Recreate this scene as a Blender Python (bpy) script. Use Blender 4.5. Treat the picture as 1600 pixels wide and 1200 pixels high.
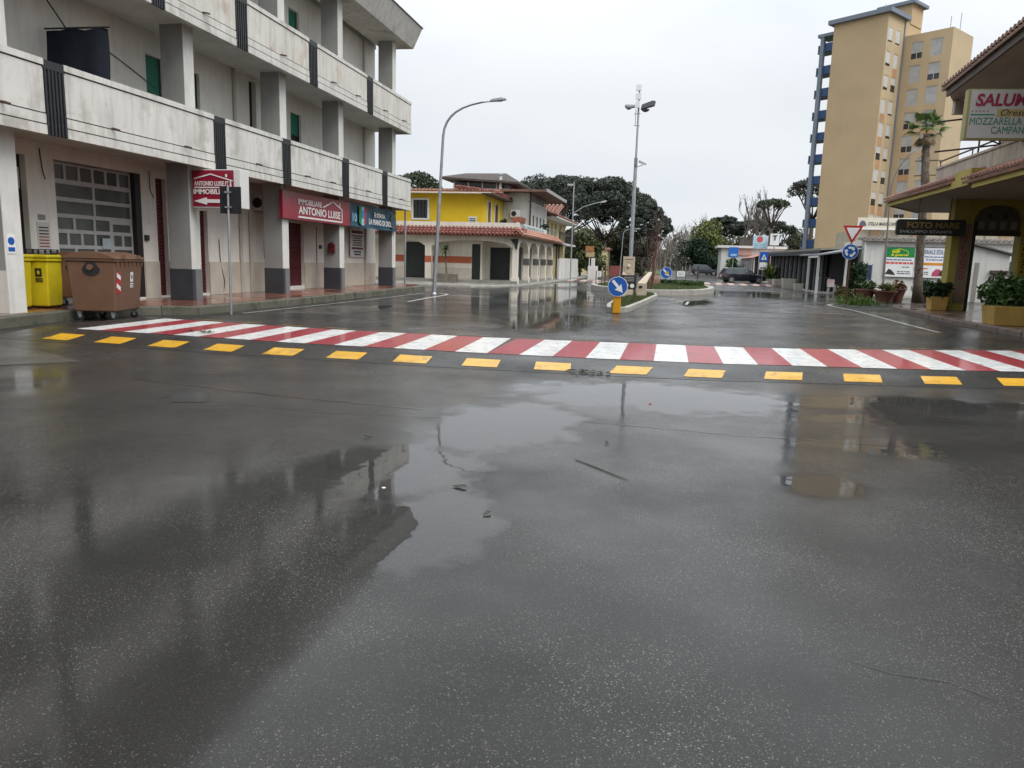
import bpy, bmesh, math, random
import numpy as np
from mathutils import Vector, Matrix
for o in list(bpy.data.objects): bpy.data.objects.remove(o)
S = bpy.context.scene
COL = S.collection
R = math.radians
PI = math.pi
random.seed(7)

# ------------------------------------------------------------------ camera
YAW, PITCH, ROLL, EYE = 0.20192, 0.16396, 0.029, 1.5
def cam_axes():
    f = Vector((-math.sin(YAW)*math.cos(PITCH), math.cos(YAW)*math.cos(PITCH), -math.sin(PITCH)))
    r0 = Vector((math.cos(YAW), math.sin(YAW), 0)); u0 = r0.cross(f)
    return f, r0*math.cos(ROLL)+u0*math.sin(ROLL), -r0*math.sin(ROLL)+u0*math.cos(ROLL)
cf, cr, cu_ = cam_axes()
cd = bpy.data.cameras.new('camera'); cam = bpy.data.objects.new('camera', cd); COL.objects.link(cam)
cam.matrix_world = Matrix(((cr.x, cu_.x, -cf.x, 0), (cr.y, cu_.y, -cf.y, 0), (cr.z, cu_.z, -cf.z, EYE), (0, 0, 0, 1)))
cd.sensor_width = 36.0; cd.lens = 1164.0/1600*36; cd.clip_start = 0.05; cd.clip_end = 3000
S.camera = cam

# ------------------------------------------------------------------ world, sun, exposure
SUN_EL, SUN_AZ = R(52), R(125)       # azimuth from +Y towards +X
W = bpy.data.worlds.new('World'); S.world = W; W.use_nodes = True
wn, wl = W.node_tree.nodes, W.node_tree.links
wn.clear()
wo = wn.new('ShaderNodeOutputWorld'); bg = wn.new('ShaderNodeBackground')
sky = wn.new('ShaderNodeTexSky'); sky.sky_type = 'NISHITA'; sky.sun_disc = False
sky.sun_elevation = SUN_EL; sky.sun_rotation = SUN_AZ
tc = wn.new('ShaderNodeTexCoord')
mp = wn.new('ShaderNodeMapping'); mp.inputs['Scale'].default_value = (1, 1, 2.6)
nz = wn.new('ShaderNodeTexNoise'); nz.inputs['Scale'].default_value = 1.6; nz.inputs['Detail'].default_value = 5; nz.inputs['Roughness'].default_value = .5
cr_ = wn.new('ShaderNodeValToRGB')
cr_.color_ramp.elements[0].position = .34; cr_.color_ramp.elements[0].color = (.63, .685, .735, 1)
cr_.color_ramp.elements[1].position = .66; cr_.color_ramp.elements[1].color = (.81, .835, .86, 1)
sc_ = wn.new('ShaderNodeMixRGB'); sc_.blend_type = 'MULTIPLY'; sc_.inputs[0].default_value = 1; sc_.inputs[2].default_value = (.1, .1, .1, 1)
mx = wn.new('ShaderNodeMixRGB'); mx.inputs[0].default_value = .93
wl.new(tc.outputs['Generated'], mp.inputs['Vector']); wl.new(mp.outputs['Vector'], nz.inputs['Vector'])
wl.new(nz.outputs['Fac'], cr_.inputs['Fac']); wl.new(sky.outputs['Color'], sc_.inputs[1])
wl.new(sc_.outputs['Color'], mx.inputs[1]); wl.new(cr_.outputs['Color'], mx.inputs[2])
# an overcast sky grows brighter towards the zenith
sx_ = wn.new('ShaderNodeSeparateXYZ'); wl.new(tc.outputs['Generated'], sx_.inputs[0])
zr_ = wn.new('ShaderNodeMapRange'); zr_.inputs['From Min'].default_value = .2; zr_.inputs['From Max'].default_value = 1.; zr_.inputs['To Min'].default_value = .70; zr_.inputs['To Max'].default_value = 1.75
wl.new(sx_.outputs['Z'], zr_.inputs['Value']); wl.new(zr_.outputs['Result'], bg.inputs['Strength'])
wl.new(mx.outputs['Color'], bg.inputs['Color'])
wl.new(bg.outputs['Background'], wo.inputs['Surface'])
sd = bpy.data.lights.new('sun', 'SUN'); so = bpy.data.objects.new('sun', sd); COL.objects.link(so)
sd.energy = 1.5; sd.angle = R(40); sd.color = (1, .97, .93)
dirv = Vector((math.sin(SUN_AZ)*math.cos(SUN_EL), math.cos(SUN_AZ)*math.cos(SUN_EL), math.sin(SUN_EL)))
so.rotation_euler = dirv.to_track_quat('Z', 'Y').to_euler(); so.location = (0, 0, 40)
S.view_settings.view_transform = 'Standard'; S.view_settings.look = 'None'
S.view_settings.exposure = 0.68; S.view_settings.gamma = 1.0; S.view_settings.use_curve_mapping = False
S.render.engine = 'CYCLES'
S.cycles.max_bounces = 5; S.cycles.diffuse_bounces = 4; S.cycles.glossy_bounces = 3; S.cycles.transmission_bounces = 4; S.cycles.transparent_max_bounces = 6
S.cycles.caustics_reflective = False; S.cycles.caustics_refractive = False
S.cycles.use_denoising = True; S.cycles.use_adaptive_sampling = True; S.cycles.adaptive_threshold = .02

# ------------------------------------------------------------------ materials
MATS = {}
def _n(nt, t, **kw):
    n = nt.nodes.new(t)
    for k, v in kw.items():
        if k in n.inputs: n.inputs[k].default_value = v
        else: setattr(n, k, v)
    return n
def mat(name, col, rough=.6, var=.12, vs=1.3, bump=0., bs=40., metal=0., streak=0., scol=(.09, .085, .075), coat=0., spec=.4, blot=0., bcol=(.28, .17, .13), bscale=.7, slats=0., slatdir='Z', edge=None):
    if name in MATS: return MATS[name]
    m = bpy.data.materials.new(name); m.use_nodes = True; nt = m.node_tree; L = nt.links
    p = nt.nodes['Principled BSDF']
    p.inputs['Roughness'].default_value = rough; p.inputs['Metallic'].default_value = metal
    p.inputs['Specular IOR Level'].default_value = spec
    if coat: p.inputs['Coat Weight'].default_value = coat; p.inputs['Coat Roughness'].default_value = .08
    g = _n(nt, 'ShaderNodeNewGeometry')
    nz = _n(nt, 'ShaderNodeTexNoise', Scale=vs, Detail=6., Roughness=.6); L.new(g.outputs['Position'], nz.inputs['Vector'])
    mr = _n(nt, 'ShaderNodeMapRange'); mr.inputs['From Min'].default_value = .3; mr.inputs['From Max'].default_value = .7
    mr.inputs['To Min'].default_value = 1-var; mr.inputs['To Max'].default_value = 1+var
    L.new(nz.outputs['Fac'], mr.inputs['Value'])
    mul = _n(nt, 'ShaderNodeVectorMath', operation='SCALE'); mul.inputs[0].default_value = col[:3]; L.new(mr.outputs['Result'], mul.inputs['Scale'])
    out = mul.outputs['Vector']
    def over(fac, color, amt):
        nonlocal out
        ml = _n(nt, 'ShaderNodeMath', operation='MULTIPLY'); ml.inputs[1].default_value = amt; L.new(fac, ml.inputs[0])
        mx = _n(nt, 'ShaderNodeMixRGB'); mx.inputs[2].default_value = (*color, 1); L.new(ml.outputs[0], mx.inputs[0]); L.new(out, mx.inputs[1]); out = mx.outputs['Color']
    if blot:
        b = _n(nt, 'ShaderNodeTexNoise', Scale=bscale, Detail=5., Roughness=.55); L.new(g.outputs['Position'], b.inputs['Vector'])
        r = _n(nt, 'ShaderNodeMapRange'); r.inputs['From Min'].default_value = .56; r.inputs['From Max'].default_value = .66; L.new(b.outputs['Fac'], r.inputs['Value'])
        over(r.outputs['Result'], bcol, blot)
    if streak:
        mp = _n(nt, 'ShaderNodeMapping'); mp.inputs['Scale'].default_value = (5, 5, .55); L.new(g.outputs['Position'], mp.inputs['Vector'])
        s = _n(nt, 'ShaderNodeTexNoise', Scale=1.1, Detail=7., Roughness=.65); L.new(mp.outputs['Vector'], s.inputs['Vector'])
        r = _n(nt, 'ShaderNodeMapRange'); r.inputs['From Min'].default_value = .46; r.inputs['From Max'].default_value = .74; L.new(s.outputs['Fac'], r.inputs['Value'])
        over(r.outputs['Result'], scol, streak)
        d = _n(nt, 'ShaderNodeTexNoise', Scale=3.1, Detail=9., Roughness=.75); L.new(g.outputs['Position'], d.inputs['Vector'])
        r2 = _n(nt, 'ShaderNodeMapRange'); r2.inputs['From Min'].default_value = .55; r2.inputs['From Max'].default_value = .72; L.new(d.outputs['Fac'], r2.inputs['Value'])
        over(r2.outputs['Result'], scol, streak*.7)
    L.new(out, p.inputs['Base Color'])
    h = None
    if bump:
        b = _n(nt, 'ShaderNodeTexNoise', Scale=bs, Detail=4.); L.new(g.outputs['Position'], b.inputs['Vector'])
        bp = _n(nt, 'ShaderNodeBump', Strength=bump, Distance=.02); L.new(b.outputs['Fac'], bp.inputs['Height']); L.new(bp.outputs['Normal'], p.inputs['Normal'])
    MATS[name] = m
    return m
def leaf_mat(name, col, var=.45, vs=.5):
    if name in MATS: return MATS[name]
    m = mat(name, col, rough=.55, var=var, vs=vs, spec=.25)
    return m
def glass_mat(name, col=(.02, .025, .03), rough=.06):
    if name in MATS: return MATS[name]
    m = bpy.data.materials.new(name); m.use_nodes = True; p = m.node_tree.nodes['Principled BSDF']
    p.inputs['Base Color'].default_value = (*col, 1); p.inputs['Roughness'].default_value = rough; p.inputs['Specular IOR Level'].default_value = .6
    MATS[name] = m; return m

# ------------------------------------------------------------------ mesh helpers
WORLD0 = {}
class MB:
    def __init__(s, xf=None): s.v = []; s.f = []; s.m = []; s.xf = xf; s.cur = 0
    def mi(s, i): s.cur = i; return s
    def add(s, vs, fs):
        b = len(s.v); s.v += [tuple(x) for x in vs]
        for f in fs: s.f.append([b+i for i in f]); s.m.append(s.cur)
        return s
    def box(s, x0, x1, y0, y1, z0, z1):
        return s.add([(x0,y0,z0),(x1,y0,z0),(x1,y1,z0),(x0,y1,z0),(x0,y0,z1),(x1,y0,z1),(x1,y1,z1),(x0,y1,z1)],
                     [(0,3,2,1),(4,5,6,7),(0,1,5,4),(1,2,6,5),(2,3,7,6),(3,0,4,7)])
    def quad(s, *p): return s.add(p, [tuple(range(len(p)))])
    def extr(s, pts, vec):
        n = len(pts); V = [Vector(p) for p in pts]; w = Vector(vec)
        return s.add(V+[p+w for p in V], [tuple(range(n))[::-1], tuple(range(n, 2*n))]+[(i, (i+1) % n, n+(i+1) % n, n+i) for i in range(n)])
    def frustum(s, c, w0, d0, w1, d1, z0, z1):
        x, y = c
        return s.add([(x-w0,y-d0,z0),(x+w0,y-d0,z0),(x+w0,y+d0,z0),(x-w0,y+d0,z0),(x-w1,y-d1,z1),(x+w1,y-d1,z1),(x+w1,y+d1,z1),(x-w1,y+d1,z1)],
                     [(0,3,2,1),(4,5,6,7),(0,1,5,4),(1,2,6,5),(2,3,7,6),(3,0,4,7)])
    def tube(s, path, r, n=8, cap=True):
        P = [Vector(p) for p in path]; rr = r if isinstance(r, (list, tuple)) else [r]*len(P)
        rings = []; ref = None
        for i, p in enumerate(P):
            t = (P[min(i+1, len(P)-1)]-P[max(i-1, 0)])
            if t.length < 1e-9: t = Vector((0, 0, 1))
            t.normalize()
            if ref is None or abs(ref.dot(t)) > .99: ref = Vector((1, 0, 0)) if abs(t.x) < .9 else Vector((0, 1, 0))
            a = t.cross(ref).normalized(); b = t.cross(a)
            rings.append([p+(a*math.cos(2*PI*k/n)+b*math.sin(2*PI*k/n))*rr[i] for k in range(n)])
            ref = -a.cross(t) if False else ref
        vs = [v for g in rings for v in g]; fs = []
        for i in range(len(P)-1):
            for k in range(n):
                k2 = (k+1) % n; fs.append((i*n+k, i*n+k2, (i+1)*n+k2, (i+1)*n+k))
        if cap: fs += [tuple(range(n))[::-1], tuple((len(P)-1)*n+k for k in range(n))]
        return s.add(vs, fs)
    def lathe(s, prof, c=(0,0,0), n=20):
        vs = []; fs = []
        for r, z in prof:
            for k in range(n): vs.append((c[0]+r*math.cos(2*PI*k/n), c[1]+r*math.sin(2*PI*k/n), c[2]+z))
        for i in range(len(prof)-1):
            for k in range(n):
                k2 = (k+1) % n; fs.append((i*n+k, i*n+k2, (i+1)*n+k2, (i+1)*n+k))
        fs += [tuple(range(n))[::-1], tuple((len(prof)-1)*n+k for k in range(n))]
        return s.add(vs, fs)
    def disc(s, c, r, nrm, th=.01, n=32):
        c = Vector(c); nrm = Vector(nrm).normalized(); up = Vector((0,0,1)); a = up.cross(nrm).normalized(); b = nrm.cross(a)
        return s.extr([c+(a*math.cos(2*PI*k/n)+b*math.sin(2*PI*k/n))*r for k in range(n)], nrm*th)
    def sheet(s, O, U, N, u0, u1, v0, v1, holes, depth=.15):
        """wall face with openings and their reveals; O + u*U + v*Z, N outward"""
        O = Vector(O); U = Vector(U); N = Vector(N); Z = Vector((0,0,1))
        us = sorted({u0, u1, *[min(max(h[i], u0), u1) for h in holes for i in (0, 1)]}); vs_ = sorted({v0, v1, *[min(max(h[i], v0), v1) for h in holes for i in (2, 3)]})
        P = lambda u, v, d=0.: O+U*u+Z*v-N*d
        idx = {}; vs = []
        def vi(u, v):
            if (u, v) not in idx: idx[(u, v)] = len(vs); vs.append(P(u, v))
            return idx[(u, v)]
        fs = []
        for a, b in zip(us[:-1], us[1:]):
            for c_, d_ in zip(vs_[:-1], vs_[1:]):
                mu, mv = (a+b)/2, (c_+d_)/2
                if any(h[0] < mu < h[1] and h[2] < mv < h[3] for h in holes): continue
                fs.append((vi(a, c_), vi(b, c_), vi(b, d_), vi(a, d_)))
        s.add(vs, fs)
        for (a, b, c_, d_) in [h[:4] for h in holes]:
            q = [(a, c_), (b, c_), (b, d_), (a, d_)]
            for i in range(4):
                (p, r), (p2, r2) = q[i], q[(i+1) % 4]
                s.quad(P(p, r), P(p2, r2), P(p2, r2, depth), P(p, r, depth))
        return s
    def build(s, name, mats, parent=None, smooth=False, bevel=0, flip=True, angle=None, keep=None):
        if not isinstance(mats, (list, tuple)): mats = [mats]
        V = np.array([tuple(x) for x in s.v], float)
        if s.xf is not None:
            M4 = np.array(s.xf); V = V@M4[:3, :3].T+M4[:3, 3]
        lo, hi = V.min(0), V.max(0); org = Vector(((lo[0]+hi[0])/2, (lo[1]+hi[1])/2, lo[2]))
        me = bpy.data.meshes.new(name); me.from_pydata((V-np.array(org)).tolist(), [], s.f)
        for m in mats: me.materials.append(m)
        if len(mats) > 1: me.polygons.foreach_set('material_index', s.m)
        if flip:
            bm = bmesh.new(); bm.from_mesh(me); bmesh.ops.recalc_face_normals(bm, faces=bm.faces); bm.to_mesh(me); bm.free()
        if smooth:
            me.polygons.foreach_set('use_smooth', [True]*len(me.polygons))
            if angle: me.set_sharp_from_angle(angle=R(angle))
        me.update()
        o = bpy.data.objects.new(name, me); COL.objects.link(o)
        place(o, org, parent)
        if bevel:
            b = o.modifiers.new('bevel', 'BEVEL'); b.width = bevel; b.segments = 2; b.limit_method = 'ANGLE'; b.angle_limit = R(35)
        return o
def place(o, org, parent=None):
    WORLD0[o.name] = Vector(org)
    if parent is not None:
        o.parent = parent; o.location = Vector(org)-WORLD0[parent.name]
    else: o.location = org
def tag(o, label, cat, group=None):
    o['label'] = label; o['category'] = cat
    if group: o['group'] = group
    return o
def struct(o): o['kind'] = 'structure'; return o
def thing(name, label, cat, loc, group=None):
    o = bpy.data.objects.new(name, None); COL.objects.link(o); o.empty_display_size = .2
    place(o, Vector(loc)); return tag(o, label, cat, group)
def copy_tree(o, loc=None, rz=0., sc=1., label=None, parent=None):
    c = o.copy(); COL.objects.link(c); WORLD0[c.name] = WORLD0[o.name]
    c.parent = parent
    if parent is None:
        if loc is not None: c.location = loc
        c.rotation_euler = (0, 0, rz); c.scale = (sc, sc, sc) if not isinstance(sc, tuple) else sc
        if label: c['label'] = label
    for ch in list(o.children): copy_tree(ch, parent=c)
    return c
TEXT = []
def text(s, P, Rv, w, h, m, parent, U=(0,0,1), bold=0., shear=0., name='lettering'):
    """letters fitted into a w x h box whose lower left corner is P"""
    TEXT.append((s, Vector(P), Vector(Rv).normalized(), Vector(U).normalized(), w, h, m, parent, bold, shear, name))
def flush_text():
    obs = []
    for (s, P, Rv, U, w, h, m, parent, bold, shear, name) in TEXT:
        c = bpy.data.curves.new('t', 'FONT'); c.body = s; c.offset = bold; c.shear = shear; c.extrude = .002; c.resolution_u = 3
        o = bpy.data.objects.new('t', c); COL.objects.link(o); obs.append(o)
    bpy.context.view_layer.update(); dg = bpy.context.evaluated_depsgraph_get()
    for o, (s, P, Rv, U, w, h, m, parent, bold, shear, name) in zip(obs, TEXT):
        me = bpy.data.meshes.new_from_object(o.evaluated_get(dg)); me.name = name
        V = np.array([tuple(v.co) for v in me.vertices]); lo = V.min(0); hi = V.max(0)
        N = Rv.cross(U)
        out = []
        for v in V:
            x = (v[0]-lo[0])/(hi[0]-lo[0])*w; y = (v[1]-lo[1])/(hi[1]-lo[1])*h
            out.append(P+Rv*x+U*y+N*(v[2]+.006))
        A = np.array([tuple(q) for q in out]); l, hh = A.min(0), A.max(0); org = Vector(((l[0]+hh[0])/2, (l[1]+hh[1])/2, l[2]))
        me.vertices.foreach_set('co', (A-np.array(org)).ravel()); me.materials.clear(); me.materials.append(m); me.update()
        n = bpy.data.objects.new(name, me); COL.objects.link(n); place(n, org, parent)
    for o in obs:
        c = o.data; bpy.data.objects.remove(o); bpy.data.curves.remove(c)
def rotz(a, loc=(0,0,0)): return Matrix.Translation(Vector(loc)) @ Matrix.Rotation(a, 4, 'Z')

# common materials
GALV = mat('galvanised', (.36, .38, .39), .45, .15, 4, metal=.6)
BLACKM = mat('black_metal', (.018, .019, .022), .45, .2, 5)
WHITEP = mat('white_paint', (.62, .62, .60), .5, .06, 3)
DARKGLASS = glass_mat('dark_glass')
RUBBER = mat('rubber', (.015, .015, .016), .7, .2, 9)
SIGNBLUE = mat('sign_blue', (.012, .085, .36), .35, .08, 4)
SIGNRED = mat('sign_red', (.42, .025, .03), .35, .08, 4)
SIGNWHITE = mat('sign_white', (.72, .73, .73), .35, .05, 4)
# ------------------------------------------------------------------ wet asphalt
def asphalt(name, puddles, dark=1., film=.15):
    m = bpy.data.materials.new(name); m.use_nodes = True; nt = m.node_tree; L = nt.links
    p = nt.nodes['Principled BSDF']; g = _n(nt, 'ShaderNodeNewGeometry'); pos = g.outputs['Position']
    def noise(sc, det=4., rough=.55, vec=None):
        n = _n(nt, 'ShaderNodeTexNoise', Scale=sc, Detail=det, Roughness=rough); L.new(vec or pos, n.inputs['Vector']); return n
    def rng(x, a, b, c=0., d=1., smooth=False):
        r = _n(nt, 'ShaderNodeMapRange'); r.interpolation_type = 'SMOOTHSTEP' if smooth else 'LINEAR'
        for k, v in zip(('From Min', 'From Max', 'To Min', 'To Max'), (a, b, c, d)): r.inputs[k].default_value = v
        L.new(x, r.inputs['Value']); return r.outputs['Result']
    def math_(op, a, b):
        n = _n(nt, 'ShaderNodeMath', operation=op)
        for i, x in enumerate((a, b)):
            if isinstance(x, (int, float)): n.inputs[i].default_value = x
            else: L.new(x, n.inputs[i])
        return n.outputs[0]
    # puddle field: stored on the mesh, its rim broken up by noise
    pn = noise(2.2, 5., .62)
    if not puddles: P = rng(pn.outputs['Fac'], .62, .74)
    else:
        at = _n(nt, 'ShaderNodeAttribute'); at.attribute_name = 'wet'
        f2 = math_('ADD', at.outputs['Fac'], math_('MULTIPLY', math_('SUBTRACT', pn.outputs['Fac'], .5), 1.15))
        P = rng(f2, -.12, .42, smooth=True)
    # aggregate: pale stones, with wet glints put into the colour as specks
    vor = _n(nt, 'ShaderNodeTexVoronoi', Scale=215.); L.new(pos, vor.inputs['Vector'])
    sep = _n(nt, 'ShaderNodeSeparateColor'); L.new(vor.outputs['Color'], sep.inputs[0])
    v2 = _n(nt, 'ShaderNodeTexVoronoi', Scale=420.); L.new(pos, v2.inputs['Vector'])
    sep2 = _n(nt, 'ShaderNodeSeparateColor'); L.new(v2.outputs['Color'], sep2.inputs[0])
    speck = math_('ADD', rng(sep.outputs[0], .952, .99, 0, 1), math_('MULTIPLY', rng(sep2.outputs[2], .95, .985, 0, 1), .7))
    big = noise(.35, 5., .6)
    tone = math_('MULTIPLY', rng(big.outputs['Fac'], .3, .7, .6, 1.4), rng(sep2.outputs[1], 0, 1, .55, 1.45))
    base = _n(nt, 'ShaderNodeVectorMath', operation='SCALE'); base.inputs[0].default_value = (.0140*dark, .0129*dark, .0111*dark); L.new(tone, base.inputs['Scale'])
    mx = _n(nt, 'ShaderNodeMixRGB'); mx.inputs[2].default_value = (.25, .24, .215, 1)
    sm_ = noise(.7, 4., .6); L.new(math_('MULTIPLY', speck, rng(sm_.outputs['Fac'], .38, .64, .15, .95)), mx.inputs[0]); L.new(base.outputs[0], mx.inputs[1])
    wet = _n(nt, 'ShaderNodeMixRGB'); wet.inputs[2].default_value = (.011*dark, .011*dark, .0105*dark, 1)
    L.new(math_('MULTIPLY', P, .55), wet.inputs[0]); L.new(mx.outputs[0], wet.inputs[1]); L.new(wet.outputs[0], p.inputs['Base Color'])
    p.inputs['Roughness'].default_value = .75; p.inputs['Specular IOR Level'].default_value = .25
    h = math_('ADD', vor.outputs['Distance'], math_('MULTIPLY', v2.outputs['Distance'], .5))
    bp = _n(nt, 'ShaderNodeBump', Strength=.6, Distance=.004); L.new(h, bp.inputs['Height']); L.new(bp.outputs['Normal'], p.inputs['Normal'])
    # water film
    inv = math_('SUBTRACT', 1., P)
    rip = noise(1.7, 3., .5)
    gl = None
    if puddles:
        ga = _n(nt, 'ShaderNodeAttribute'); ga.attribute_name = 'film'
        gl = math_('ADD', ga.outputs['Fac'], math_('MULTIPLY', math_('SUBTRACT', pn.outputs['Fac'], .5), .5))
    rf = math_('MULTIPLY', inv, rng(gl, 0, 1, 1., .07)) if puddles else inv
    hh = math_('ADD', math_('MULTIPLY', math_('MULTIPLY', h, rf), .00048), math_('MULTIPLY', rip.outputs['Fac'], .0022))
    cb = _n(nt, 'ShaderNodeBump', Strength=1., Distance=1.); L.new(hh, cb.inputs['Height']); L.new(cb.outputs['Normal'], p.inputs['Coat Normal'])
    p.inputs['Coat IOR'].default_value = 1.4
    fr = noise(.8, 5., .6)
    fl = rng(fr.outputs['Fac'], .34, .66, film*.45, film*1.6)
    if puddles:
        fl = math_('MULTIPLY', fl, rng(gl, 0, 1, 1.15, .22))
    L.new(math_('ADD', math_('MULTIPLY', inv, fl), .028), p.inputs['Coat Roughness'])
    cw = noise(.45, 4., .6); fw = rng(cw.outputs['Fac'], .35, .65, .42, 1.)
    L.new(math_('MAXIMUM', P, fw), p.inputs['Coat Weight'])
    MATS[name] = m
    return m
# puddle shapes on the road: x, y, half lengths, turn
PUDDLES = [(-.1, 8.6, 2.0, 1.3, 0), (-1.4, 6.6, .9, 1.6, -.1), (-1.85, 4.9, .75, .95, .1), (-1.25, 3.9, .55, .9, .1),
           (2.6, 9.1, 1.5, .7, .2), (2.3, 8.1, 1.2, .35, .2), (1.9, 6.8, .9, .45, .1), (1.15, 5.4, .45, .35, 0), (3.5, 7.2, 1.0, .3, .1), (4.4, 9.6, 1.1, .35, .2),
           (-5.4, 34, 2.4, 9, .1), (-3.0, 19, 1.4, 4, .1), (1.0, 33, 1.0, 5, -.05), (6.0, 46, 4.5, 3.6, 0), (-7.2, 50, 1.5, 6, 0), (-8.6, 21, .6, 1.6, 0), (3.6, 41, 2.5, 1.2, 0)]
ASPH = asphalt('wet_asphalt', True)
HUMPA = asphalt('new_asphalt', False, dark=.62, film=.2)
gx = np.unique(np.concatenate([[-900, -200, -60, -30, -20], np.arange(-14, -3, .25), np.arange(-3, 5, .12), np.arange(5, 13, .25), [16, 30, 60, 200, 900]]))
gy = np.unique(np.concatenate([[-200, -60, -20, -8, -3], np.arange(0, 11, .12), np.arange(11, 60, .35), [64, 70, 80, 100, 150, 300, 1600]]))
GX, GY = np.meshgrid(gx, gy, indexing='ij'); wet = np.full(GX.shape, -1.)
for (cx, cy, rx, ry, a) in PUDDLES:
    dx, dy = GX-cx, GY-cy; u = dx*math.cos(a)+dy*math.sin(a); v = -dx*math.sin(a)+dy*math.cos(a)
    wet = np.maximum(wet, 1-np.sqrt((u/rx)**2+(v/ry)**2))
nx_, ny_ = GX.shape; I = np.arange(nx_*ny_).reshape(nx_, ny_)
Q = np.stack([I[:-1, :-1], I[1:, :-1], I[1:, 1:], I[:-1, 1:]], -1).reshape(-1, 4)
gme = bpy.data.meshes.new('ground'); gme.from_pydata(np.stack([GX.ravel(), GY.ravel(), np.zeros(nx_*ny_)], 1).tolist(), [], Q.tolist())
FILM = [(-1.1, 3.2, 1.3, 4.2, 0), (-2.2, 3.0, 3.6, 3.6, 0), (.2, 7.4, 3.2, 3.6, 0), (3.3, 7.6, 4.0, 3.2, 0), (-7.2, 7.0, 1.2, 1.5, 0), (-5.2, 30, 4.5, 16, 0), (4.5, 44, 6.5, 8, 0)]
film_ = np.zeros(GX.shape)
for (cx, cy, rx, ry, a) in FILM: film_ = np.maximum(film_, np.clip(1.7*(1-np.sqrt(((GX-cx)/rx)**2+((GY-cy)/ry)**2)), 0, 1))
gme.attributes.new('film', 'FLOAT', 'POINT').data.foreach_set('value', film_.ravel().astype(np.float32))
gme.attributes.new('wet', 'FLOAT', 'POINT').data.foreach_set('value', wet.ravel().astype(np.float32)); gme.materials.append(ASPH); gme.update()
ground = bpy.data.objects.new('ground', gme); COL.objects.link(ground); WORLD0['ground'] = Vector((0, 0, 0)); struct(ground)

# cracks and twigs on the near road
CRACK = mat('crack_tar', (.012, .012, .012), .35, .2, 8, coat=.5)
def crack(pts, w, seed):
    rnd = random.Random(seed); P = []
    for (a, b) in zip(pts[:-1], pts[1:]):
        n = max(2, int((Vector(b)-Vector(a)).length/.12))
        for i in range(n): t = i/n; P.append(Vector(a).lerp(Vector(b), t)+Vector((rnd.uniform(-.015, .015), rnd.uniform(-.02, .02))))
    P.append(Vector(pts[-1])); mb = MB(); vs = []
    for i, q in enumerate(P):
        t = (P[min(i+1, len(P)-1)]-P[max(i-1, 0)]).normalized(); nn = Vector((-t.y, t.x)); ww = w*rnd.uniform(.4, 1.2)*(.15 if i in (0, len(P)-1) else 1)
        vs += [(q.x+nn.x*ww, q.y+nn.y*ww, .004), (q.x-nn.x*ww, q.y-nn.y*ww, .004)]
    mb.add(vs, [(2*i, 2*i+1, 2*i+3, 2*i+2) for i in range(len(P)-1)])
    mb.build('crack', CRACK, ground)
for i, (pts, w) in enumerate([([(-6.2, 7.6), (-4.6, 7.25), (-3.4, 7.1), (-2.3, 7.0)], .008), ([(-5.2, 6.75), (-3.3, 6.55), (-2.0, 6.7)], .005), ([(.75, 2.9), (1.1, 2.83), (1.3, 2.72)], .0025),
                               ([(-.8, 7.0), (.8, 6.85), (2.4, 6.9)], .007)]):
    crack(pts, w, i)
MB().quad((-5.15, 6.95, .0035), (-4.8, 7.12, .0035), (-4.5, 6.62, .0035), (-4.82, 6.5, .0035)).build('manhole_cover', mat('manhole', (.028, .03, .03), .35, .3, 6, bump=.5, bs=40, coat=.4), ground, flip=False)
TWIG = mat('twig_bark', (.03, .022, .016), .6, .2, 9)
tag(MB().tube([(-.62, 5.55, .005), (-.45, 5.38, .006), (-.3, 5.22, .006), (-.2, 5.12, .005)], [.003, .004, .0035, .002], 6).build('twig', TWIG), 'long thin dark twig lying on the wet road before the crossing', 'twig')
LEAFL = mat('fallen_leaf', (.05, .04, .025), .6, .3, 9)
for i, (x, y, s, l) in enumerate([(-1.28, 4.62, .05, 'dark curled leaf in the puddle, left of the long twig'), (-.98, 4.15, .035, 'small dark leaf on the wet road, nearest the camera'), (-.43, 6.15, .03, 'tiny dark leaf just behind the long twig'), (-2.4, 5.75, .035, 'small leaf at the left rim of the long puddle')]):
    mb = MB(rotz(i*1.1, (x, y, .006))); mb.extr([(-s, 0, 0), (-s*.3, -s*.4, .004), (s*.7, -s*.3, .012), (s, 0, .004), (s*.5, s*.35, .01), (-s*.4, s*.4, .002)], (0, 0, .004)); tag(mb.build('fallen_leaf', LEAFL), l, 'leaf', 'leaves on the road')
tag(MB(rotz(.4, (-.12, 8.15, .005))).extr([(-.015, -.01, 0), (.015, -.009, 0), (.018, .01, 0), (-.014, .011, 0)], (0, 0, .006)).build('litter_scrap', mat('litter_red', (.45, .05, .06), .5)), 'tiny red and white scrap of litter in the puddle before the hump', 'litter')
tag(MB().lathe([(.012, 0), (.014, .003), (.009, .005)], (-1.75, 4.45, .004), 10).build('litter_scrap', mat('litter_white', (.7, .7, .68), .5)), 'tiny white scrap of litter near the left end of the puddle', 'litter')

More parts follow.
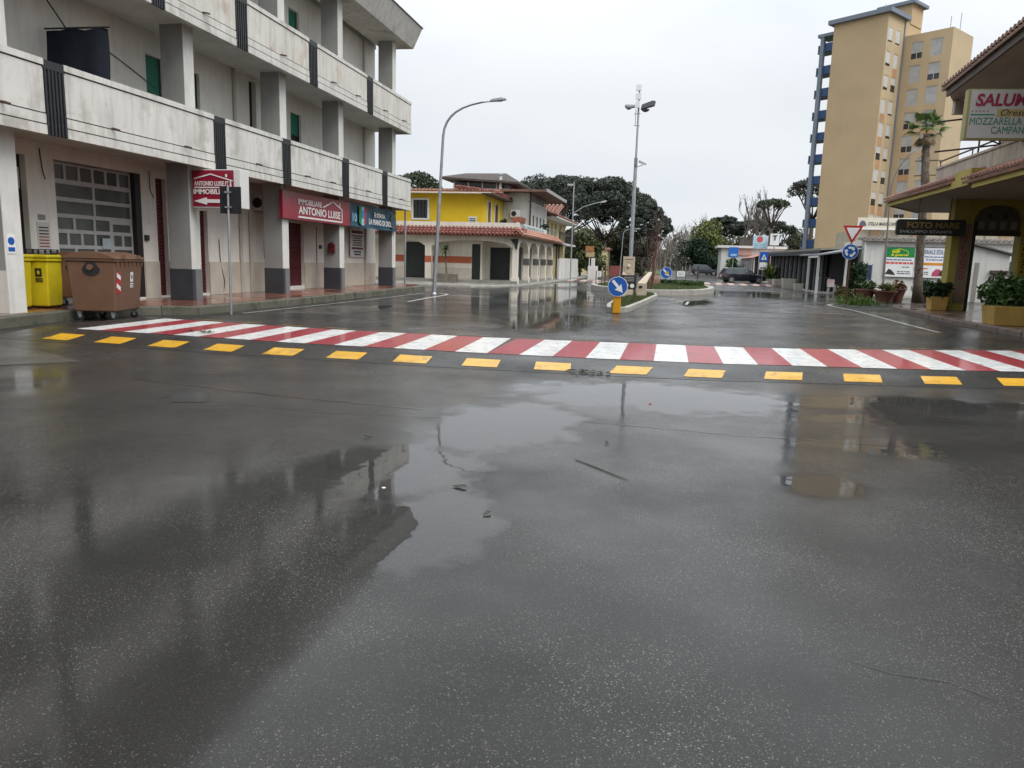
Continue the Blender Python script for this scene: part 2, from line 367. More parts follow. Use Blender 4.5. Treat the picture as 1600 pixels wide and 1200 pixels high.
# ------------------------------------------------------------------ speed hump with zebra crossing
NEAR = [(-12, 11.4), (-10.3, 11.36), (-8, 11.22), (-6, 11.06), (-3, 11.06), (-1, 11.15), (.7, 11.3), (1.8, 11.55), (3.4, 11.86), (4.6, 12.15), (8.6, 13.25), (10, 13.6)]
FAR = [(-12, 14.1), (-10.4, 13.95), (-8, 13.62), (-6, 13.4), (-3, 13.38), (-1, 13.58), (.8, 13.75), (1.8, 13.95), (3.5, 14.5), (4.7, 15.0), (6.1, 15.57), (8.6, 16.6), (10, 17.2)]
def nearY(x): return float(np.interp(x, [a for a, b in NEAR], [b for a, b in NEAR]))
def farY(x): return float(np.interp(x, [a for a, b in FAR], [b for a, b in FAR]))
HH = .08
def hump_z(x, y):
    n, f = nearY(x), farY(x)
    def sm(t): t = min(1, max(0, t)); return t*t*(3-2*t)
    if y < n-.05: return HH*sm((y-(n-1.15))/1.1)
    if y > f+.05: return HH*sm((f+1.15-y)/1.1)
    return HH
xs = list(np.linspace(-11.0, 8.6, 60)); sec = [0, .15, .3, .5, .7, .85, 1]
vs = []; rows = 2*len(sec)+2
for x in xs:
    n, f = nearY(x), farY(x); ys = [n-1.15+1.1*t for t in sec]+[n+.4, f-.4]+[f+.05+1.1*t for t in sec]
    vs += [(x, y, hump_z(x, y)+.003) for y in ys]
fs = [(i*rows+j, (i+1)*rows+j, (i+1)*rows+j+1, i*rows+j+1) for i in range(len(xs)-1) for j in range(rows-1)]
hump = struct(MB().add(vs, fs).build('speed_hump', HUMPA, smooth=True))
def paint(name, col, worn=.25, rough=.42):
    m = mat(name, col, rough, .16, 3.5, bump=.3, bs=160, blot=worn, bcol=(.07, .065, .06), bscale=9., coat=.35)
    return m
PW = paint('road_white', (.64, .64, .62), .6); PR = paint('road_red', (.30, .019, .028), .5); PY = paint('road_yellow', (.60, .32, .010), .5)
def on_hump(name, m, x0, x1, ya, yb, ny=6, nx=3, lift=.0075, skew=0., parent=None):
    vs = []; 
    for i in range(nx+1):
        for j in range(ny+1):
            tx, ty = i/nx, j/ny
            xb = x0+(x1-x0)*tx; y0, y1 = ya(xb), yb(xb); y = y0+(y1-y0)*ty; x = xb+skew*ty
            vs.append((x, y, hump_z(x, y)+lift))
    return MB().add(vs, [(i*(ny+1)+j, (i+1)*(ny+1)+j, (i+1)*(ny+1)+j+1, i*(ny+1)+j+1) for i in range(nx) for j in range(ny)]).build(name, m, parent or hump, flip=False)
x = -10.25; k = 0
edges = [-10.25+.505*i for i in range(38)]
for i in range(37):
    a, b = edges[i], edges[i+1]
    if a > 8.2: break
    on_hump('crossing_stripe', PW if i % 2 == 0 else PR, a, b, lambda x: nearY(x), lambda x: farY(x), skew=-.12 if a < -3 else 0)
for i in range(-9, 8):
    a = -.74+1.035*i if i < 1 else .27+1.07*(i-1)
    on_hump('ramp_mark', PY, a, a+.51, lambda x: nearY(x)-.96, lambda x: nearY(x)-.49, skew=-.05 if i < 0 else .08)
    on_hump('ramp_mark', PY, a, a+.51, lambda x: farY(x)+.45, lambda x: farY(x)+.95)
# leaves caught on the crossing
for i, (x, y, l) in enumerate([(-8.05, 11.75, 'small clump of wet green leaves on the crossing, left end'), (-1.05, 10.15, 'dark clump of leaves at the foot of the ramp, middle of the road')]):
    rnd = random.Random(i); mb = MB()
    for k in range(14):
        px, py = x+rnd.gauss(0, .16), y+rnd.gauss(0, .07); s = rnd.uniform(.04, .09); a = rnd.uniform(0, 6.3); z = hump_z(px, py)+.012+rnd.uniform(0, .02)
        mb.quad((px-s*math.cos(a), py-s*math.sin(a), z), (px+s*.4*math.sin(a), py-s*.4*math.cos(a), z+.015), (px+s*math.cos(a), py+s*math.sin(a), z+.005), (px-s*.4*math.sin(a), py+s*.4*math.cos(a), z+.02))
    o = tag(mb.build('leaf_clump', mat('wet_leaves', (.06, .065, .03), .5, .3, 9), flip=False), l, 'leaves')

# ------------------------------------------------------------------ pavements
def tile_mat(name, c1, c2, sx, sy, joint=(.05, .04, .035), rough=.22):
    m = bpy.data.materials.new(name); m.use_nodes = True; nt = m.node_tree; L = nt.links; p = nt.nodes['Principled BSDF']
    g = _n(nt, 'ShaderNodeNewGeometry'); br = _n(nt, 'ShaderNodeTexBrick', Scale=1.); br.offset = 0
    br.inputs['Color1'].default_value = (*c1, 1); br.inputs['Color2'].default_value = (*c2, 1); br.inputs['Mortar'].default_value = (*joint, 1)
    br.inputs['Brick Width'].default_value = sx; br.inputs['Row Height'].default_value = sy; br.inputs['Mortar Size'].default_value = .008
    L.new(g.outputs['Position'], br.inputs['Vector'])
    nz = _n(nt, 'ShaderNodeTexNoise', Scale=1.2, Detail=6.); L.new(g.outputs['Position'], nz.inputs['Vector'])
    mr = _n(nt, 'ShaderNodeMapRange'); mr.inputs['From Min'].default_value = .35; mr.inputs['From Max'].default_value = .65; mr.inputs['To Min'].default_value = .7; mr.inputs['To Max'].default_value = 1.15; L.new(nz.outputs['Fac'], mr.inputs['Value'])
    sc = _n(nt, 'ShaderNodeVectorMath', operation='SCALE'); L.new(br.outputs['Color'], sc.inputs[0]); L.new(mr.outputs['Result'], sc.inputs['Scale']); L.new(sc.outputs[0], p.inputs['Base Color'])
    mr2 = _n(nt, 'ShaderNodeMapRange'); mr2.inputs['From Min'].default_value = .4; mr2.inputs['From Max'].default_value = .6; mr2.inputs['To Min'].default_value = .06; mr2.inputs['To Max'].default_value = rough*1.4; L.new(nz.outputs['Fac'], mr2.inputs['Value']); L.new(mr2.outputs['Result'], p.inputs['Roughness'])
    bp = _n(nt, 'ShaderNodeBump', Strength=.4, Distance=.004); L.new(br.outputs['Fac'], bp.inputs['Height']); bp.invert = True; L.new(bp.outputs['Normal'], p.inputs['Normal'])
    MATS[name] = m; return m
REDTILE = tile_mat('red_paving', (.20, .075, .05), (.24, .095, .065), .2, .2)
BROWNTILE = tile_mat('brown_paving', (.15, .10, .085), (.18, .125, .105), .3, .3)
KERBMOSS = mat('mossy_kerb', (.105, .10, .075), .7, .3, 2.5, bump=.8, bs=30, blot=.75, bcol=(.035, .045, .018), bscale=2.2, streak=.3)
KERB = mat('kerb_concrete', (.30, .285, .25), .7, .2, 2, bump=.5, bs=40, streak=.35)
KERBW = mat('kerb_pale', (.34, .325, .285), .7, .2, 2.5, bump=.5, bs=40, streak=.35)
CONC = mat('concrete_paving', (.24, .23, .205), .35, .2, 1.2, bump=.3, bs=30, streak=.2)
GRASSM = mat('grass_soil', (.07, .085, .03), .9, .3, 3)
SWZ = .2
LK = [(-12.3, -8), (-12.0, 5), (-11.85, 11.0), (-12.15, 12.6), (-12.45, 14.6), (-11.7, 15.6), (-11.0, 16.0), (-10.9, 20), (-11.05, 27), (-11.35, 34), (-11.9, 35.6), (-13.2, 36.4), (-16, 36.6), (-26, 36.6)]
def inset(pl, d):
    out = []
    for i, p in enumerate(pl):
        a = Vector(pl[max(i-1, 0)]); b = Vector(pl[min(i+1, len(pl)-1)]); t = (b-a).normalized(); n = Vector((-t.y, t.x)); out.append((p[0]+n.x*d, p[1]+n.y*d))
    return out
def kerb_strip(pl, w, z, name, m, parent=None, seg=1.0):
    """kerb stones along a polyline, each its own block; the pavement lies to the left of the line"""
    inn = inset(pl, w); mb_list = []
    for i in range(len(pl)-1):
        a0, a1, b0, b1 = [Vector((*q, 0)) for q in (pl[i], pl[i+1], inn[i], inn[i+1])]
        n = max(1, round((a1-a0).length/seg))
        for k in range(n):
            t0, t1 = k/n+.004, (k+1)/n-.004
            q = [a0.lerp(a1, t0), a0.lerp(a1, t1), b0.lerp(b1, t1), b0.lerp(b1, t0)]
            dz = random.uniform(-.006, .006); top = Vector((0, 0, z+dz)); e = (q[3]-q[0]).normalized()*.025
            mb = MB().add([*q, q[0]+e*.3+top-Vector((0,0,.02)), q[1]+e*.3+top-Vector((0,0,.02)), q[0]+e+top, q[1]+e+top, q[2]+top, q[3]+top],
                          [(0, 1, 5, 4), (4, 5, 7, 6), (6, 7, 8, 9), (0, 4, 6, 9, 3), (1, 2, 8, 7, 5), (2, 3, 9, 8)])
            mb.build(name, m, parent)
walk_l = struct(MB().extr([(x, y, 0.001) for x, y in inset(LK, .3)]+[(-26, -8, 0.001)], (0, 0, SWZ-.004)).build('pavement', REDTILE))
kerb_strip([q for q in LK if q[1] < 36.5][1:], .3, SWZ, 'kerb_stone', KERBMOSS, walk_l, 1.6)
# gutter strip at the foot of the left kerb
GUT = [(-10.9, 16.0), (-10.8, 20), (-10.9, 27), (-11.15, 34)]
LINEW = paint('line_white', (.5, .5, .48), .6)
def strip(pl, w, z, name, m, parent):
    P = [Vector(q) for q in pl]; vs = []
    for i, q in enumerate(P):
        t = (P[min(i+1, len(P)-1)]-P[max(i-1, 0)]).normalized(); n = Vector((-t.y, t.x))*w/2; vs += [(q.x+n.x, q.y+n.y, z), (q.x-n.x, q.y-n.y, z)]
    return MB().add(vs, [(2*i, 2*i+1, 2*i+3, 2*i+2) for i in range(len(P)-1)]).build(name, m, parent, flip=False)
strip([(-10.45, 17.0), (-10.35, 20.6), (-10.3, 25), (-10.4, 31.2)], .07, .004, 'edge_line', LINEW, ground)
strip([(-8.8, 24.6), (-9.0, 27.5), (-9.1, 30.1), (-9.3, 31.0), (-9.9, 31.7)], .14, .004, 'edge_line', LINEW, ground)
strip([(-9.1, 30.2), (-8.2, 30.2), (-7.0, 29.9)], .12, .004, 'edge_line', LINEW, ground)
strip([(6.83, 20.8), (6.84, 23.5), (6.92, 27.8), (6.95, 30.5), (6.75, 33.2), (6.8, 34.6), (7.2, 35.6), (7.7, 36.1)], .13, .004, 'edge_line', LINEW, ground)
strip([(.7, 30), (.85, 32.5)], .1, .004, 'edge_line', LINEW, ground)
PATCH = asphalt('patched_asphalt', False, dark=3.2, film=.2)
for pts in ([(-9.7, 17.6), (-8.4, 17.9), (-7.9, 19.8), (-8.6, 21.4), (-9.9, 21.2), (-10.1, 19)], [(3.7, 26.6), (6.6, 27.2), (6.7, 31.5), (5.6, 33), (4.2, 30)], [(-11, 9.7), (-9, 9.2), (-7.6, 8.5), (-8.3, 7.8), (-10, 7.6), (-11.4, 8.4)]):
    MB().quad(*[(x, y, .004) for x, y in pts]).build('road_patch', PATCH, ground, flip=False)
# right pavement
RK = [(8.55, 8), (8.6, 20.6), (8.4, 24.2), (8.55, 29.8), (8.75, 32.2), (9.3, 34.2), (10.4, 35.6), (12.5, 36.4), (18, 36.8)]
RKr = RK[::-1]
walk_r = struct(MB().extr([(x, y, .001) for x, y in inset(RKr, .25)]+[(30, 8, .001), (30, 36.8, .001)], (0, 0, .136)).build('pavement', BROWNTILE))
kerb_strip(RKr, .25, .14, 'kerb_stone', mat('brown_kerb', (.13, .095, .075), .65, .35, 2.5, bump=1., bs=24, streak=.4), walk_r, 1.4)
# pavement round the yellow house
HK = [(-26, 39.2), (-13.4, 39.2), (-10.6, 39.6), (-9.3, 41.2), (-8.55, 44.5), (-8.4, 50), (-8.3, 60), (-8.2, 110)][::1]
walk_h = struct(MB().extr([(x, y, .001) for x, y in inset(HK, .22)]+[(-26, 110, .001)], (0, 0, .106)).build('pavement', CONC))
kerb_strip(HK, .22, .12, 'kerb_stone', KERBW, walk_h, 2.2)
# pavement before the cafe
CK = [(9.1, 130), (9.2, 62), (9.25, 52), (10.2, 50.2), (11.0, 47), (12, 46), (30, 46)]
walk_c = struct(MB().extr([(x, y, .001) for x, y in inset(CK, .2)]+[(30, 130, .001)], (0, 0, .08)).build('pavement', CONC))
kerb_strip([q for q in CK if q[1] < 90], .2, .1, 'kerb_stone', KERBW, walk_c, 2.2)

# ------------------------------------------------------------------ grass islands
def grass_on(name, poly, z, n, h, parent, seed=1):
    rnd = random.Random(seed); xs_ = [p[0] for p in poly]; ys_ = [p[1] for p in poly]; V = []; F = []
    def inside(x, y):
        c = False; j = len(poly)-1
        for i in range(len(poly)):
            if (poly[i][1] > y) != (poly[j][1] > y) and x < (poly[j][0]-poly[i][0])*(y-poly[i][1])/(poly[j][1]-poly[i][1])+poly[i][0]: c = not c
            j = i
        return c
    k = 0
    while k < n:
        x, y = rnd.uniform(min(xs_), max(xs_)), rnd.uniform(min(ys_), max(ys_))
        if not inside(x, y): continue
        a = rnd.uniform(0, 6.3); w = rnd.uniform(.006, .014); hh = h*rnd.uniform(.5, 1.3); l = rnd.uniform(-.5, .5)*hh
        b = len(V); V += [(x-w*math.cos(a), y-w*math.sin(a), z), (x+w*math.cos(a), y+w*math.sin(a), z), (x+l*math.sin(a), y+l*math.cos(a), z+hh)]; F.append((b, b+1, b+2)); k += 1
    o = MB().add(V, F).build(name, leaf_mat('grass_blade', (.075, .098, .035), .35, 2.), parent, flip=False); o['kind'] = 'stuff'
    return o
ISL = [(-1.6, 23.25), (-1.2, 23.75), (-.8, 29), (-.45, 35.0), (-.6, 36.6), (-1.2, 37.0), (-1.75, 36.0), (-2.05, 30), (-2.02, 25.4), (-1.88, 23.6)]
isl = struct(MB().extr([(x, y, .001) for x, y in inset(ISL+ISL[:1], .13)[:-1]], (0, 0, .13)).build('traffic_island', GRASSM))
kerb_strip(ISL+ISL[:1], .15, .17, 'kerb_stone', KERBW, isl, 1.0)
grass_on('grass', inset(ISL+ISL[:1], .17)[:-1], .13, 9000, .09, isl)
cx, cy, rx, ry = -1.0, 47.5, 3.7, 9.5
RND = [(cx+rx*math.cos(t)*1.0, cy+ry*math.sin(t)) for t in np.linspace(0, 2*PI, 41)][:-1]
rnd_ = struct(MB().extr([(x, y, .001) for x, y in inset(RND+RND[:1], .3)[:-1]], (0, 0, .22)).build('roundabout', GRASSM))
kerb_strip(RND+RND[:1], .32, .28, 'kerb_stone', KERBW, rnd_, 1.2)
grass_on('grass', inset(RND+RND[:1], .4)[:-1], .22, 14000, .1, rnd_, 2)
# far crossing humps
for (x0, x1, y) in ((-8.0, -4.8, 60.5), (1.9, 9.0, 66)):
    hm = struct(MB().add([(x0, y-.9, .003), (x1, y-.9, .003), (x1, y, .09), (x0, y, .09), (x1, y+2.4, .09), (x0, y+2.4, .09), (x1, y+3.3, .003), (x0, y+3.3, .003)], [(0, 1, 2, 3), (3, 2, 4, 5), (5, 4, 6, 7)]).build('speed_hump', HUMPA))
    n = int((x1-x0)/.5)
    for i in range(n):
        a = x0+.5*i
        MB().quad((a, y+.05, .096), (a+.5, y+.05, .096), (a+.5, y+2.35, .096), (a, y+2.35, .096)).build('crossing_stripe', PW if i % 2 == 0 else PR, hm, flip=False)
        if i % 2 == 0: MB().quad((a, y-.8, .02), (a+.5, y-.8, .02), (a+.5, y-.12, .086), (a, y-.12, .086)).build('ramp_mark', mat('far_mark', (.45, .26, .18), .5), hm, flip=False)
# grass verges at the end of the avenue
for (x0, x1, y0, y1) in ((-8, -1.2, 118, 300), (9.5, 60, 135, 300), (-60, -10, 112, 300)):
    struct(MB().box(x0, x1, y0, y1, .002, .08).build('grass_verge', mat('verge_grass', (.075, .095, .03), .9, .35, .6)))
# ------------------------------------------------------------------ left apartment building
PLASTER = mat('stained_plaster', (.74, .71, .65), .75, .08, .9, bump=.2, bs=60, streak=.3, scol=(.42, .40, .355))
PARAPET = mat('weathered_parapet', (.60, .585, .545), .75, .08, 1., bump=.25, bs=50, streak=.5, scol=(.24, .225, .19), blot=.5, bcol=(.29, .265, .22), bscale=1.1)
PARAPET2 = mat('weathered_parapet_pink', (.59, .57, .515), .75, .08, 1., bump=.25, bs=50, streak=.5, scol=(.24, .22, .18), blot=.6, bcol=(.40, .23, .16), bscale=.75)
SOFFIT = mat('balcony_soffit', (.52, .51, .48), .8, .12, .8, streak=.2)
PILGREY = mat('pillar_grey', (.27, .27, .26), .7, .08, 1.5, streak=.15)  # grey sides: paint at street level, shade put into the colour above
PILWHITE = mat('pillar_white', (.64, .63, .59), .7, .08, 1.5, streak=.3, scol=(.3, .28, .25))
SLATE = mat('slate_plinth', (.045, .048, .055), .35, .15, 2)
TRAV = mat('travertine', (.55, .495, .41), .45, .12, 1.6, streak=.3, scol=(.33, .26, .19))
GREENSH = mat('green_shutter', (.012, .17, .105), .5, .1, 3)
REDSH = mat('red_roller', (.085, .008, .013), .45, .15, 3)
BROWNF = mat('brown_frame', (.07, .045, .035), .6, .2, 4)
DARKDOOR = mat('dark_door', (.018, .014, .014), .5, .2, 4)
bx0, WX, BX, PXF = -26.0, -13.85, -12.05, -12.55
YB0, YB1 = -6.0, 34.1
B = thing('apartment_building', 'weathered white three storey apartment block with balconies over shops', 'building', (-19, 14, SWZ))
ground_holes = [(13.3, 14.22, .25, 3.47), (15.0, 17.86, .25, 3.48), (18.45, 18.88, .25, 3.45), (19.2, 20.76, .25, 2.72), (24.3, 26.92, .32, 2.66), (6.5, 9.5, .25, 3.3)]
up1 = [(18.3, 19.0, 4.05, 6.62), (19.85, 20.62, 4.05, 6.62), (23.3, 23.72, 4.05, 7.1), (26.05, 26.87, 4.9, 6.62), (30.0, 30.45, 4.05, 6.6)]
up2 = [(18.3, 19.1, 7.5, 10.2), (26.05, 26.82, 8.6, 10.2), (30.05, 30.5, 7.5, 10.2), (21.5, 22.3, 7.5, 10.2)]
mb = MB(); O = Vector((WX, 0, 0)); U = Vector((0, 1, 0)); N = Vector((1, 0, 0))
mb.sheet(O, U, N, YB0, YB1, SWZ-.02, 3.7, ground_holes, .22); mb.build('wall', PLASTER, B, flip=False)
mb = MB(); mb.sheet(O, U, N, YB0, YB1, 3.702, 11.0, up1+up2, .22); mb.build('wall', PLASTER, B, flip=False)
mb = MB(); mb.box(bx0, WX-.25, YB0, YB1-.004, SWZ, 10.9); mb.build('core', PLASTER, B)
MB().sheet((bx0, YB1, 0), (1, 0, 0), (0, 1, 0), 0, WX-bx0, SWZ, 11.0, [], .1).build('end_wall', PLASTER, B, flip=False)
# travertine skirting in slabs between the openings
edges_ = sorted([(h[0], h[1]) for h in ground_holes]); cur = 9.6; spans = []
for a, b in edges_:
    if a > cur+.1: spans.append((cur, a))
    cur = max(cur, b)
spans.append((cur, YB1))
for a, b in spans:
    n = max(1, round((b-a)/.95))
    for k in range(n):
        y0, y1 = a+(b-a)*k/n, a+(b-a)*(k+1)/n
        MB().box(WX-.01, WX+.03, y0+.004, y1-.004, SWZ, 1.2).build('skirting_slab', TRAV, B)
def slat_door(name, y0, y1, z0, z1, x, m, parent, pitch=.09, dep=.02):
    n = int((z1-z0)/pitch); vs = []; fs = []
    for i in range(n+1):
        z = z0+(z1-z0)*i/n
        vs += [(x, y0, z), (x, y1, z)]
        if i < n: vs += [(x+dep, y0, z+pitch*.35), (x+dep, y1, z+pitch*.35), (x+dep, y0, z+pitch*.75), (x+dep, y1, z+pitch*.75)]
    for i in range(len(vs)//2-1): fs.append((2*i, 2*i+1, 2*i+3, 2*i+2))
    return MB().add(vs, fs).build(name, m, parent, flip=False)
slat_door('roller_door', 18.45, 18.88, .25, 3.45, WX-.14, REDSH, B)
slat_door('roller_door', 19.2, 20.76, .25, 2.72, WX-.14, REDSH, B)
slat_door('roller_door', 24.3, 26.92, .32, 2.66, WX-.14, REDSH, B)
slat_door('roller_door', 6.5, 9.5, .25, 3.3, WX-.14, REDSH, B)
dd = MB().box(WX-.2, WX-.15, 13.3, 14.22, .25, 3.47).build('door', DARKDOOR, B)
MB().box(WX-.15, WX-.14, 13.75, 14.18, 2.75, 3.2).build('notice', mat('paper', (.5, .5, .48), .7), dd)
# glazed garage door: pale frame grid with dark panes
GF = mat('garage_frame', (.42, .43, .42), .5, .08, 3)
gd = MB(); xg = WX-.12; y0, y1, z0, z1 = 15.0, 17.62, .25, 3.44
rowsz = [(3.08, 3.40), (2.67, 2.97), (2.29, 2.58), (1.93, 2.20), (1.57, 1.84), (1.20, 1.48), (.85, 1.11), (.48, .76)]
lay = [[6], [2], [2], [2, 1, 0], [3, 1, 2], [2, 1, 1], [3, 1, 2], [2, 1, 1]]
def row_panes(kind, y0, y1):
    mid = y0+(y1-y0)*.49; w3 = y0+(y1-y0)*.70
    out = []
    def seg(a, b, n):
        for k in range(n): out.append((a+(b-a)*k/n+.035, a+(b-a)*(k+1)/n-.035))
    if len(kind) == 1: seg(y0, y1, kind[0])
    else:
        seg(y0, mid, kind[0]); seg(mid, w3, kind[1])
        if kind[2]: seg(w3+.05, y1, kind[2])
    return out
panes = []
for (a, b), kd in zip(rowsz, lay):
    for (p, q) in row_panes(kd, y0, y1): panes.append((p, q, a, b))
panes.append((17.0-.1, 17.55, 1.93, 2.12))
gdo = MB().sheet((xg, 0, 0), (0, 1, 0), (1, 0, 0), y0, y1, z0, z1, panes, .03).build('garage_door', GF, B, flip=False)
GPANE = mat('garage_pane', (.085, .095, .085), .25, .25, 2.5, spec=.5)
for (p, q, a, b) in panes: MB().box(xg-.045, xg-.028, p-.01, q+.01, a-.01, b+.01).build('pane', GPANE, gdo)
MB().box(WX-.21, WX-.005, 17.64, 17.855, .25, 3.47).build('door_jamb', DARKDOOR, B)
MB().box(xg+.005, xg+.02, 16.5, 16.78, 1.50, 1.76).build('notice', mat('notice_blue', (.42, .5, .52), .6), gdo)
# pillars through all storeys
PIL = [(-1.3, -.9), (6.8, 7.2), (12.25, 12.65), (18.03, 18.43), (22.89, 23.29), (27.28, 27.68), (32.9, 33.3)]
for a, b in PIL:
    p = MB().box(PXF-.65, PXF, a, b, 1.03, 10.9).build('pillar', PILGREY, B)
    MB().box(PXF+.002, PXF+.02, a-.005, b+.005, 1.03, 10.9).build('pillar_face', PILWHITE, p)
    if a > 15:
        q = MB().box(PXF-.66, PXF+.028, a-.01, b+.012, SWZ, 1.03).build('plinth', SLATE, p)
        MB().box(PXF+.028, PXF+.034, a+.12, b+.01, SWZ, 1.025).build('plinth_face', mat('plinth_grey', (.16, .165, .17), .4, .1, 3), p)
    else:
        MB().box(PXF-.65, PXF+.018, a, b, SWZ, 1.03).build('pillar_base', PILWHITE, p)
# balcony slabs and parapets
def level(zb, gaps, pm):
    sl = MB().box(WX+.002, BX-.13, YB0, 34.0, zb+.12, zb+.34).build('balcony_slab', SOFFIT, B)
    ys = [YB0]+[v for g in gaps for v in g]+[34.0]
    zt = zb+1.41
    for i in range(0, len(ys), 2):
        a, b = ys[i], ys[i+1]
        pn = MB().box(BX-.12, BX, a, b, zb+.41, zb+1.262).build('parapet_panel', pm, B)
        MB().box(BX-.15, BX+.025, a-.005, b+.005, zb+1.29, zt).build('coping', PARAPET, pn)
        MB().box(BX-.12, BX+.012, a, b, zb+.205, zb+.384).build('parapet_band', PARAPET, pn)
        MB().box(BX-.12, BX+.02, a, b, zb, zb+.18).build('parapet_band', PARAPET, pn)
        MB().box(BX-.11, BX-.02, a+.01, b-.01, zb+.02, zb+1.3).build('groove_core', mat('groove_dark', (.05, .048, .045), .8), pn)
        # rain spouts
        n = max(1, int((b-a)/1.9))
        for k in range(n):
            y = a+(b-a)*(k+.5)/n
            MB().tube([(BX-.02, y, zb+.42), (BX+.1, y, zb+.40), (BX+.2, y, zb+.37)], .022, 6).build('spout', BROWNF, pn)
    for a, b in gaps:
        r = MB().box(BX-.05, BX+.012, a-.02, b+.02, zt-.17, zt-.01).build('railing', BLACKM, B)
        n = 6
        for k in range(n):
            y = a+.04+(b-a-.08)*k/(n-1)
            MB().box(BX-.03, BX+.02, y-.022, y+.022, zb, zt-.165).build('bar', BLACKM, r)
        for z in (zb+.17, zb+.40): MB().box(BX-.04, BX-.005, a-.01, b+.01, z, z+.07).build('rail', BLACKM, r)
    # end parapet
    MB().box(WX+.6, BX-.13, 33.88, 34.0, zb, zt).build('parapet_end', pm, B)
level(3.67, [(3.6, 4.1), (8.4, 8.92), (12.94, 13.46), (18.49, 19.02), (22.1, 22.63), (26.48, 27.08), (30.43, 31.04)], PARAPET)
level(7.10, [(3.6, 4.1), (8.0, 8.5), (12.2, 12.7), (16.2, 16.7), (19.69, 20.28), (23.98, 24.59), (28.84, 29.45)], PARAPET2)
# roof slab with sloping fascia
pr = [(WX+.3, 10.9), (BX, 10.88), (BX+.42, 11.72), (BX+.3, 11.75), (WX, 11.6)]
MB().extr([(x, YB0, z) for x, z in pr], (0, 34.25-YB0, 0)).build('roof_fascia', PARAPET, B)
MB().extr([(BX+.2, YB0, 11.75), (BX+.45, YB0, 11.73), (BX+.45, YB0, 11.78), (BX+.2, YB0, 11.80)], (0, 34.3-YB0, 0)).build('roof_flashing', BROWNF, B)
MB().box(bx0, WX+.001, YB0, 34.25, 10.905, 11.6).build('roof', SOFFIT, B)
MB().extr([(BX+.40, 34.3, 11.8), (BX+.45, 34.5, 12.0), (BX+.3, 34.7, 11.95)], (.02, 0, .02)).build('aerial_bracket', BLACKM, B)
# upper windows
def shutter(h, m=GREENSH, part=1.0):
    a, b, c, d = h
    w = MB().box(WX-.2, WX-.16, a, b, c, d).build('window', DARKGLASS if part < 1 else m, B)
    slat_door('shutter', a+.03, b-.03, d-(d-c)*part, d-.02, WX-.12, m, w, .06, .012)
    MB().box(WX-.15, WX-.09, a, a+.045, c, d).build('frame', BROWNF, w); MB().box(WX-.15, WX-.09, b-.045, b, c, d).build('frame', BROWNF, w)
    return w
for h in up1:
    if h[0] == 23.3: w = MB().box(WX-.2, WX-.16, *h).build('window', DARKDOOR, B); continue
    w = shutter(h, GREENSH, .45 if h[0] == 26.05 else 1.)
    if h[0] == 26.05:
        for k in range(4): MB().box(WX-.05, WX-.03, 26.15+.19*k, 26.17+.19*k, h[2]+.02, 5.9).build('bar', BLACKM, w)
for h in up2: shutter(h, GREENSH if h[0] != 30.05 else mat('grey_shutter', (.2, .21, .2), .5), 1.)
# downpipes, conduits
PIPE = mat('pipe_cream', (.44, .41, .36), .5, .1, 3, streak=.25)
for y, z0, z1, r in ((22.48, SWZ, 3.66, .05), (23.07, SWZ, 3.6, .06), (32.8, SWZ, 3.66, .055), (22.35, 4.0, 7.2, .05), (32.7, 4.0, 7.2, .05), (32.7, 7.4, 10.9, .05)):
    MB().tube([(WX+.06, y, z0), (WX+.06, y, z1)], r, 8).build('downpipe', PIPE, B, smooth=True, angle=40)
MB().tube([(WX+.05, 33.98, SWZ), (BX-.3, 34.12, SWZ), (BX-.3, 34.12, 3.7)], .05, 8).build('downpipe', GALV, B, smooth=True, angle=40)
for pts in ([(WX+.02, 21.3, 1.9), (WX+.02, 21.35, 1.1), (WX+.05, 21.5, .6), (WX+.02, 21.45, .25)], [(WX+.02, 27.95, 2.6), (WX+.02, 27.98, .25)], [(WX+.02, 16.9, 6.3), (WX+.02, 17.8, 6.05), (WX+.02, 18.6, 5.8)], [(WX+.02, 14.6, 3.66), (WX+.02, 14.65, 3.2), (WX+.03, 14.7, 3.0)], [(WX+.02, 18.2, 3.6), (WX+.02, 18.2, 3.1), (WX+.05, 18.3, 2.9)]):
    MB().tube(pts, .012, 5).build('cable', BLACKM, B)
MB().box(WX+.002, WX+.1, 24.0, 24.18, 1.35, 2.0).build('meter_box', mat('meter_grey', (.2, .2, .2), .5), B)
for y in (17.9, 28.2): MB().box(WX+.002, WX+.06, y, y+.14, 1.75, 1.9).build('door_buzzer', BLACKM, B)

# ------------------------------------------------------------------ shop signs on the left
SHOPRED = mat('shop_red', (.25, .012, .035), .3, .1, 1.2, coat=.3)
LETW = mat('letter_white', (.70, .68, .66), .4, .04, 4)
sg = thing('shop_sign', 'long red shop fascia with white house outline and lettering under the balcony', 'sign', (-12.4, 25.3, 2.62))
MB().box(-12.54+.02, -12.40, 22.7, 27.95, 2.66, 3.56).build('panel', SHOPRED, sg, bevel=.01)
Rr = (0, -1, 0)   # reads from +X side: right-hand direction is -Y? seen from the street the text runs towards +Y
fx = -12.395
def yz(y, z): return (fx, y, z)
text('IMMOBILIARE', yz(23.75, 3.18), (0, 1, 0), 1.75, .19, LETW, sg, bold=.01)
text('ANTONIO LUISE', yz(23.75, 2.86), (0, 1, 0), 3.3, .27, LETW, sg, bold=.025)
def bar2(mb, a, b, w, x):
    a = Vector((0, *a)); b = Vector((0, *b)); t = (b-a).normalized(); n = t.cross(Vector((1, 0, 0)))*w/2
    mb.extr([Vector((x, 0, 0))+a-n, Vector((x, 0, 0))+b-n, Vector((x, 0, 0))+b+n, Vector((x, 0, 0))+a+n], (.012, 0, 0))
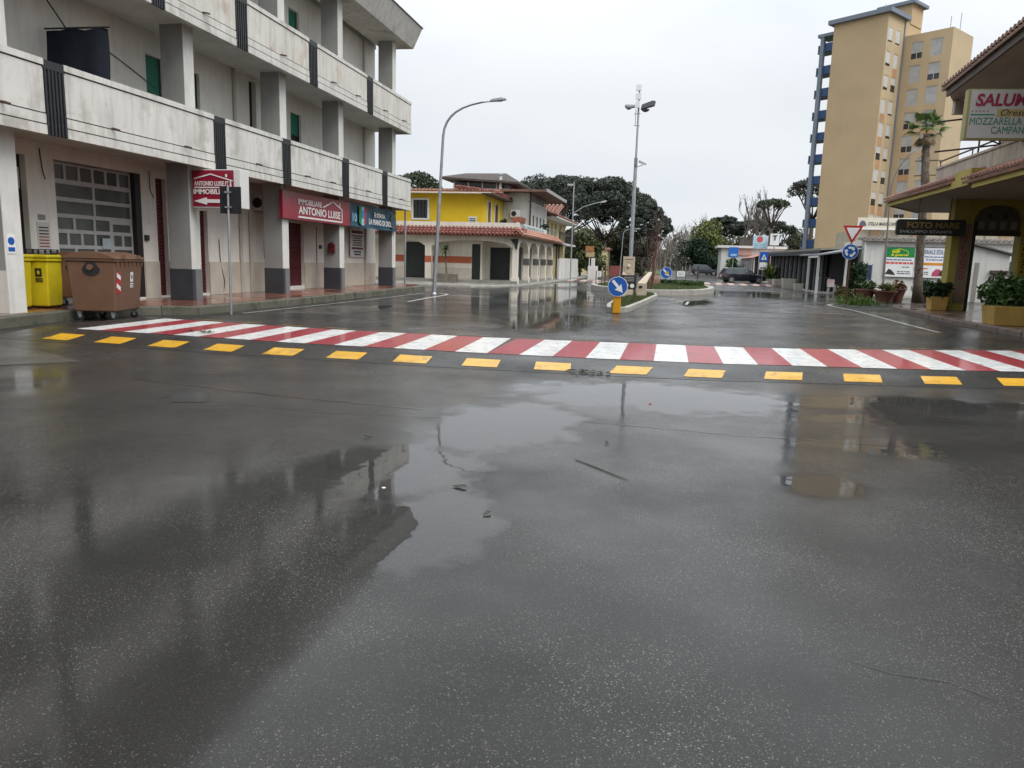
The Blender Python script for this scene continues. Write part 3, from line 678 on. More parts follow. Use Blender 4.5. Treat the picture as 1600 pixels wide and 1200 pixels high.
mb = MB(); bar2(mb, (23.72, 2.76), (27.2, 2.76), .055, fx); bar2(mb, (27.2, 2.735), (27.2, 3.25), .05, fx); bar2(mb, (27.25, 3.2), (26.4, 3.47), .05, fx); bar2(mb, (26.44, 3.47), (25.6, 3.2), .05, fx); bar2(mb, (27.0, 3.3), (27.0, 3.46), .06, fx)
mb.build('house_outline', LETW, sg)
# blue football banner
BANM = mat('banner_blue', (.012, .075, .125), .45, .45, 1.6)
bn = thing('banner', 'dark blue printed banner with shield emblem and white slogan, at the building corner', 'banner', (-12.4, 30.5, 2.62))
n = 16; vs = []
for i in range(n+1):
    y = 28.0+5.1*i/n
    for j in range(5):
        z = 2.66+.92*j/4; vs.append((-12.41+.03*math.sin(i*1.3+j)+.01*math.sin(j*2.+i*.6), y, z+.015*math.sin(i*1.1)))
MB().add(vs, [(i*5+j, (i+1)*5+j, (i+1)*5+j+1, i*5+j+1) for i in range(n) for j in range(4)]).build('sheet', BANM, bn, smooth=True, flip=False)
bxx = -12.36
text('\u00c8 STATA', (bxx, 30.35, 3.14), (0, 1, 0), 1.2, .22, LETW, bn, bold=.03)
text('LA MANO DI DIOS', (bxx, 29.75, 2.82), (0, 1, 0), 2.6, .24, LETW, bn, bold=.03)
text('10', (bxx, 28.1, 2.85), (0, 1, 0), .42, .34, mat('banner_pale', (.25, .45, .6), .5), bn, bold=.02)
cy_, cz_ = 29.1, 3.16
for k, (m_, a, b) in enumerate(((mat('shield_green', (.03, .2, .06), .5), -.36, -.12), (mat('shield_sky', (.3, .55, .7), .5), -.12, .12), (mat('shield_red', (.35, .03, .04), .5), .12, .36))):
    def yb(t): return cz_-.42+.9*abs(t)**2.2
    MB().extr([(bxx, cy_+a, yb(a)), (bxx, cy_+(a+b)/2, yb((a+b)/2)), (bxx, cy_+b, yb(b)), (bxx, cy_+b, cz_+.33), (bxx, cy_+a, cz_+.33)], (.012, 0, 0)).build('shield_stripe', m_, bn)
MB().disc((bxx+.012, cy_, cz_+.02), .17, (1, 0, 0), .008, 20).build('shield_disc', mat('shield_disc', (.05, .2, .45), .5), bn)
MB().disc((bxx-.01, 32.55, 3.08), .33, (1, 0, 0), .02, 24).build('crest_ring', mat('crest_brown', (.11, .075, .045), .5), bn)
MB().disc((bxx+.012, 32.55, 3.08), .25, (1, 0, 0), .006, 24).build('crest_disc', BANM, bn)
# projecting box sign
ps = thing('projecting_sign', 'square red projecting box sign with white arrow and house outline over the pavement', 'sign', (-11.75, 18.2, 2.6))
MB().box(-12.42, -11.02, 18.0, 18.42, 2.64, 3.62).build('box', [WHITEP], ps, bevel=.01)
MB().box(-12.40, -11.2, 17.985, 17.999, 2.68, 3.6).build('face', SHOPRED, ps)
fy = 17.98
text('ANTONIO LUISE.IT', (-12.34, fy, 3.20), (1, 0, 0), 1.0, .12, LETW, ps, bold=.02)
text('IMMOBILIARE', (-12.36, fy, 2.99), (1, 0, 0), 1.1, .13, LETW, ps, bold=.03)
def bar3(mb, a, b, w, y):
    a = Vector((a[0], y, a[1])); b = Vector((b[0], y, b[1])); t = (b-a).normalized(); n = t.cross(Vector((0, 1, 0)))*w/2
    mb.extr([a-n, b-n, b+n, a+n], (0, -.01, 0))
mb = MB(); bar3(mb, (-12.34, 3.16), (-11.28, 3.16), .03, fy); bar3(mb, (-12.34, 3.38), (-11.85, 3.5), .03, fy); bar3(mb, (-11.85, 3.5), (-11.22, 3.33), .03, fy); bar3(mb, (-11.28, 3.33), (-11.28, 3.15), .035, fy); bar3(mb, (-11.4, 3.42), (-11.4, 3.5), .05, fy); mb.build('house_outline', LETW, ps)
MB().extr([(-12.36, fy, 2.81), (-11.98, fy, 2.72), (-11.98, fy, 2.77), (-11.3, fy, 2.77), (-11.3, fy, 2.86), (-11.98, fy, 2.86), (-11.98, fy, 2.91)], (0, -.01, 0)).build('arrow', LETW, ps)
MB().tube([(-12.5, 18.2, 3.5), (-12.4, 18.2, 3.5)], .03, 6).build('bracket', BLACKM, ps)
# poster board, letterbox, notices
bd = thing('notice_board', 'tall white notice board with lines of dark print on the wall below the banner', 'notice board', (WX+.05, 31.8, 1.45))
MB().box(WX+.06, WX+.09, 31.04, 32.55, 1.46, 2.75).build('panel', WHITEP, bd)
PRT = mat('print_dark', (.06, .05, .05), .6); PRTR = mat('print_red', (.12, .02, .025), .6)
for z, h, w, m_ in ((2.5, .12, 1.2, PRTR), (2.36, .05, 1.2, PRT), (2.26, .05, .9, PRT), (2.16, .05, 1.0, PRT), (2.06, .05, .95, PRT), (1.96, .05, 1.0, PRT), (1.80, .09, 1.25, PRTR), (1.66, .07, .8, PRT), (1.54, .07, .7, PRT)):
    MB().box(WX+.09, WX+.094, 31.8-w/2, 31.8+w/2, z, z+h).build('print_line', m_, bd)
lb = thing('letterbox', 'small dark red letterbox with arched lid on a grey pillar', 'letterbox', (PXF-.3, 27.2, 1.6))
xx0, xx1 = PXF-.42, PXF-.16
MB().extr([(xx0, 27.27, 1.62), (xx1, 27.27, 1.62), (xx1, 27.27, 1.92), ((xx0+xx1)/2+.06, 27.27, 2.0), ((xx0+xx1)/2-.06, 27.27, 2.0), (xx0, 27.27, 1.92)], (0, -.12, 0)).build('body', mat('letterbox_red', (.10, .015, .015), .45), lb, bevel=.008)
MB().box(xx0+.04, xx1-.04, 27.13, 27.149, 1.85, 1.87).build('slot', BLACKM, lb)
ac = thing('air_conditioner', 'small white air conditioner unit high on the wall by a grey pillar', 'air conditioner', (WX+.2, 23.7, 2.9))
MB().box(WX+.04, WX+.36, 23.3, 24.05, 2.92, 3.42).build('case', mat('ac_case', (.6, .59, .56), .5), ac, bevel=.015)
MB().disc((WX+.2, 23.30, 3.17), .17, (0, -1, 0), .01, 20).build('vent', BLACKM, ac)
for y in (23.4, 23.9): MB().box(WX+.002, WX+.36, y, y+.04, 2.86, 2.915).build('bracket', GALV, ac)
nt_ = thing('notice_plate', 'small blue and white notice plate on the nearest pillar above the yellow bins', 'notice', (PXF+.03, 12.35, 1.3))
MB().box(PXF+.022, PXF+.032, 12.29, 12.48, 1.36, 1.72).build('plate', SIGNWHITE, nt_)
MB().disc((PXF+.033, 12.385, 1.60), .075, (1, 0, 0), .004, 20).build('symbol', SIGNBLUE, nt_); MB().box(PXF+.032, PXF+.036, 12.31, 12.46, 1.40, 1.48).build('caption', SIGNBLUE, nt_)
nt2 = thing('wall_notice', 'white paper notice with red print on the wall behind the yellow bins', 'notice', (WX+.02, 14.6, 1.4))
MB().box(WX+.004, WX+.012, 14.4, 14.75, 1.45, 2.05).build('sheet', mat('paper2', (.55, .53, .5), .7), nt2)
for k in range(7): MB().box(WX+.012, WX+.015, 14.44, 14.71, 1.5+.07*k, 1.53+.07*k).build('print_line', mat('print_redish', (.3, .08, .07), .6) if k < 4 else PRT, nt2)
MB().box(WX+.004, WX+.012, 14.45, 14.65, 2.1, 2.22).build('number_plate', mat('plate_dark', (.25, .25, .25), .6), nt2)
# dark cloth hung across the first balcony
aw = thing('dark_awning', 'black cloth screen hung across the lower balcony at top left', 'awning', (-13, 15, 4.0))
vs = []
for i in range(9):
    for j in range(9):
        vs.append((-13.82+1.55*i/8, 15.0+.05*math.sin(i*1.7)+.02*math.sin(j+i), 4.1+2.12*j/8+.02*math.sin(i*2.)*(j == 8)))
MB().add(vs, [(i*9+j, (i+1)*9+j, (i+1)*9+j+1, i*9+j+1) for i in range(8) for j in range(8)]).build('cloth', mat('navy_cloth', (.008, .011, .02), .85, .2, 3), aw, smooth=True, flip=False)
MB().tube([(-13.84, 15.0, 6.26), (-12.2, 15.0, 6.24)], .02, 6).build('rod', BLACKM, aw)
MB().tube([(-13.84, 15.0, 7.0), (-13.3, 15.0, 6.26)], .015, 6).build('stay', BLACKM, aw)

# ------------------------------------------------------------------ bins
def wheelie(name, label, loc, rz, w0, d0, w1, d1, zb, zt, lid, col, four, group):
    t = thing(name, label, 'bin', loc, group); X = rotz(rz, loc); m_ = mat(col[0], col[1], .38, .1, 3, bump=.08, bs=200)
    ml = mat(col[0]+'_lid', tuple(c*.95 for c in col[1]), .38, .1, 3)
    def M(): return MB(X)
    mb = M(); mb.frustum((0, 0), w0, d0, w1, d1, zb, zt); mb.build('body', m_, t, bevel=.03)
    mb = M(); mb.box(-w1-.03, w1+.03, -d1-.03, d1+.03, zt+.002, zt+.06); mb.build('rim', m_, t, bevel=.012)
    if four:
        n = 8; vs = []
        for i in range(n+1):
            y = -d1-.05+(2*d1+.1)*i/n; z = zt+.07+lid*(1-(abs(2*i/n-1))**2.2)
            vs += [(-w1-.05, y, z), (w1+.05, y, z)]
        vs2 = [(x, y, zt+.062) for (x, y, z) in vs]
        k = len(vs); fs = [(2*i, 2*i+1, 2*i+3, 2*i+2) for i in range(n)]+[(0+2*i, 2*i+2, k+2*i+2, k+2*i) for i in range(n)]+[(2*i+1, 2*i+3, k+2*i+3, k+2*i+1) for i in range(n)]+[(0, 1, k+1, k), (2*n, 2*n+1, k+2*n+1, k+2*n)]
        M().add(vs+vs2, fs).build('lid', ml, t, bevel=.012)
        for s in (-1, 1):
            for q in (-.55, .55): M().box(q*w1-.06, q*w1+.06, s*(d1+.052)-.02, s*(d1+.052)+.02, zt+.06, zt+.14).build('lid_grip', m_, t)
            for k in range(7): M().box(-w1*.9+k*w1*.3-.015, -w1*.9+k*w1*.3+.015, s*(d1+.012)-.012, s*(d1+.012)+.012, zt-.1, zt).build('rib', m_, t)
            M().tube([(s*(w1+.0), 0, zt-.12), (s*(w1+.06), 0, zt-.12)], .06, 12).build('lifting_pin', m_, t)
            q = M(); q.extr([(s*(w1*.985), .18*math.cos(a), zt-.16+.13*math.sin(a)) for a in np.linspace(PI, 2*PI, 12)]+[(s*(w1*.985), .09, zt-.02), (s*(w1*.985), -.09, zt-.02)], (s*.012, 0, 0)); q.build('trunnion_hole', BLACKM, t)
        for sx in (-1, 1):
            for sy in (-1, 1):
                cx_, cy_ = sx*w0*.82, sy*d0*.8
                wl_ = M().tube([(cx_-.022, cy_, .08), (cx_+.022, cy_, .08)], .08, 16).build('wheel', RUBBER, t)
                M().extr([(cx_-.04, cy_-.06, zb+.004), (cx_-.04, cy_+.04, zb+.004), (cx_-.04, cy_+.03, .07), (cx_-.04, cy_-.02, .07)], (.012, 0, 0)).build('fork', GALV, wl_)
                M().extr([(cx_+.03, cy_-.06, zb+.004), (cx_+.03, cy_+.04, zb+.004), (cx_+.03, cy_+.03, .07), (cx_+.03, cy_-.02, .07)], (.012, 0, 0)).build('fork', GALV, wl_)
    else:
        M().box(-w1-.05, w1+.05, -d1-.05, d1+.06, zt+.062, zt+.062+lid).build('lid', ml, t, bevel=.03)
        M().tube([(-w1*.6, d1+.1, zt+.03), (w1*.6, d1+.1, zt+.03)], .018, 8).build('handle', m_, t)
        for sx in (-1, 1): M().tube([(sx*w0-.09*sx, d0*.8, .08), (sx*w0-.03*sx, d0*.8, .08)], .08, 16).build('wheel', RUBBER, t)
    return t, X
def sticker(X, t, p0, wv, hv, kind):
    mb = MB(X); p0 = Vector(p0); w = Vector(wv); h = Vector(hv); nn = w.cross(h).normalized()*.004
    if kind == 'hazard':
        MB(X).extr([p0, p0+w, p0+w+h, p0+h], nn).build('hazard_sticker', SIGNRED, t)
        for k in range(2):
            a = p0+h*(.12+.5*k)+nn
            MB(X).extr([a+h*.18, a+w, a+w+h*.2, a+h*.38], nn*.6).build('hazard_stripe', SIGNWHITE, t)
    else:
        s = MB(X).extr([p0+h*.4, p0+w+h*.4, p0+w+h, p0+h], nn).build('label_sticker', SIGNWHITE if kind == 'w' else BLACKM, t)
        c = p0+w*.5+h*.7+nn; MB(X).extr([c+w*.22*math.cos(a)+h*.15*math.sin(a) for a in np.linspace(0, 2*PI, 12)[:-1]], nn*.5).build('label_symbol', BLACKM if kind == 'w' else mat('yellow_print', (.6, .5, .02), .5), t)
        for k in range(3): MB(X).extr([p0+h*(.03+.11*k)-w*.05, p0+h*(.03+.11*k)+w*1.1, p0+h*(.09+.11*k)+w*1.1, p0+h*(.09+.11*k)-w*.05], nn).build('label_line', SIGNWHITE if kind == 'w' else BLACKM, t)
BR = ('bin_brown', (.150, .082, .050)); YE = ('bin_yellow', (.64, .52, .02))
rzb = R(-76)
t, X = wheelie('waste_container', 'large brown four wheeled waste container with hazard stripes at the kerb', (-11.85, 14.05, 0), rzb, .56, .43, .62, .50, .2, 1.24, .13, BR, True, 'brown waste containers')
# local +y side faces the street
def facepos(u, v, w0=.56, d0=.43, w1=.62, d1=.50, zb=.2, zt=1.24, side='y'):
    tt = (v-zb)/(zt-zb)
    if side == 'y': return (u, d0+(d1-d0)*tt+.004, v)
    return (w0+(w1-w0)*tt+.004, u, v)
def stick_y(u, v, w, h, kind):
    a = Vector(facepos(u, v)); b = Vector(facepos(u, v+h)); sticker(X, t, a, (-w, 0, 0), b-a, kind)
stick_y(.55, .58, .17, .44, 'hazard'); stick_y(-.06, .68, .12, .34, 'w')
def stick_x(u, v, w, h, kind, s=1):
    a = Vector(facepos(u, v, side='x')); b = Vector(facepos(u, v+h, side='x')); sticker(X, t, a, (0, w, 0), b-a, kind)
t2, X2 = wheelie('waste_container', 'brown four wheeled waste container partly hidden behind another brown one', (-13.05, 14.85, SWZ+.001), rzb+.06, .5, .40, .55, .46, .2, 1.05, .1, BR, True, 'brown waste containers')
for i, (lx, ly, lab) in enumerate([(-13.38, 14.0, 'yellow wheeled bin standing next to the brown containers, black crate on top'), (-13.55, 13.35, 'yellow wheeled bin half hidden by the nearest pillar')]):
    t3, X3 = wheelie('wheeled_bin', lab, (lx, ly, SWZ), R(10), .24, .24, .27, .27, .03, 1.0, .08, YE, False, 'yellow wheeled bins')
    sticker(X3, t3, (.0, -.263, .55), (.14, 0, 0), (0, -.01, .3), 'k')
    sticker(X3, t3, (-.24, -.263, .62), (.08, 0, 0), (0, -.01, .24), 'hazard')
cr0 = thing('plastic_crate', 'black open plastic crate lying on the lid of a yellow bin', 'crate', (-13.4, 14.02, 1.345)); X4 = rotz(R(20), (-13.4, 14.02, 1.345))
MB(X4).box(-.27, .27, -.18, .18, 0, .012).build('base', BLACKM, cr0)
for (a, b, c, d) in ((-.27, .27, -.18, -.165), (-.27, .27, .165, .18), (-.27, -.255, -.164, .164), (.255, .27, -.164, .164)):
    for z in (.02, .055, .09): MB(X4).box(a, b, c, d, z, z+.02).build('slat', BLACKM, cr0)
for sx in (-1, 0, 1):
    for sy in (-1, 1): MB(X4).box(sx*.25-.02, sx*.25+.02, sy*.16-.008, sy*.16+.008, .013, .11).build('corner_post', BLACKM, cr0)

# ------------------------------------------------------------------ sign post seen from behind, street lamp
sp = thing('road_sign', 'dark back of a square road sign on a thin galvanised post by the crossing', 'sign', (-10.45, 16.5, 0))
MB().tube([(-10.45, 16.5, 0), (-10.43, 16.5, 3.08)], .03, 10).build('post', GALV, sp, smooth=True, angle=40)
MB().box(-10.68, -10.12, 16.54, 16.56, 2.42, 3.05).build('plate', BLACKM, sp, bevel=.004)
for z in (2.55, 2.9): MB().box(-10.5, -10.37, 16.45, 16.545, z, z+.04).build('clamp', GALV, sp)
def curved_lamp(label, base, top, head, r0=.07, bend=.8, lean=(0, 0), group=None, m=GALV, hs=1.0):
    t = thing('street_lamp', label, 'street lamp', base, group); b = Vector(base); tp = Vector(top); hd = Vector(head)
    P = [b, b.lerp(tp, .3), b.lerp(tp, .7), tp]; Rr_ = [r0, r0*.9, r0*.72, r0*.6]
    c1 = tp+(tp-b).normalized()*bend
    for k in range(1, 9):
        s = k/8; q = tp.lerp(c1, s).lerp(c1.lerp(hd, s), s); P.append(q); Rr_.append(r0*(.6-.2*s))
    MB().tube(P, Rr_, 10).build('pole', m, t, smooth=True, angle=60)
    d = (hd-P[-2]).normalized(); sd_ = d.cross(Vector((0, 0, 1))).normalized(); up = sd_.cross(d)
    mb = MB(); pts = []
    for (u, w, hh) in ((-.06, .05, .05), (.1, .11, .07), (.4, .13, .08), (.58, .09, .04)):
        pts.append([hd+d*u*hs+sd_*w*hs*sx+up*(hh*hs if su > 0 else -.02*hs) for sx, su in ((-1, -1), (1, -1), (1, 1), (-1, 1))])
    vs = [v for p in pts for v in p]; fs = [(0, 1, 2, 3)[::-1], (12, 13, 14, 15)]
    for i in range(3):
        for k in range(4): fs.append((i*4+k, i*4+(k+1) % 4, i*4+4+(k+1) % 4, i*4+4+k))
    mb.add(vs, fs).build('lamp_head', mat('lamp_grey', (.4, .41, .42), .4, .1, 4), t, bevel=.01)
    MB().box(hd.x+d.x*.3*hs-.1*hs, hd.x+d.x*.3*hs+.1*hs, hd.y+d.y*.3*hs-.08*hs, hd.y+d.y*.3*hs+.08*hs, hd.z+d.z*.3*hs-.045*hs, hd.z+d.z*.3*hs-.022*hs).build('lens', mat('lamp_lens', (.55, .55, .52), .2), t)
    MB().lathe([(r0*1.5, 0), (r0*1.5, .05), (r0*1.1, .12)], (b.x, b.y, b.z), 10).build('foot', m, t)
    return t
curved_lamp('tall curved steel street lamp standing at the end of the left pavement', (-9.52, 29.8, 0), (-9.22, 29.85, 6.35), (-7.25, 29.85, 7.66), .085, 1.2)
# ------------------------------------------------------------------ yellow house with arcade
CREAM = mat('cream_render', (.70, .65, .56), .75, .1, 1., streak=.3, scol=(.3, .27, .22))
YELLOW = mat('yellow_render', (.62, .41, .012), .7, .07, .8, bump=.1, bs=60)
TERRA = mat('terracotta_tile', (.17, .055, .04), .7, .4, 3.5, bump=.2, bs=30, blot=.5, bcol=(.07, .045, .04), bscale=2.)
TERRAP = mat('pale_terracotta', (.34, .17, .12), .7, .3, 3.5, blot=.4, bcol=(.12, .08, .065), bscale=2.)
BANDR = mat('orange_band', (.42, .10, .045), .6, .12, 2)
BANDG = mat('grey_band', (.12, .12, .12), .6, .12, 2)
SHUTG = mat('dark_shutter', (.022, .027, .027), .5, .2, 3)
WFRAME = mat('white_frame', (.6, .6, .58), .5, .05, 4)
def tile_roof(parent, A, Bp, up, m, name='roof_tiles', pitch=.24, rad=.09, rows=3):
    """barrel tiles: A->Bp is the eave line, up the vector from eave to top edge"""
    A = Vector(A); Bp = Vector(Bp); up = Vector(up); n = max(1, int((Bp-A).length/pitch)); d = (Bp-A).normalized(); nn = d.cross(up).normalized()
    if nn.z < 0: nn = -nn
    vs = []; fs = []; K = 5
    for i in range(n):
        c = A+d*((i+.5)*pitch)
        for r in range(rows):
            p0 = c+up*(r/rows)+nn*.03; p1 = c+up*((r+1.08)/rows)+nn*.005; b = len(vs)
            for p, s in ((p0, 1.05), (p1, .85)):
                for k in range(K):
                    a = PI*k/(K-1); vs.append(p+d*math.cos(a)*rad*s+nn*math.sin(a)*rad*s)
            for k in range(K-1): fs.append((b+k, b+k+1, b+K+k+1, b+K+k))
            fs.append(tuple(b+k for k in range(K)))
    o = MB().add(vs, fs).build(name, m, parent, flip=False, smooth=False); o['kind'] = 'stuff'
    MB().add([A-nn*.02, Bp-nn*.02, Bp+up-nn*.02, A+up-nn*.02, A-nn*.1, Bp-nn*.1, Bp+up-nn*.1, A+up-nn*.1], [(0, 1, 2, 3), (7, 6, 5, 4), (0, 4, 5, 1), (1, 5, 6, 2), (2, 6, 7, 3), (3, 7, 4, 0)]).build('roof_deck', m, parent)
    return o
def arch_wall(mb, O, U, N, u0, u1, z0, z1, spring, crown, th, pts=9, pointed=False):
    """spandrel above an arched opening between u0,u1"""
    O = Vector(O); U = Vector(U); N = Vector(N); Z = Vector((0, 0, 1)); c = (u0+u1)/2; hw = (u1-u0)/2
    xs_ = [u0+(u1-u0)*i/(pts-1) for i in range(pts)]
    def az(u):
        t = abs((u-c)/hw); return spring+(crown-spring)*math.sqrt(max(0, 1-t*t)) if not pointed else spring+(crown-spring)*(1-t**1.7)
    for a, b in zip(xs_[:-1], xs_[1:]):
        P = [O+U*a+Z*az(a), O+U*b+Z*az(b), O+U*b+Z*z1, O+U*a+Z*z1]
        mb.extr(P, -N*th)
    return mb
Hs = thing('yellow_house', 'yellow upper storey house with white arched arcade and red tile skirt roof', 'house', (-13, 50, .1))
FZ = .28
MB().box(-24, -8.95, 44.3, 60.0, .104, FZ).build('plinth', CONC, Hs)
# recessed shop walls
holes = [(-16.4, -14.85, FZ, 2.5), (-12.05, -11.5, FZ, 2.45)]; WY = 45.3
MB().sheet((0, WY, 0), (1, 0, 0), (0, -1, 0), -24, -11.4, FZ, 3.2, holes, .15).build('wall', CREAM, Hs, flip=False)
MB().sheet((-11.4, 0, 0), (0, 1, 0), (1, 0, 0), WY, 46.6, FZ, 3.2, [], .15).build('wall', CREAM, Hs, flip=False)
MB().sheet((0, 46.6, 0), (1, 0, 0), (0, -1, 0), -11.4, -9.75, FZ, 3.2, [(-11.2, -9.9, FZ, 2.3)], .15).build('wall', CREAM, Hs, flip=False)
MB().box(-24, -11.6, 45.55, 46.79, FZ, 3.1).build('core', CREAM, Hs)
MB().box(-24, -10.0, 46.8, 60.5, FZ, 3.3).build('core', CREAM, Hs)
for h in holes: MB().box(h[0], h[1], WY+.1, WY+.14, h[2], h[3]).build('shop_shutter', SHUTG, Hs)
MB().box(-11.2, -9.9, 46.7, 46.74, FZ, 2.3).build('shop_shutter', SHUTG, Hs)
MB().box(-14.85, -12.06, WY-.025, WY+.01, 1.27, 1.67).build('colour_band', BANDR, Hs); MB().box(-18, -16.4, WY-.025, WY+.01, 1.27, 1.67).build('colour_band', BANDR, Hs)
for a, b in ((-14.85, -12.06), (-18, -16.4)): MB().box(a, b, WY-.03, WY+.01, FZ, .97).build('skirting', TRAV, Hs)
MB().box(-14.81, -14.39, 44.44, 44.449, 1.27, 1.66).build('colour_band', BANDR, Hs)
sh2 = [(47.6, 50.2, FZ, 2.4), (51.0, 53.4, FZ, 2.4), (54, 56.6, FZ, 2.4), (57.2, 59.4, FZ, 2.4)]
MB().sheet((-9.75, 0, 0), (0, 1, 0), (1, 0, 0), 46.6, 60, FZ, 3.2, sh2, .15).build('wall', CREAM, Hs, flip=False)
for h in sh2: MB().box(-9.92, -9.87, *h).build('shop_shutter', SHUTG, Hs)
MB().box(-9.98, -9.93, 46.62, 59.99, FZ, 3.1).build('shop_back', SHUTG, Hs)
# columns and arches
colsY = [44.6, 48.2, 51.7, 54.9, 58.1]
for i, y in enumerate(colsY):
    c_ = MB().box(-9.3, -8.98, y-.17, y+.17, FZ, 2.2).build('column', CREAM, Hs)
    MB().box(-9.34, -8.96, y-.2, y+.2, 1.25, 1.66).build('colour_band', BANDG, c_) if i else None
    MB().box(-9.35, -8.93, y-.22, y+.22, FZ-.15, FZ+.22).build('column_base', CREAM, c_)
for a, b in zip(colsY[:-1], colsY[1:]):
    mb = MB(); arch_wall(mb, (-9.0, 0, 0), (0, 1, 0), (1, 0, 0), a+.17, b-.17, FZ, 2.98, 2.0, 2.72, .28, 13); mb.build('arch', CREAM, Hs)
for y in colsY: MB().box(-9.28, -9.0, y-.17, y+.17, 2.2, 2.98).build('arch_pier', CREAM, Hs)
colsX = [-24, -19.8, -14.6, -9.14]
for x in colsX[1:-1]:
    MB().box(x-.2, x+.2, 44.45, 44.75, FZ-.15, 2.98).build('column', CREAM, Hs)
for a, b in zip(colsX[:-1], colsX[1:]):
    mb = MB(); arch_wall(mb, (0, 44.46, 0), (1, 0, 0), (0, -1, 0), a+.2, b-.17, FZ, 2.97, 2.25, 2.66, .26, 13); mb.build('arch', CREAM, Hs)
MB().box(-24, -8.9, 44.35, 46.58, 2.985, 3.08).build('soffit', CREAM, Hs); MB().box(-9.74, -8.9, 46.59, 60.1, 2.985, 3.08).build('soffit', CREAM, Hs)
# skirt roof and parapet
tile_roof(Hs, (-24, 43.95, 2.98), (-8.5, 43.95, 2.98), (0, .75, .45), TERRA, rows=3)
tile_roof(Hs, (-8.5, 44.0, 2.98), (-8.5, 60.2, 2.98), (-.55, 0, .45), TERRAP, rows=3)
MB().box(-24, -9.05, 44.72, 44.9, 3.085, 3.74).build('parapet', CREAM, Hs)
MB().box(-9.22, -9.06, 44.91, 55.5, 3.085, 3.78).build('parapet', WFRAME, Hs)
MB().tube([(-9.1, 55.6, 3.95), (-9.1, 60, 3.95)], .03, 6).build('balcony_rail', GALV, Hs)
for y in np.linspace(55.6, 60, 9): MB().tube([(-9.1, y, 3.1), (-9.1, y, 3.95)], .02, 5).build('baluster', GALV, Hs)
MB().box(-24, -9.2, 44.91, 60, 3.31, 3.4).build('terrace_floor', CONC, Hs)
FAS = mat('fascia_letters', (.12, .25, .3), .5)
rnd = random.Random(5); yy = 45.4
while yy < 54.0:      # worn painted letters, no longer legible
    if rnd.random() > .1:
        MB().box(-9.058, -9.05, yy, yy+.05, 3.48, 3.68).build('letter_stroke', FAS, Hs); MB().box(-9.057, -9.05, yy+.06, yy+.17, 3.48+rnd.choice((0, .09, .15)), 3.69).build('letter_stroke', FAS, Hs)
    yy += rnd.uniform(.26, .34)
# wrought corner lantern bracket
MB().extr([(-9.45, 44.4, 2.75), (-8.95, 44.4, 2.8), (-9.0, 44.4, 2.2), (-9.1, 44.4, 2.2), (-9.2, 44.4, 2.5)], (0, -.06, 0)).build('corner_bracket', BLACKM, Hs)
# yellow upper storey
yh = [(-16.45, -15.5, 4.05, 5.2)]
MB().sheet((0, 47, 0), (1, 0, 0), (0, -1, 0), -24, -11.75, 3.4, 5.75, yh, .12).build('upper_wall', YELLOW, Hs, flip=False)
rh = [(47.9, 48.7, 3.45, 5.2), (49.9, 50.9, 3.45, 5.2)]
MB().sheet((-11.75, 0, 0), (0, 1, 0), (1, 0, 0), 47, 52.4, 3.4, 5.75, rh, .12).build('upper_wall', YELLOW, Hs, flip=False)
MB().box(-24, -11.95, 47.2, 58, 3.4, 5.74).build('upper_core', YELLOW, Hs)
w = MB().box(-16.45, -15.5, 47.06, 47.1, 4.05, 5.2).build('window', DARKGLASS, Hs)
for (a, b, c_, d_) in ((-16.58, -16.45, 3.95, 5.32), (-15.5, -15.37, 3.95, 5.32), (-16.45, -15.5, 5.2, 5.32), (-16.45, -15.5, 3.95, 4.05)): MB().box(a, b, 46.95, 47.05, c_, d_).build('frame', WFRAME, w)
for x in (-16.2, -15.97, -15.75): MB().box(x-.015, x+.015, 46.99, 47.02, 4.05, 5.2).build('bar', BLACKM, w)
for h in rh:
    d_ = MB().box(-11.85, -11.82, *h).build('terrace_door', DARKDOOR, Hs)
    MB().box(-11.78, -11.7, h[0]-.12, h[0], h[2], h[3]+.1).build('frame', WFRAME, d_); MB().box(-11.78, -11.7, h[1], h[1]+.12, h[2], h[3]+.1).build('frame', WFRAME, d_)
MB().box(-12.75, -12.2, 46.9, 46.99, 3.75, 4.2).build('vent_grille', WFRAME, Hs)
for z in (3.82, 3.93, 4.04): MB().box(-12.68, -12.27, 46.88, 46.9, z, z+.05).build('grille_slot', BROWNF, Hs)
tile_roof(Hs, (-24, 46.35, 5.72), (-11.1, 46.35, 5.72), (0, 3.2, .3), TERRAP, rows=8)
tile_roof(Hs, (-11.1, 46.4, 5.72), (-11.1, 53, 5.72), (-2.4, 0, .3), TERRA, rows=8)
MB().box(-24, -11.15, 46.3, 46.98, 5.60, 5.66).build('eave_board', CREAM, Hs); MB().box(-11.74, -11.05, 46.3, 53, 5.55, 5.62).build('eave_board', BROWNF, Hs)
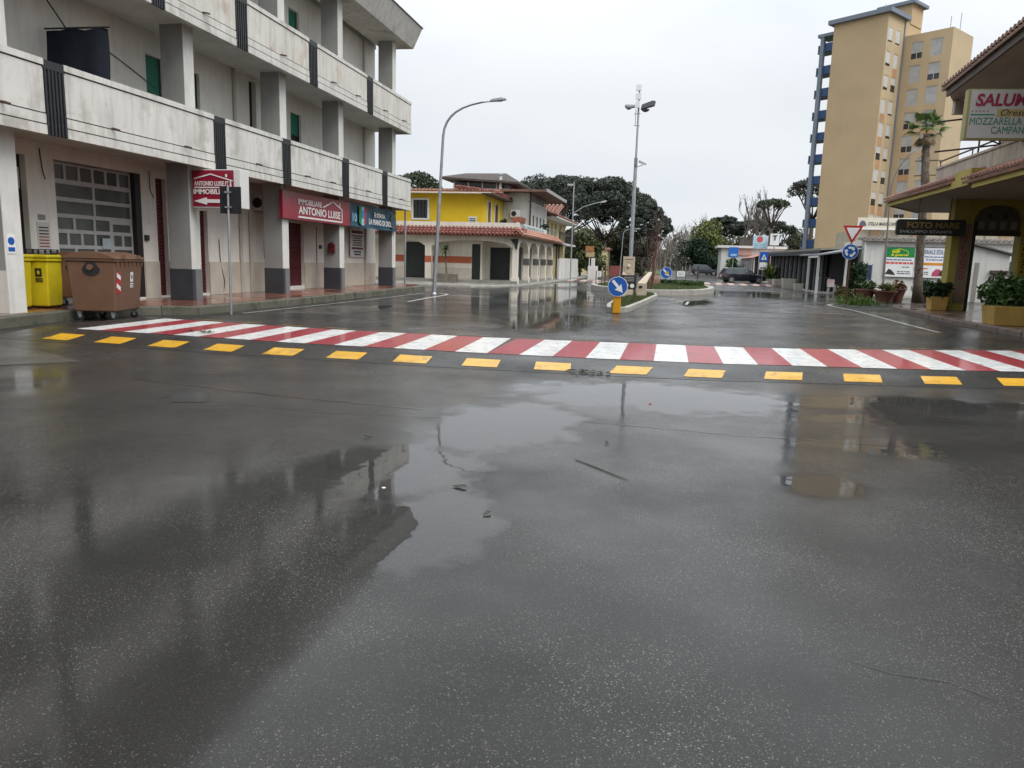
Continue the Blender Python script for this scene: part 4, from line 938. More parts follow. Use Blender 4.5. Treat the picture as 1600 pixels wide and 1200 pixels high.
# potted plants on the terrace
def pot(name, label, loc, r, h, m, leafcol, lr, n=350, group=None, seed=1, flat=.8):
    t = thing(name, label, 'plant', loc, group)
    MB().lathe([(r*.68, 0), (r*.8, h*.4), (r*.96, h*.9), (r*1.06, h*.9), (r*1.06, h), (r*.9, h), (r*.88, h*.88)], loc, 18).build('pot', m, t, smooth=True, angle=40)
    leafball('foliage', (loc[0], loc[1], loc[2]+h+lr*flat*.6), (lr, lr, lr*flat), n, lr*.22, leafcol, t, seed)
    return t
def leafball(name, c, rad, n, size, m, parent, seed=1, hollow=.35, lump=7, aspect=.55):
    rng = np.random.default_rng(seed); C = rng.normal(size=(lump, 3)); C /= np.linalg.norm(C, axis=1)[:, None]; C *= rng.uniform(.3, .7, (lump, 1))
    idx = rng.integers(0, lump, n); d = rng.normal(size=(n, 3)); d /= np.linalg.norm(d, axis=1)[:, None]
    P = C[idx]+d*rng.uniform(.2, .5, (n, 1)); P = P*np.array(rad)+np.array(c)
    return leaves(name, P, size, m, parent, rng, aspect)
def leaves(name, P, size, m, parent, rng, aspect=.55, updir=None):
    n = len(P); a = rng.normal(size=(n, 3))
    if updir is not None: a = a*.6+np.array(updir)
    a /= np.linalg.norm(a, axis=1)[:, None]; b = np.cross(a, rng.normal(size=(n, 3))); b /= np.linalg.norm(b, axis=1)[:, None]
    s = size*rng.uniform(.6, 1.4, (n, 1)); A = a*s; Bv = b*s*aspect
    V = np.stack([P-A, P-Bv, P+A, P+Bv], 1).reshape(-1, 3); org = Vector((V[:, 0].mean(), V[:, 1].mean(), V[:, 2].min()))
    me = bpy.data.meshes.new(name); me.vertices.add(4*n); me.vertices.foreach_set('co', (V-np.array(org)).ravel())
    me.loops.add(4*n); me.loops.foreach_set('vertex_index', np.arange(4*n)); me.polygons.add(n); me.polygons.foreach_set('loop_start', np.arange(n)*4); me.polygons.foreach_set('loop_total', np.full(n, 4))
    me.materials.append(m); me.update(calc_edges=True); me.validate()
    o = bpy.data.objects.new(name, me); COL.objects.link(o); place(o, org, parent); return o
LEAFG = leaf_mat('leaf_green', (.045, .085, .02), .5, 3.); LEAFD = leaf_mat('leaf_dark', (.022, .045, .016), .5, 3.); LEAFB = leaf_mat('leaf_bright', (.10, .17, .03), .4, 3.)
POTM = mat('pot_terracotta', (.26, .085, .055), .6, .2, 3)
pot('potted_plant', 'small round potted shrub on the yellow house terrace', (-10.6, 47.6, 3.4), .22, .35, POTM, LEAFD, .3, 250)
tb = thing('trough_planter', 'long terracotta trough on the corner of the arcade parapet', 'planter', (-9.3, 46.0, 3.785))
MB().extr([(-9.5, 45.2, 3.785), (-8.98, 45.2, 3.785), (-8.92, 45.2, 4.12), (-9.56, 45.2, 4.12)], (0, 1.3, 0)).build('trough', POTM, tb, bevel=.02)
MB().box(-9.5, -9.0, 45.25, 46.45, 4.121, 4.14).build('soil', GRASSM, tb)
pot('potted_plant', 'small potted shrub on the balcony rail beyond the arcade lettering', (-9.45, 57.2, 3.4), .2, .35, POTM, LEAFD, .4, 250, seed=4)
# stone planter with dracaena before the house
pb = thing('stone_planter', 'low mossy stone planter on the corner pavement behind the street lamp', 'planter', (-13.3, 44.0, .11))
STONEW = mat('stone_wall', (.16, .14, .11), .8, .35, 3, bump=.9, bs=12, streak=.4)
for (a, b, c_, d_) in ((-13.9, -12.6, 43.4, 43.55), (-13.9, -12.6, 44.05, 44.2), (-13.9, -13.75, 43.55, 44.05), (-12.75, -12.6, 43.55, 44.05)): MB().box(a, b, c_, d_, .11, .62).build('side', STONEW, pb, bevel=.015)
MB().box(-13.75, -12.75, 43.55, 44.05, .11, .55).build('soil', GRASSM, pb)
dr = thing('dracaena', 'slim dracaena with a spiky tuft growing from the stone planter', 'plant', (-13.2, 43.8, .55))
MB().tube([(-13.2, 43.8, .55), (-13.25, 43.8, 1.2), (-13.3, 43.8, 2.1)], [.06, .05, .045], 7).build('trunk', mat('palm_bark', (.12, .09, .065), .8, .3, 6, bump=.6, bs=30), dr)
rng = np.random.default_rng(3); vs = []; fs = []
for k in range(70):
    a = rng.uniform(0, 6.28); e = rng.uniform(-.5, 1.3); L_ = rng.uniform(.4, .7); d = Vector((math.cos(a)*math.cos(e), math.sin(a)*math.cos(e), math.sin(e))); s = Vector((-math.sin(a), math.cos(a), 0))*.025; p = Vector((-13.3, 43.8, 2.05+rng.uniform(-.3, .12))); b = len(vs)
    vs += [p-s, p+s, p+d*L_*.6+s, p+d*L_*.6-s, p+d*L_+Vector((0, 0, -.12))]; fs += [(b, b+1, b+2, b+3), (b+3, b+2, b+4)]
MB().add(vs, fs).build('leaf_tuft', LEAFG, dr, flip=False)

# ------------------------------------------------------------------ grey-white house behind, rooftop pavilion, pale house
GW = mat('greywhite_render', (.58, .57, .54), .75, .1, 1., streak=.25)
DKROOF = mat('dark_wood_roof', (.055, .042, .036), .7, .25, 2)
H2 = thing('white_house', 'pale grey two storey house with a deep overhanging brown roof beyond the yellow one', 'house', (-13, 56, .1))
h2 = [(53.6+1.5*k, 54.3+1.5*k, 3.5, 4.75) for k in range(4)]
MB().sheet((-9.85, 0, 0), (0, 1, 0), (1, 0, 0), 52.5, 60, 3.1, 5.55, h2, .12).build('wall', GW, H2, flip=False)
MB().sheet((0, 52.5, 0), (1, 0, 0), (0, -1, 0), -18, -9.85, 3.1, 6.3, [], .1).build('wall', GW, H2, flip=False)
MB().box(-18, -10.1, 52.8, 60, 3.1, 6.3).build('core', DKROOF, H2)
for h in h2:
    q = MB().box(-9.99, -9.96, *h).build('window', mat('pale_shutter', (.25, .26, .26), .5), H2)
    MB().box(-9.9, -9.82, h[0]-.08, h[0], h[2], h[3]).build('frame', WFRAME, q); MB().box(-9.9, -9.82, h[1], h[1]+.08, h[2], h[3]).build('frame', WFRAME, q)
for k in range(10): MB().box(-9.95, -9.87, 52.7+.75*k, 52.82+.75*k, 5.55, 6.3).build('loggia_post', WFRAME, H2)
MB().box(-9.95, -9.86, 52.5, 60, 5.56, 5.66).build('loggia_rail', WFRAME, H2)
MB().tube([(-9.78, 52.42, 3.2), (-9.78, 52.42, 6.3)], .06, 6).build('downpipe', BROWNF, H2)
MB().add([(-18.5, 51.5, 6.35), (-8.5, 51.5, 6.35), (-8.5, 61, 6.35), (-18.5, 61, 6.35), (-15.2, 54, 6.5), (-11.5, 54, 6.5), (-11.5, 58.5, 6.5), (-15.2, 58.5, 6.5), (-18.5, 51.5, 6.2), (-8.5, 51.5, 6.2), (-8.5, 61, 6.2), (-18.5, 61, 6.2)],
         [(0, 1, 5, 4), (1, 2, 6, 5), (2, 3, 7, 6), (3, 0, 4, 7), (4, 5, 6, 7), (8, 9, 1, 0), (9, 10, 2, 1), (10, 11, 3, 2), (11, 8, 0, 3), (11, 10, 9, 8)]).build('roof', [mat('brown_roof', (.17, .095, .07), .7, .3, 2)], H2)
MB().box(-8.52, -8.44, 51.4, 61.1, 6.18, 6.4).build('fascia', mat('fascia_grey', (.3, .3, .29), .5), H2)
a2 = thing('air_conditioner', 'white air conditioner on the grey house wall beside the yellow storey', 'air conditioner', (-10.8, 52.3, 4.5))
MB().box(-11.15, -10.45, 52.15, 52.48, 4.5, 5.0).build('case', mat('ac_case', (.42, .41, .39), .5), a2, bevel=.01); MB().disc((-10.9, 52.15, 4.75), .18, (0, -1, 0), .01, 18).build('vent', BLACKM, a2)
H3 = thing('rooftop_pavilion', 'glazed rooftop pavilion with dark hipped roof above the yellow house', 'pavilion', (-15, 63, 6))
MB().add([(-18.9, 60.5, 8.15), (-12.3, 60.5, 7.75), (-12.3, 66.5, 7.75), (-18.9, 66.5, 8.15), (-17.5, 63.4, 8.75), (-14.0, 63.4, 8.75), (-18.9, 60.5, 8.0), (-12.3, 60.5, 7.6), (-12.3, 66.5, 7.6), (-18.9, 66.5, 8.0)],
         [(0, 1, 5, 4), (1, 2, 5), (2, 3, 4, 5), (3, 0, 4), (6, 7, 1, 0), (7, 8, 2, 1), (8, 9, 3, 2), (9, 6, 0, 3), (9, 8, 7, 6)]).build('roof', DKROOF, H3)
MB().box(-18, -13.2, 61.2, 66, 5.6, 7.3).build('base', GW, H3)
for k in range(4):
    x0 = -17.9+1.2*k; q = MB().box(x0+.05, x0+1.15, 61.25, 61.3, 7.31, 7.75).build('pane', DARKGLASS, H3); MB().box(x0-.04, x0+.04, 61.2, 61.36, 7.31, 7.8).build('mullion', WFRAME, H3)
MB().box(-18, -13.2, 61.31, 66, 7.31, 7.6).build('interior', DKROOF, H3)
ch = MB().tube([(-13.9, 60.9, 6.2), (-13.9, 60.9, 8.3)], .12, 8).build('chimney_pipe', WFRAME, H3); MB().tube([(-13.9, 60.9, 8.3), (-13.9, 60.9, 8.42)], .2, 8).build('cowl', GALV, ch)
H4 = thing('pale_yellow_house', 'pale yellow house with red tiled eaves beyond the white wall', 'house', (-12, 68, .1))
PALEY = mat('pale_yellow', (.56, .48, .26), .75, .08, 1)
MB().sheet((0, 62, 0), (1, 0, 0), (0, -1, 0), -18, -10.4, .11, 5.2, [], .1).build('wall', PALEY, H4, flip=False)
h4 = [(63.6, 64.6, 3.2, 4.9), (66, 67, 3.2, 4.9), (68.2, 69.2, 3.2, 4.9), (71, 72, 3.2, 4.9)]
MB().sheet((-10.4, 0, 0), (0, 1, 0), (1, 0, 0), 62, 75, .11, 5.2, h4, .15).build('wall', PALEY, H4, flip=False)
for h in h4: MB().box(-10.56, -10.52, *h).build('window', mat('brown_shutter', (.10, .075, .06), .6), H4)
MB().box(-10.39, -9.2, 63, 74, 3.0, 3.15).build('balcony', WFRAME, H4)
for y in np.linspace(63.1, 73.9, 30): MB().tube([(-9.25, y, 3.15), (-9.25, y, 4.05)], .018, 4).build('baluster', BLACKM, H4)
MB().tube([(-9.25, 63, 4.05), (-9.25, 74, 4.05)], .025, 5).build('balcony_rail', BLACKM, H4)
tile_roof(H4, (-18, 61, 5.2), (-9.2, 61, 5.2), (0, 4, 1.1), mat('tile_bright', (.24, .11, .08), .7, .3, 3), pitch=.35, rad=.13, rows=6)
tile_roof(H4, (-9.2, 61, 5.2), (-9.2, 76, 5.2), (-4, 0, 1.1), mat('tile_bright', (.24, .11, .08), .7, .3, 3), pitch=.35, rad=.13, rows=6)
MB().box(-18, -9.2, 61, 76, 5.08, 5.17).build('eave', WFRAME, H4)
# boundary wall, panel by panel
fw = thing('garden_wall', 'white panelled garden wall along the pavement past the arcade', 'wall', (-8.8, 64, .12))
for k in range(7):
    y = 60.4+1.75*k; MB().box(-8.9, -8.75, y+.01, y+1.64, .12, 1.78).build('panel', GW, fw); MB().box(-8.93, -8.72, y+1.65, y+1.74, .12, 1.85).build('post', GW, fw)
pg = thing('pergola', 'dark timber pergola between the arcade and the white wall', 'pergola', (-10, 60.9, .1))
for y in (60.3, 61.5):
    for x in (-9.0, -10.2): MB().box(x-.06, x+.06, y, y+.12, .12, 2.75).build('post', DKROOF, pg)
for y in (60.2, 60.8, 61.4): MB().box(-10.5, -8.7, y, y+.1, 2.76, 2.9).build('beam', DKROOF, pg)
MB().add([(-10.5, 60.1, 2.92), (-8.5, 60.1, 2.92), (-8.5, 62, 2.92), (-10.5, 62, 2.92), (-10.5, 60.1, 3.05), (-8.5, 60.1, 2.97), (-8.5, 62, 2.97), (-10.5, 62, 3.05)], [(0, 1, 2, 3), (4, 5, 6, 7), (0, 1, 5, 4), (1, 2, 6, 5), (2, 3, 7, 6), (3, 0, 4, 7)]).build('cover', GALV, pg)
up_ = thing('utility_pole', 'slim pole with a small camera on top beside the white garden wall', 'pole', (-8.35, 64.5, .12))
MB().tube([(-8.35, 64.5, .12), (-8.35, 64.5, 8.2)], [.07, .045], 8).build('pole', GALV, up_)
MB().box(-8.9, -8.4, 64.42, 64.58, 7.9, 8.05).build('camera', mat('lamp_grey', (.4, .41, .42), .4), up_)
MB().tube([(-8.35, 64.5, 5.6), (-7.4, 64.5, 6.2), (-6.2, 64.5, 6.55)], [.04, .035, .03], 6).build('arm', GALV, up_)
MB().extr([(-6.3, 64.4, 6.52), (-5.6, 64.4, 6.72), (-5.5, 64.4, 6.68), (-5.7, 64.4, 6.56)], (0, .22, 0)).build('lamp_head', mat('lamp_lens', (.55, .55, .52), .2), up_)
for z in (3.6, 3.8, 4.0, 4.2): MB().tube([(-8.9, 64.5, z), (-8.1, 64.5, z)], .012, 4).build('aerial_rod', BLACKM, up_)

# ------------------------------------------------------------------ central island furniture
def arrow_disc(t, c, r, nrm=(0, -1, 0)):
    c = Vector(c); MB().disc(c, r, nrm, .012, 36).build('rim', SIGNWHITE, t)
    MB().disc(c+Vector(nrm)*.013, r*.95, nrm, .003, 36).build('disc', SIGNBLUE, t)
    d = Vector((.66, 0, -.75)).normalized(); s = Vector((d.z, 0, -d.x)); q = c+Vector(nrm)*.017
    pts = [(-.78, .14), (.1, .14), (.02, .44), (.80, 0), (.02, -.44), (.1, -.14), (-.78, -.14)]
    MB().extr([q+d*a*r+s*b*r for a, b in pts], Vector(nrm)*.004).build('arrow', SIGNWHITE, t)
ar = thing('keep_right_sign', 'blue keep right disc on a yellow bollard at the island tip', 'sign', (-1.53, 23.0, 0))
arrow_disc(ar, (-1.51, 22.9, .82), .30)
YB = mat('bollard_yellow', (.60, .27, .006), .4, .08, 3)
MB().extr([(-1.64, 22.93, 0), (-1.40, 22.93, 0), (-1.40, 22.93, .54), (-1.64, 22.93, .54)], (0, .14, 0)).build('bollard', YB, ar, bevel=.03)
MB().tube([(-1.51, 22.97, .5), (-1.51, 22.97, 1.0)], .03, 8).build('post', GALV, ar)
a3 = thing('keep_right_sign', 'blue arrow disc on a thin post in the roundabout grass', 'sign', (-.2, 46, .22)); arrow_disc(a3, (-.2, 45.9, 1.06), .34); MB().tube([(-.2, 46, .2), (-.2, 46, 1.3)], .03, 8).build('post', BROWNF, a3)
MB().extr([(-.22, 45.87, 1.0), (-.08, 45.87, .96), (-.05, 45.87, 1.1), (-.2, 45.87, 1.15)], (0, -.004, 0)).build('sticker', YB, a3)
bsn = thing('black_sign', 'small black information sign with a round white mark beside the yellow bollard', 'sign', (-1.18, 26.7, .13))
for x in (-1.17, -1.62): MB().tube([(x, 26.7, .13), (x, 26.7, 1.12)], .02, 6).build('post', BROWNF, bsn)
MB().box(-1.66, -1.13, 26.66, 26.685, .62, 1.12).build('plate', BLACKM, bsn); MB().disc((-1.26, 26.66, .75), .075, (0, -1, 0), .005, 18).build('mark', SIGNWHITE, bsn); MB().disc((-1.45, 26.66, .77), .06, (0, -1, 0), .005, 18).build('mark', SIGNWHITE, bsn)
for z in (1.03, .97, .91): MB().box(-1.55, -1.2, 26.652, 26.66, z, z+.025).build('print_line', mat('print_grey', (.3, .3, .28), .6), bsn)
# stone monument
ST = mat('pale_stone', (.46, .385, .29), .7, .12, 2.2, bump=.25, bs=50, streak=.3, scol=(.28, .22, .16))
mo = thing('stone_monument', 'pale stone monument slab with carved portrait and sloping flanks on the island', 'monument', (-1.45, 33, .13))
MB().box(-2.02, -1.52, 33.35, 33.6, .13, 1.82).build('slab', ST, mo, bevel=.012)
rel = MB(); fy_ = 33.35
for (r0, r1, cz) in ((.17, .20, 1.40),):
    P = []
    for k in range(20):
        a = 2*PI*k/20; P.append((-1.77+.17*math.cos(a), 1.36+.26*math.sin(a)))
    for k in range(20):
        a, b = P[k], P[(k+1) % 20]; rel.tube([(a[0], fy_, a[1]), (b[0], fy_, b[1])], .012, 5)
rel.build('carved_outline', ST, mo)
MB().lathe([(.0, 0), (.05, .01), (.075, .08), (.07, .14), (.03, .19), (0, .2)], (-1.77, fy_, 1.3), 10).build('carved_head', ST, mo, smooth=True)
MB().extr([(-1.93, fy_-.001, 1.12), (-1.61, fy_-.001, 1.12), (-1.64, fy_-.001, 1.24), (-1.77, fy_-.001, 1.3), (-1.9, fy_-.001, 1.24)], (0, -.02, 0)).build('carved_bust', ST, mo)
MB().box(-1.95, -1.59, fy_-.006, fy_-.001, 1.69, 1.72).build('carved_line', mat('carved_dark', (.16, .12, .09), .8), mo)
MB().add([(-2.02, 33.2, .13), (-1.5, 33.2, .13), (-1.5, 32.6, .13), (-2.02, 32.6, .13), (-2.02, 33.3, 1.15), (-1.5, 32.7, .72), (-1.5, 33.3, .72), (-1.95, 33.34, 1.15)], [(3, 2, 5, 4), (2, 1, 6, 5), (1, 0, 7, 6), (0, 3, 4, 7), (4, 5, 6, 7)]).build('left_flank', ST, mo)
MB().box(-1.34, -.94, 32.6, 33.3, .13, .70).build('pedestal', ST, mo, bevel=.01)
MB().add([(-1.32, 32.62, .71), (-.96, 32.62, .71), (-.75, 33.6, 1.18), (-.9, 33.6, 1.18), (-1.32, 32.75, .64), (-.96, 32.75, .64), (-.75, 33.7, 1.1), (-.9, 33.7, 1.1)], [(0, 1, 2, 3), (7, 6, 5, 4), (0, 4, 5, 1), (1, 5, 6, 2), (2, 6, 7, 3), (3, 7, 4, 0)]).build('right_flank', ST, mo)
MB().box(-1.25, -1.1, 32.58, 32.6, .5, .6).build('plaque', BLACKM, mo)
# tall mast with floodlights
ms = thing('lighting_mast', 'tall grey mast with floodlights, aerial panels and a camera behind the monument', 'mast', (-1.98, 38.2, .22))
MB().tube([(-1.95, 38.2, .2), (-1.95, 38.2, 4.5), (-1.95, 38.2, 6.6)], [.11, .095, .085], 10).build('mast', GALV, ms, smooth=True, angle=40)
MB().tube([(-1.95, 38.2, 6.6), (-1.96, 38.2, 9.9)], [.055, .04], 8).build('upper_mast', GALV, ms, smooth=True, angle=40)
LG = mat('lamp_grey', (.4, .41, .42), .4)
MB().box(-2.03, -1.87, 38.05, 38.13, 6.25, 6.62).build('junction_box', mat('meter_grey', (.2, .2, .2), .5), ms)
MB().extr([(-1.82, 38.1, 6.42), (-1.45, 38.1, 6.28), (-1.44, 38.1, 6.36), (-1.8, 38.1, 6.52)], (0, .12, 0)).build('camera', LG, ms); MB().tube([(-1.93, 38.2, 6.2), (-1.6, 38.18, 6.3)], .018, 5).build('camera_arm', GALV, ms)
DG = mat('lamp_dark', (.10, .10, .12), .5)
MB().extr([(-2.62, 38.0, 9.02), (-2.15, 38.0, 8.98), (-2.12, 38.0, 9.1), (-2.6, 38.0, 9.12)], (0, .3, 0)).build('floodlight', LG, ms, bevel=.02); MB().lathe([(.05, 0), (.14, .05), (.17, .1)], (-2.42, 38.1, 8.88), 12).build('floodlight_bowl', LG, ms)
MB().extr([(-1.85, 38.0, 8.88), (-1.2, 38.0, 9.05), (-1.15, 38.0, 9.25), (-1.3, 38.0, 9.28), (-1.8, 38.0, 9.1)], (0, .3, 0)).build('floodlight', DG, ms, bevel=.02); MB().lathe([(.05, 0), (.16, .05), (.2, .12)], (-1.62, 38.1, 8.76), 12).build('floodlight_bowl', DG, ms)
for z in (9.35, 9.75): MB().box(-2.12, -1.86, 38.02, 38.12, z, z+.26).build('aerial_panel', SIGNWHITE, ms)
MB().box(-2.1, -1.9, 38.0, 38.12, 8.95, 9.25).build('bracket', SIGNWHITE, ms)
for z in (8.15, 8.7): MB().tube([(-2.15, 38.2, z), (-1.85, 38.2, z)], .02, 5).build('crossbar', GALV, ms)
MB().tube([(-2.08, 38.2, 8.15), (-2.08, 38.2, 8.9)], .018, 5).build('side_rod', GALV, ms)
# framed boards and small posts on the roundabout
def board(label, x0, x1, y, z0, z1, zb, zt, group=None):
    t = thing('framed_board', label, 'board', ((x0+x1)/2, y, zb), group)
    for x in (x0, x1): MB().tube([(x, y, zb), (x, y, zt)], .03, 6).build('post', BROWNF, t)
    MB().box(x0+.035, x1-.035, y-.02, y+.02, z0, z1).build('panel', SIGNWHITE, t)
    for k in range(2): MB().box(x0+.12, x1-.12, y-.025, y-.021, z0+(z1-z0)*(.25+.35*k), z0+(z1-z0)*(.4+.35*k)).build('print_line', mat('print_grey', (.3, .3, .28), .6), t)
    return t
board('white board between two short dark posts, right of the blue roundabout arrow', .48, 1.12, 55.0, .74, 1.1, .2, 1.16)
board('small white board between two dark red posts, left of the monument', -4.2, -3.86, 44.2, .72, 1.04, .15, 1.06)
t = thing('marker_post', 'lone rusty marker post with a hanging strip at the right of the roundabout', 'post', (1.73, 48.4, .2))
MB().tube([(1.73, 48.4, .2), (1.7, 48.4, 1.5)], .035, 6).build('post', BROWNF, t); MB().extr([(1.66, 48.36, .75), (1.8, 48.36, .8), (1.8, 48.36, 1.45), (1.68, 48.36, 1.48)], (0, .02, 0)).build('strip', BROWNF, t)
t = thing('marker_post', 'dark red post beside the small board left of the monument', 'post', (-3.7, 44.5, .15)); MB().tube([(-3.7, 44.5, .15), (-3.7, 44.5, 1.45)], .04, 6).build('post', BROWNF, t); MB().lathe([(.05, 0), (.05, .03), (.02, .06)], (-3.7, 44.5, 1.45), 8).build('cap', BROWNF, t)
rk = thing('stone_boulder', 'small brown boulder in the roundabout grass', 'boulder', (-1.0, 52, .2)); rng = np.random.default_rng(9)
mb = MB(); vs = []; 
for i in range(7):
    for k in range(9):
        th = PI*i/6/2; a = 2*PI*k/9; r = .55*(1+rng.uniform(-.15, .15)); vs.append((-1.0+r*math.cos(th)*math.cos(a)*.8, 52+r*math.cos(th)*math.sin(a)*.6, .2+r*math.sin(th)*1.1))
mb.add(vs, [(i*9+k, i*9+(k+1) % 9, i*9+9+(k+1) % 9, i*9+9+k) for i in range(6) for k in range(9)]).build('rock', mat('boulder', (.18, .10, .06), .8, .3, 3, bump=.6, bs=10), rk, smooth=True)
# low hedges and flower rows on the roundabout
for i, (x0, x1, y, l) in enumerate(((.2, 2.2, 49.5, 'low clipped hedge row nearest the kerb of the roundabout'), (-.6, 1.6, 52.5, 'low clipped hedge row in the middle of the roundabout'))):
    hd = thing('low_hedge', l, 'hedge', ((x0+x1)/2, y, .22)); rng = np.random.default_rng(20+i)
    P = np.stack([rng.uniform(x0, x1, 2200), y+rng.normal(0, .14, 2200), .22+rng.uniform(.02, .3, 2200)], 1); leaves('foliage', P, .05, LEAFD if i else LEAFG, hd, rng)
    for k in range(5):
        xx = x0+(x1-x0)*(k+.5)/5; MB().tube([(xx, y, .2), (xx, y, .42)], .02, 5).build('stem', TWIG, hd)
# ------------------------------------------------------------------ tower block
OCHRE = mat('ochre_render', (.455, .335, .195), .75, .07, .25, bump=.1, bs=30, streak=.12, scol=(.36, .25, .13))
OCHRE2 = mat('ochre_render_pale', (.47, .36, .22), .75, .09, .25, streak=.3, scol=(.42, .34, .22))
OPANEL = mat('orange_panel', (.43, .25, .13), .7, .15, .8)
TGREY = mat('tower_grey', (.17, .20, .24), .6, .1, .8)
TBLUE = mat('tower_blue', (.03, .075, .18), .5, .1, .8)
SHWH = mat('roller_white', (.50, .50, .48), .5, .1, 1.2)
tn = Vector((.632, .775, 0)); tm = Vector((-.775, .632, 0)); TC = Vector((25.58, 109.88, 0))
TW = thing('tower_block', 'tall ochre apartment tower with blue balconies on its left edge', 'tower', (TC.x, TC.y+5, 0))
def P3(u, v, z): return TC+tm*u+tn*v+Vector((0, 0, z))
def tb(name, m, u0, u1, v0, v1, z0, z1, parent=TW): 
    return MB().extr([P3(u0, v0, z0), P3(u1, v0, z0), P3(u1, v1, z0), P3(u0, v1, z0)], (0, 0, z1-z0)).build(name, m, parent)
H1 = 34.4
MB().sheet(TC, tm, -tn, 0, 7.35, 0, H1, [], .1).build('blind_wall', OCHRE, TW, flip=False)
rowsT = [32.75-2.97*k for k in range(11)]
whol = []
for zt in rowsT:
    for (a, b) in ((.35, 1.6), (2.45, 3.7)): whol.append((a, b, zt-1.75, zt))
MB().sheet(TC, tn, -tm, 0, 4.9, 0, H1, whol, .12).build('window_wall', OCHRE2, TW, flip=False)
tb('core', OCHRE, .2, 7.3, .2, 10, 0, H1-.05)
rnd = random.Random(11)
for i, h in enumerate(whol):
    a, b, c_, d_ = h; op = rnd.choice((0, 0, 0, .12, .2, .5))
    w_ = MB().extr([P3(.1, a, c_), P3(.1, b, c_), P3(.1, b, d_), P3(.1, a, d_)], -tm*.02).build('window', DARKGLASS, TW)
    cc = c_+(d_-c_)*op
    MB().extr([P3(.06, a, cc), P3(.06, b, cc), P3(.06, b, d_), P3(.06, a, d_)], -tm*.03).build('shutter', SHWH, w_)
    if c_ > 2: MB().extr([P3(0, a, c_-1.1), P3(0, b, c_-1.1), P3(0, b, c_-.03), P3(0, a, c_-.03)], -tm*.02).build('infill_panel', rnd.choice((OPANEL, OCHRE2, mat('beige_panel', (.44, .36, .24), .7, .15, .8))), TW)
tb('cornice', TGREY, -.5, 8.0, -.5, 5.4, H1+.002, H1+.55)
tb('drainpipe', TGREY, -.12, -.004, 4.6, 4.8, 0, H1)
# left edge balconies: grey frame with blue fronts
tb('balcony_frame', TGREY, 8.75, 9.25, .15, .7, 0, 33.2); tb('balcony_roof', TGREY, 7.36, 9.7, .1, 3, 33.201, 33.6)
for k in range(11):
    z = 31.4-2.97*k
    s_ = tb('balcony', TGREY, 7.36, 9.9, .75, 2.4, z-.2, z); MB().extr([P3(7.37, .5, z-.1), P3(8.74, .5, z-.1), P3(8.74, .5, z+1.0), P3(7.37, .5, z+1.0)], tn*.05).build('balcony_front', TBLUE, s_)
    tb('balcony_side', TBLUE if k % 2 else TGREY, 9.8, 9.87, .75, 2.4, z+.002, z+.95, s_)
# second volume, nearer to the right
D0 = 4.9; H2z = 32.4
hol2 = []
for k in range(11):
    zt = 31.4-2.97*k
    for (a, b) in ((-2.5, -1.1), (-4.95, -3.5)): hol2.append((a, b, max(zt-2.1, .1), zt))
MB().sheet(TC+tn*D0, tm, -tn, -6.1, 0, 0, H2z, hol2, .12).build('window_wall', OCHRE2, TW, flip=False)
MB().sheet(TC+tn*D0-tm*6.1, tn, -tm, 0, 6.3, 0, H2z, [], .12).build('side_wall', OCHRE2, TW, flip=False)
tb('core', OCHRE, -6.0, -.1, D0+.25, D0+6.2, 0, H2z-.02)
for i, h in enumerate(hol2):
    a, b, c_, d_ = h; op = rnd.choice((0, 0, .35, .35, .15)); Q = TC+tn*(D0+.1)
    def q3(u, z, dv=0): return Q+tm*u+tn*dv+Vector((0, 0, z))
    w_ = MB().extr([q3(a, c_), q3(b, c_), q3(b, d_), q3(a, d_)], -tn*.02).build('window', DARKGLASS, TW)
    cc = c_+(d_-c_)*op
    MB().extr([q3(a, cc, -.03), q3(b, cc, -.03), q3(b, d_, -.03), q3(a, d_, -.03)], -tn*.02).build('shutter', mat('roller_grey', (.38, .38, .37), .5, .15, 1.2), w_)
    if op > .2: MB().extr([q3((a+b)/2-.03, c_, -.03), q3((a+b)/2+.03, c_, -.03), q3((a+b)/2+.03, cc, -.03), q3((a+b)/2-.03, cc, -.03)], -tn*.015).build('mullion', WFRAME, w_)
    if c_ > 2: MB().extr([TC+tn*D0+tm*a+Vector((0, 0, c_-.8)), TC+tn*D0+tm*b+Vector((0, 0, c_-.8)), TC+tn*D0+tm*b+Vector((0, 0, c_-.03)), TC+tn*D0+tm*a+Vector((0, 0, c_-.03))], -tn*.02).build('infill_panel', rnd.choice((OPANEL, OCHRE, OCHRE2)), TW)
tb('lift_house', OCHRE, .1, 4.1, 6.5, 9.8, H1-.04, 36.9); tb('lift_roof', TGREY, -.4, 4.7, 6.0, 10.3, 36.901, 37.3)
for (u, v, h) in ((2, 3, 1.6), (-4.8, 7, 1.5), (-5.6, 8, 1.9)): MB().tube([P3(u, v, H1 if u > 0 else H2z-.02), P3(u, v, (H1 if u > 0 else H2z)+h+.5)], .05, 5).build('aerial', GALV, TW)

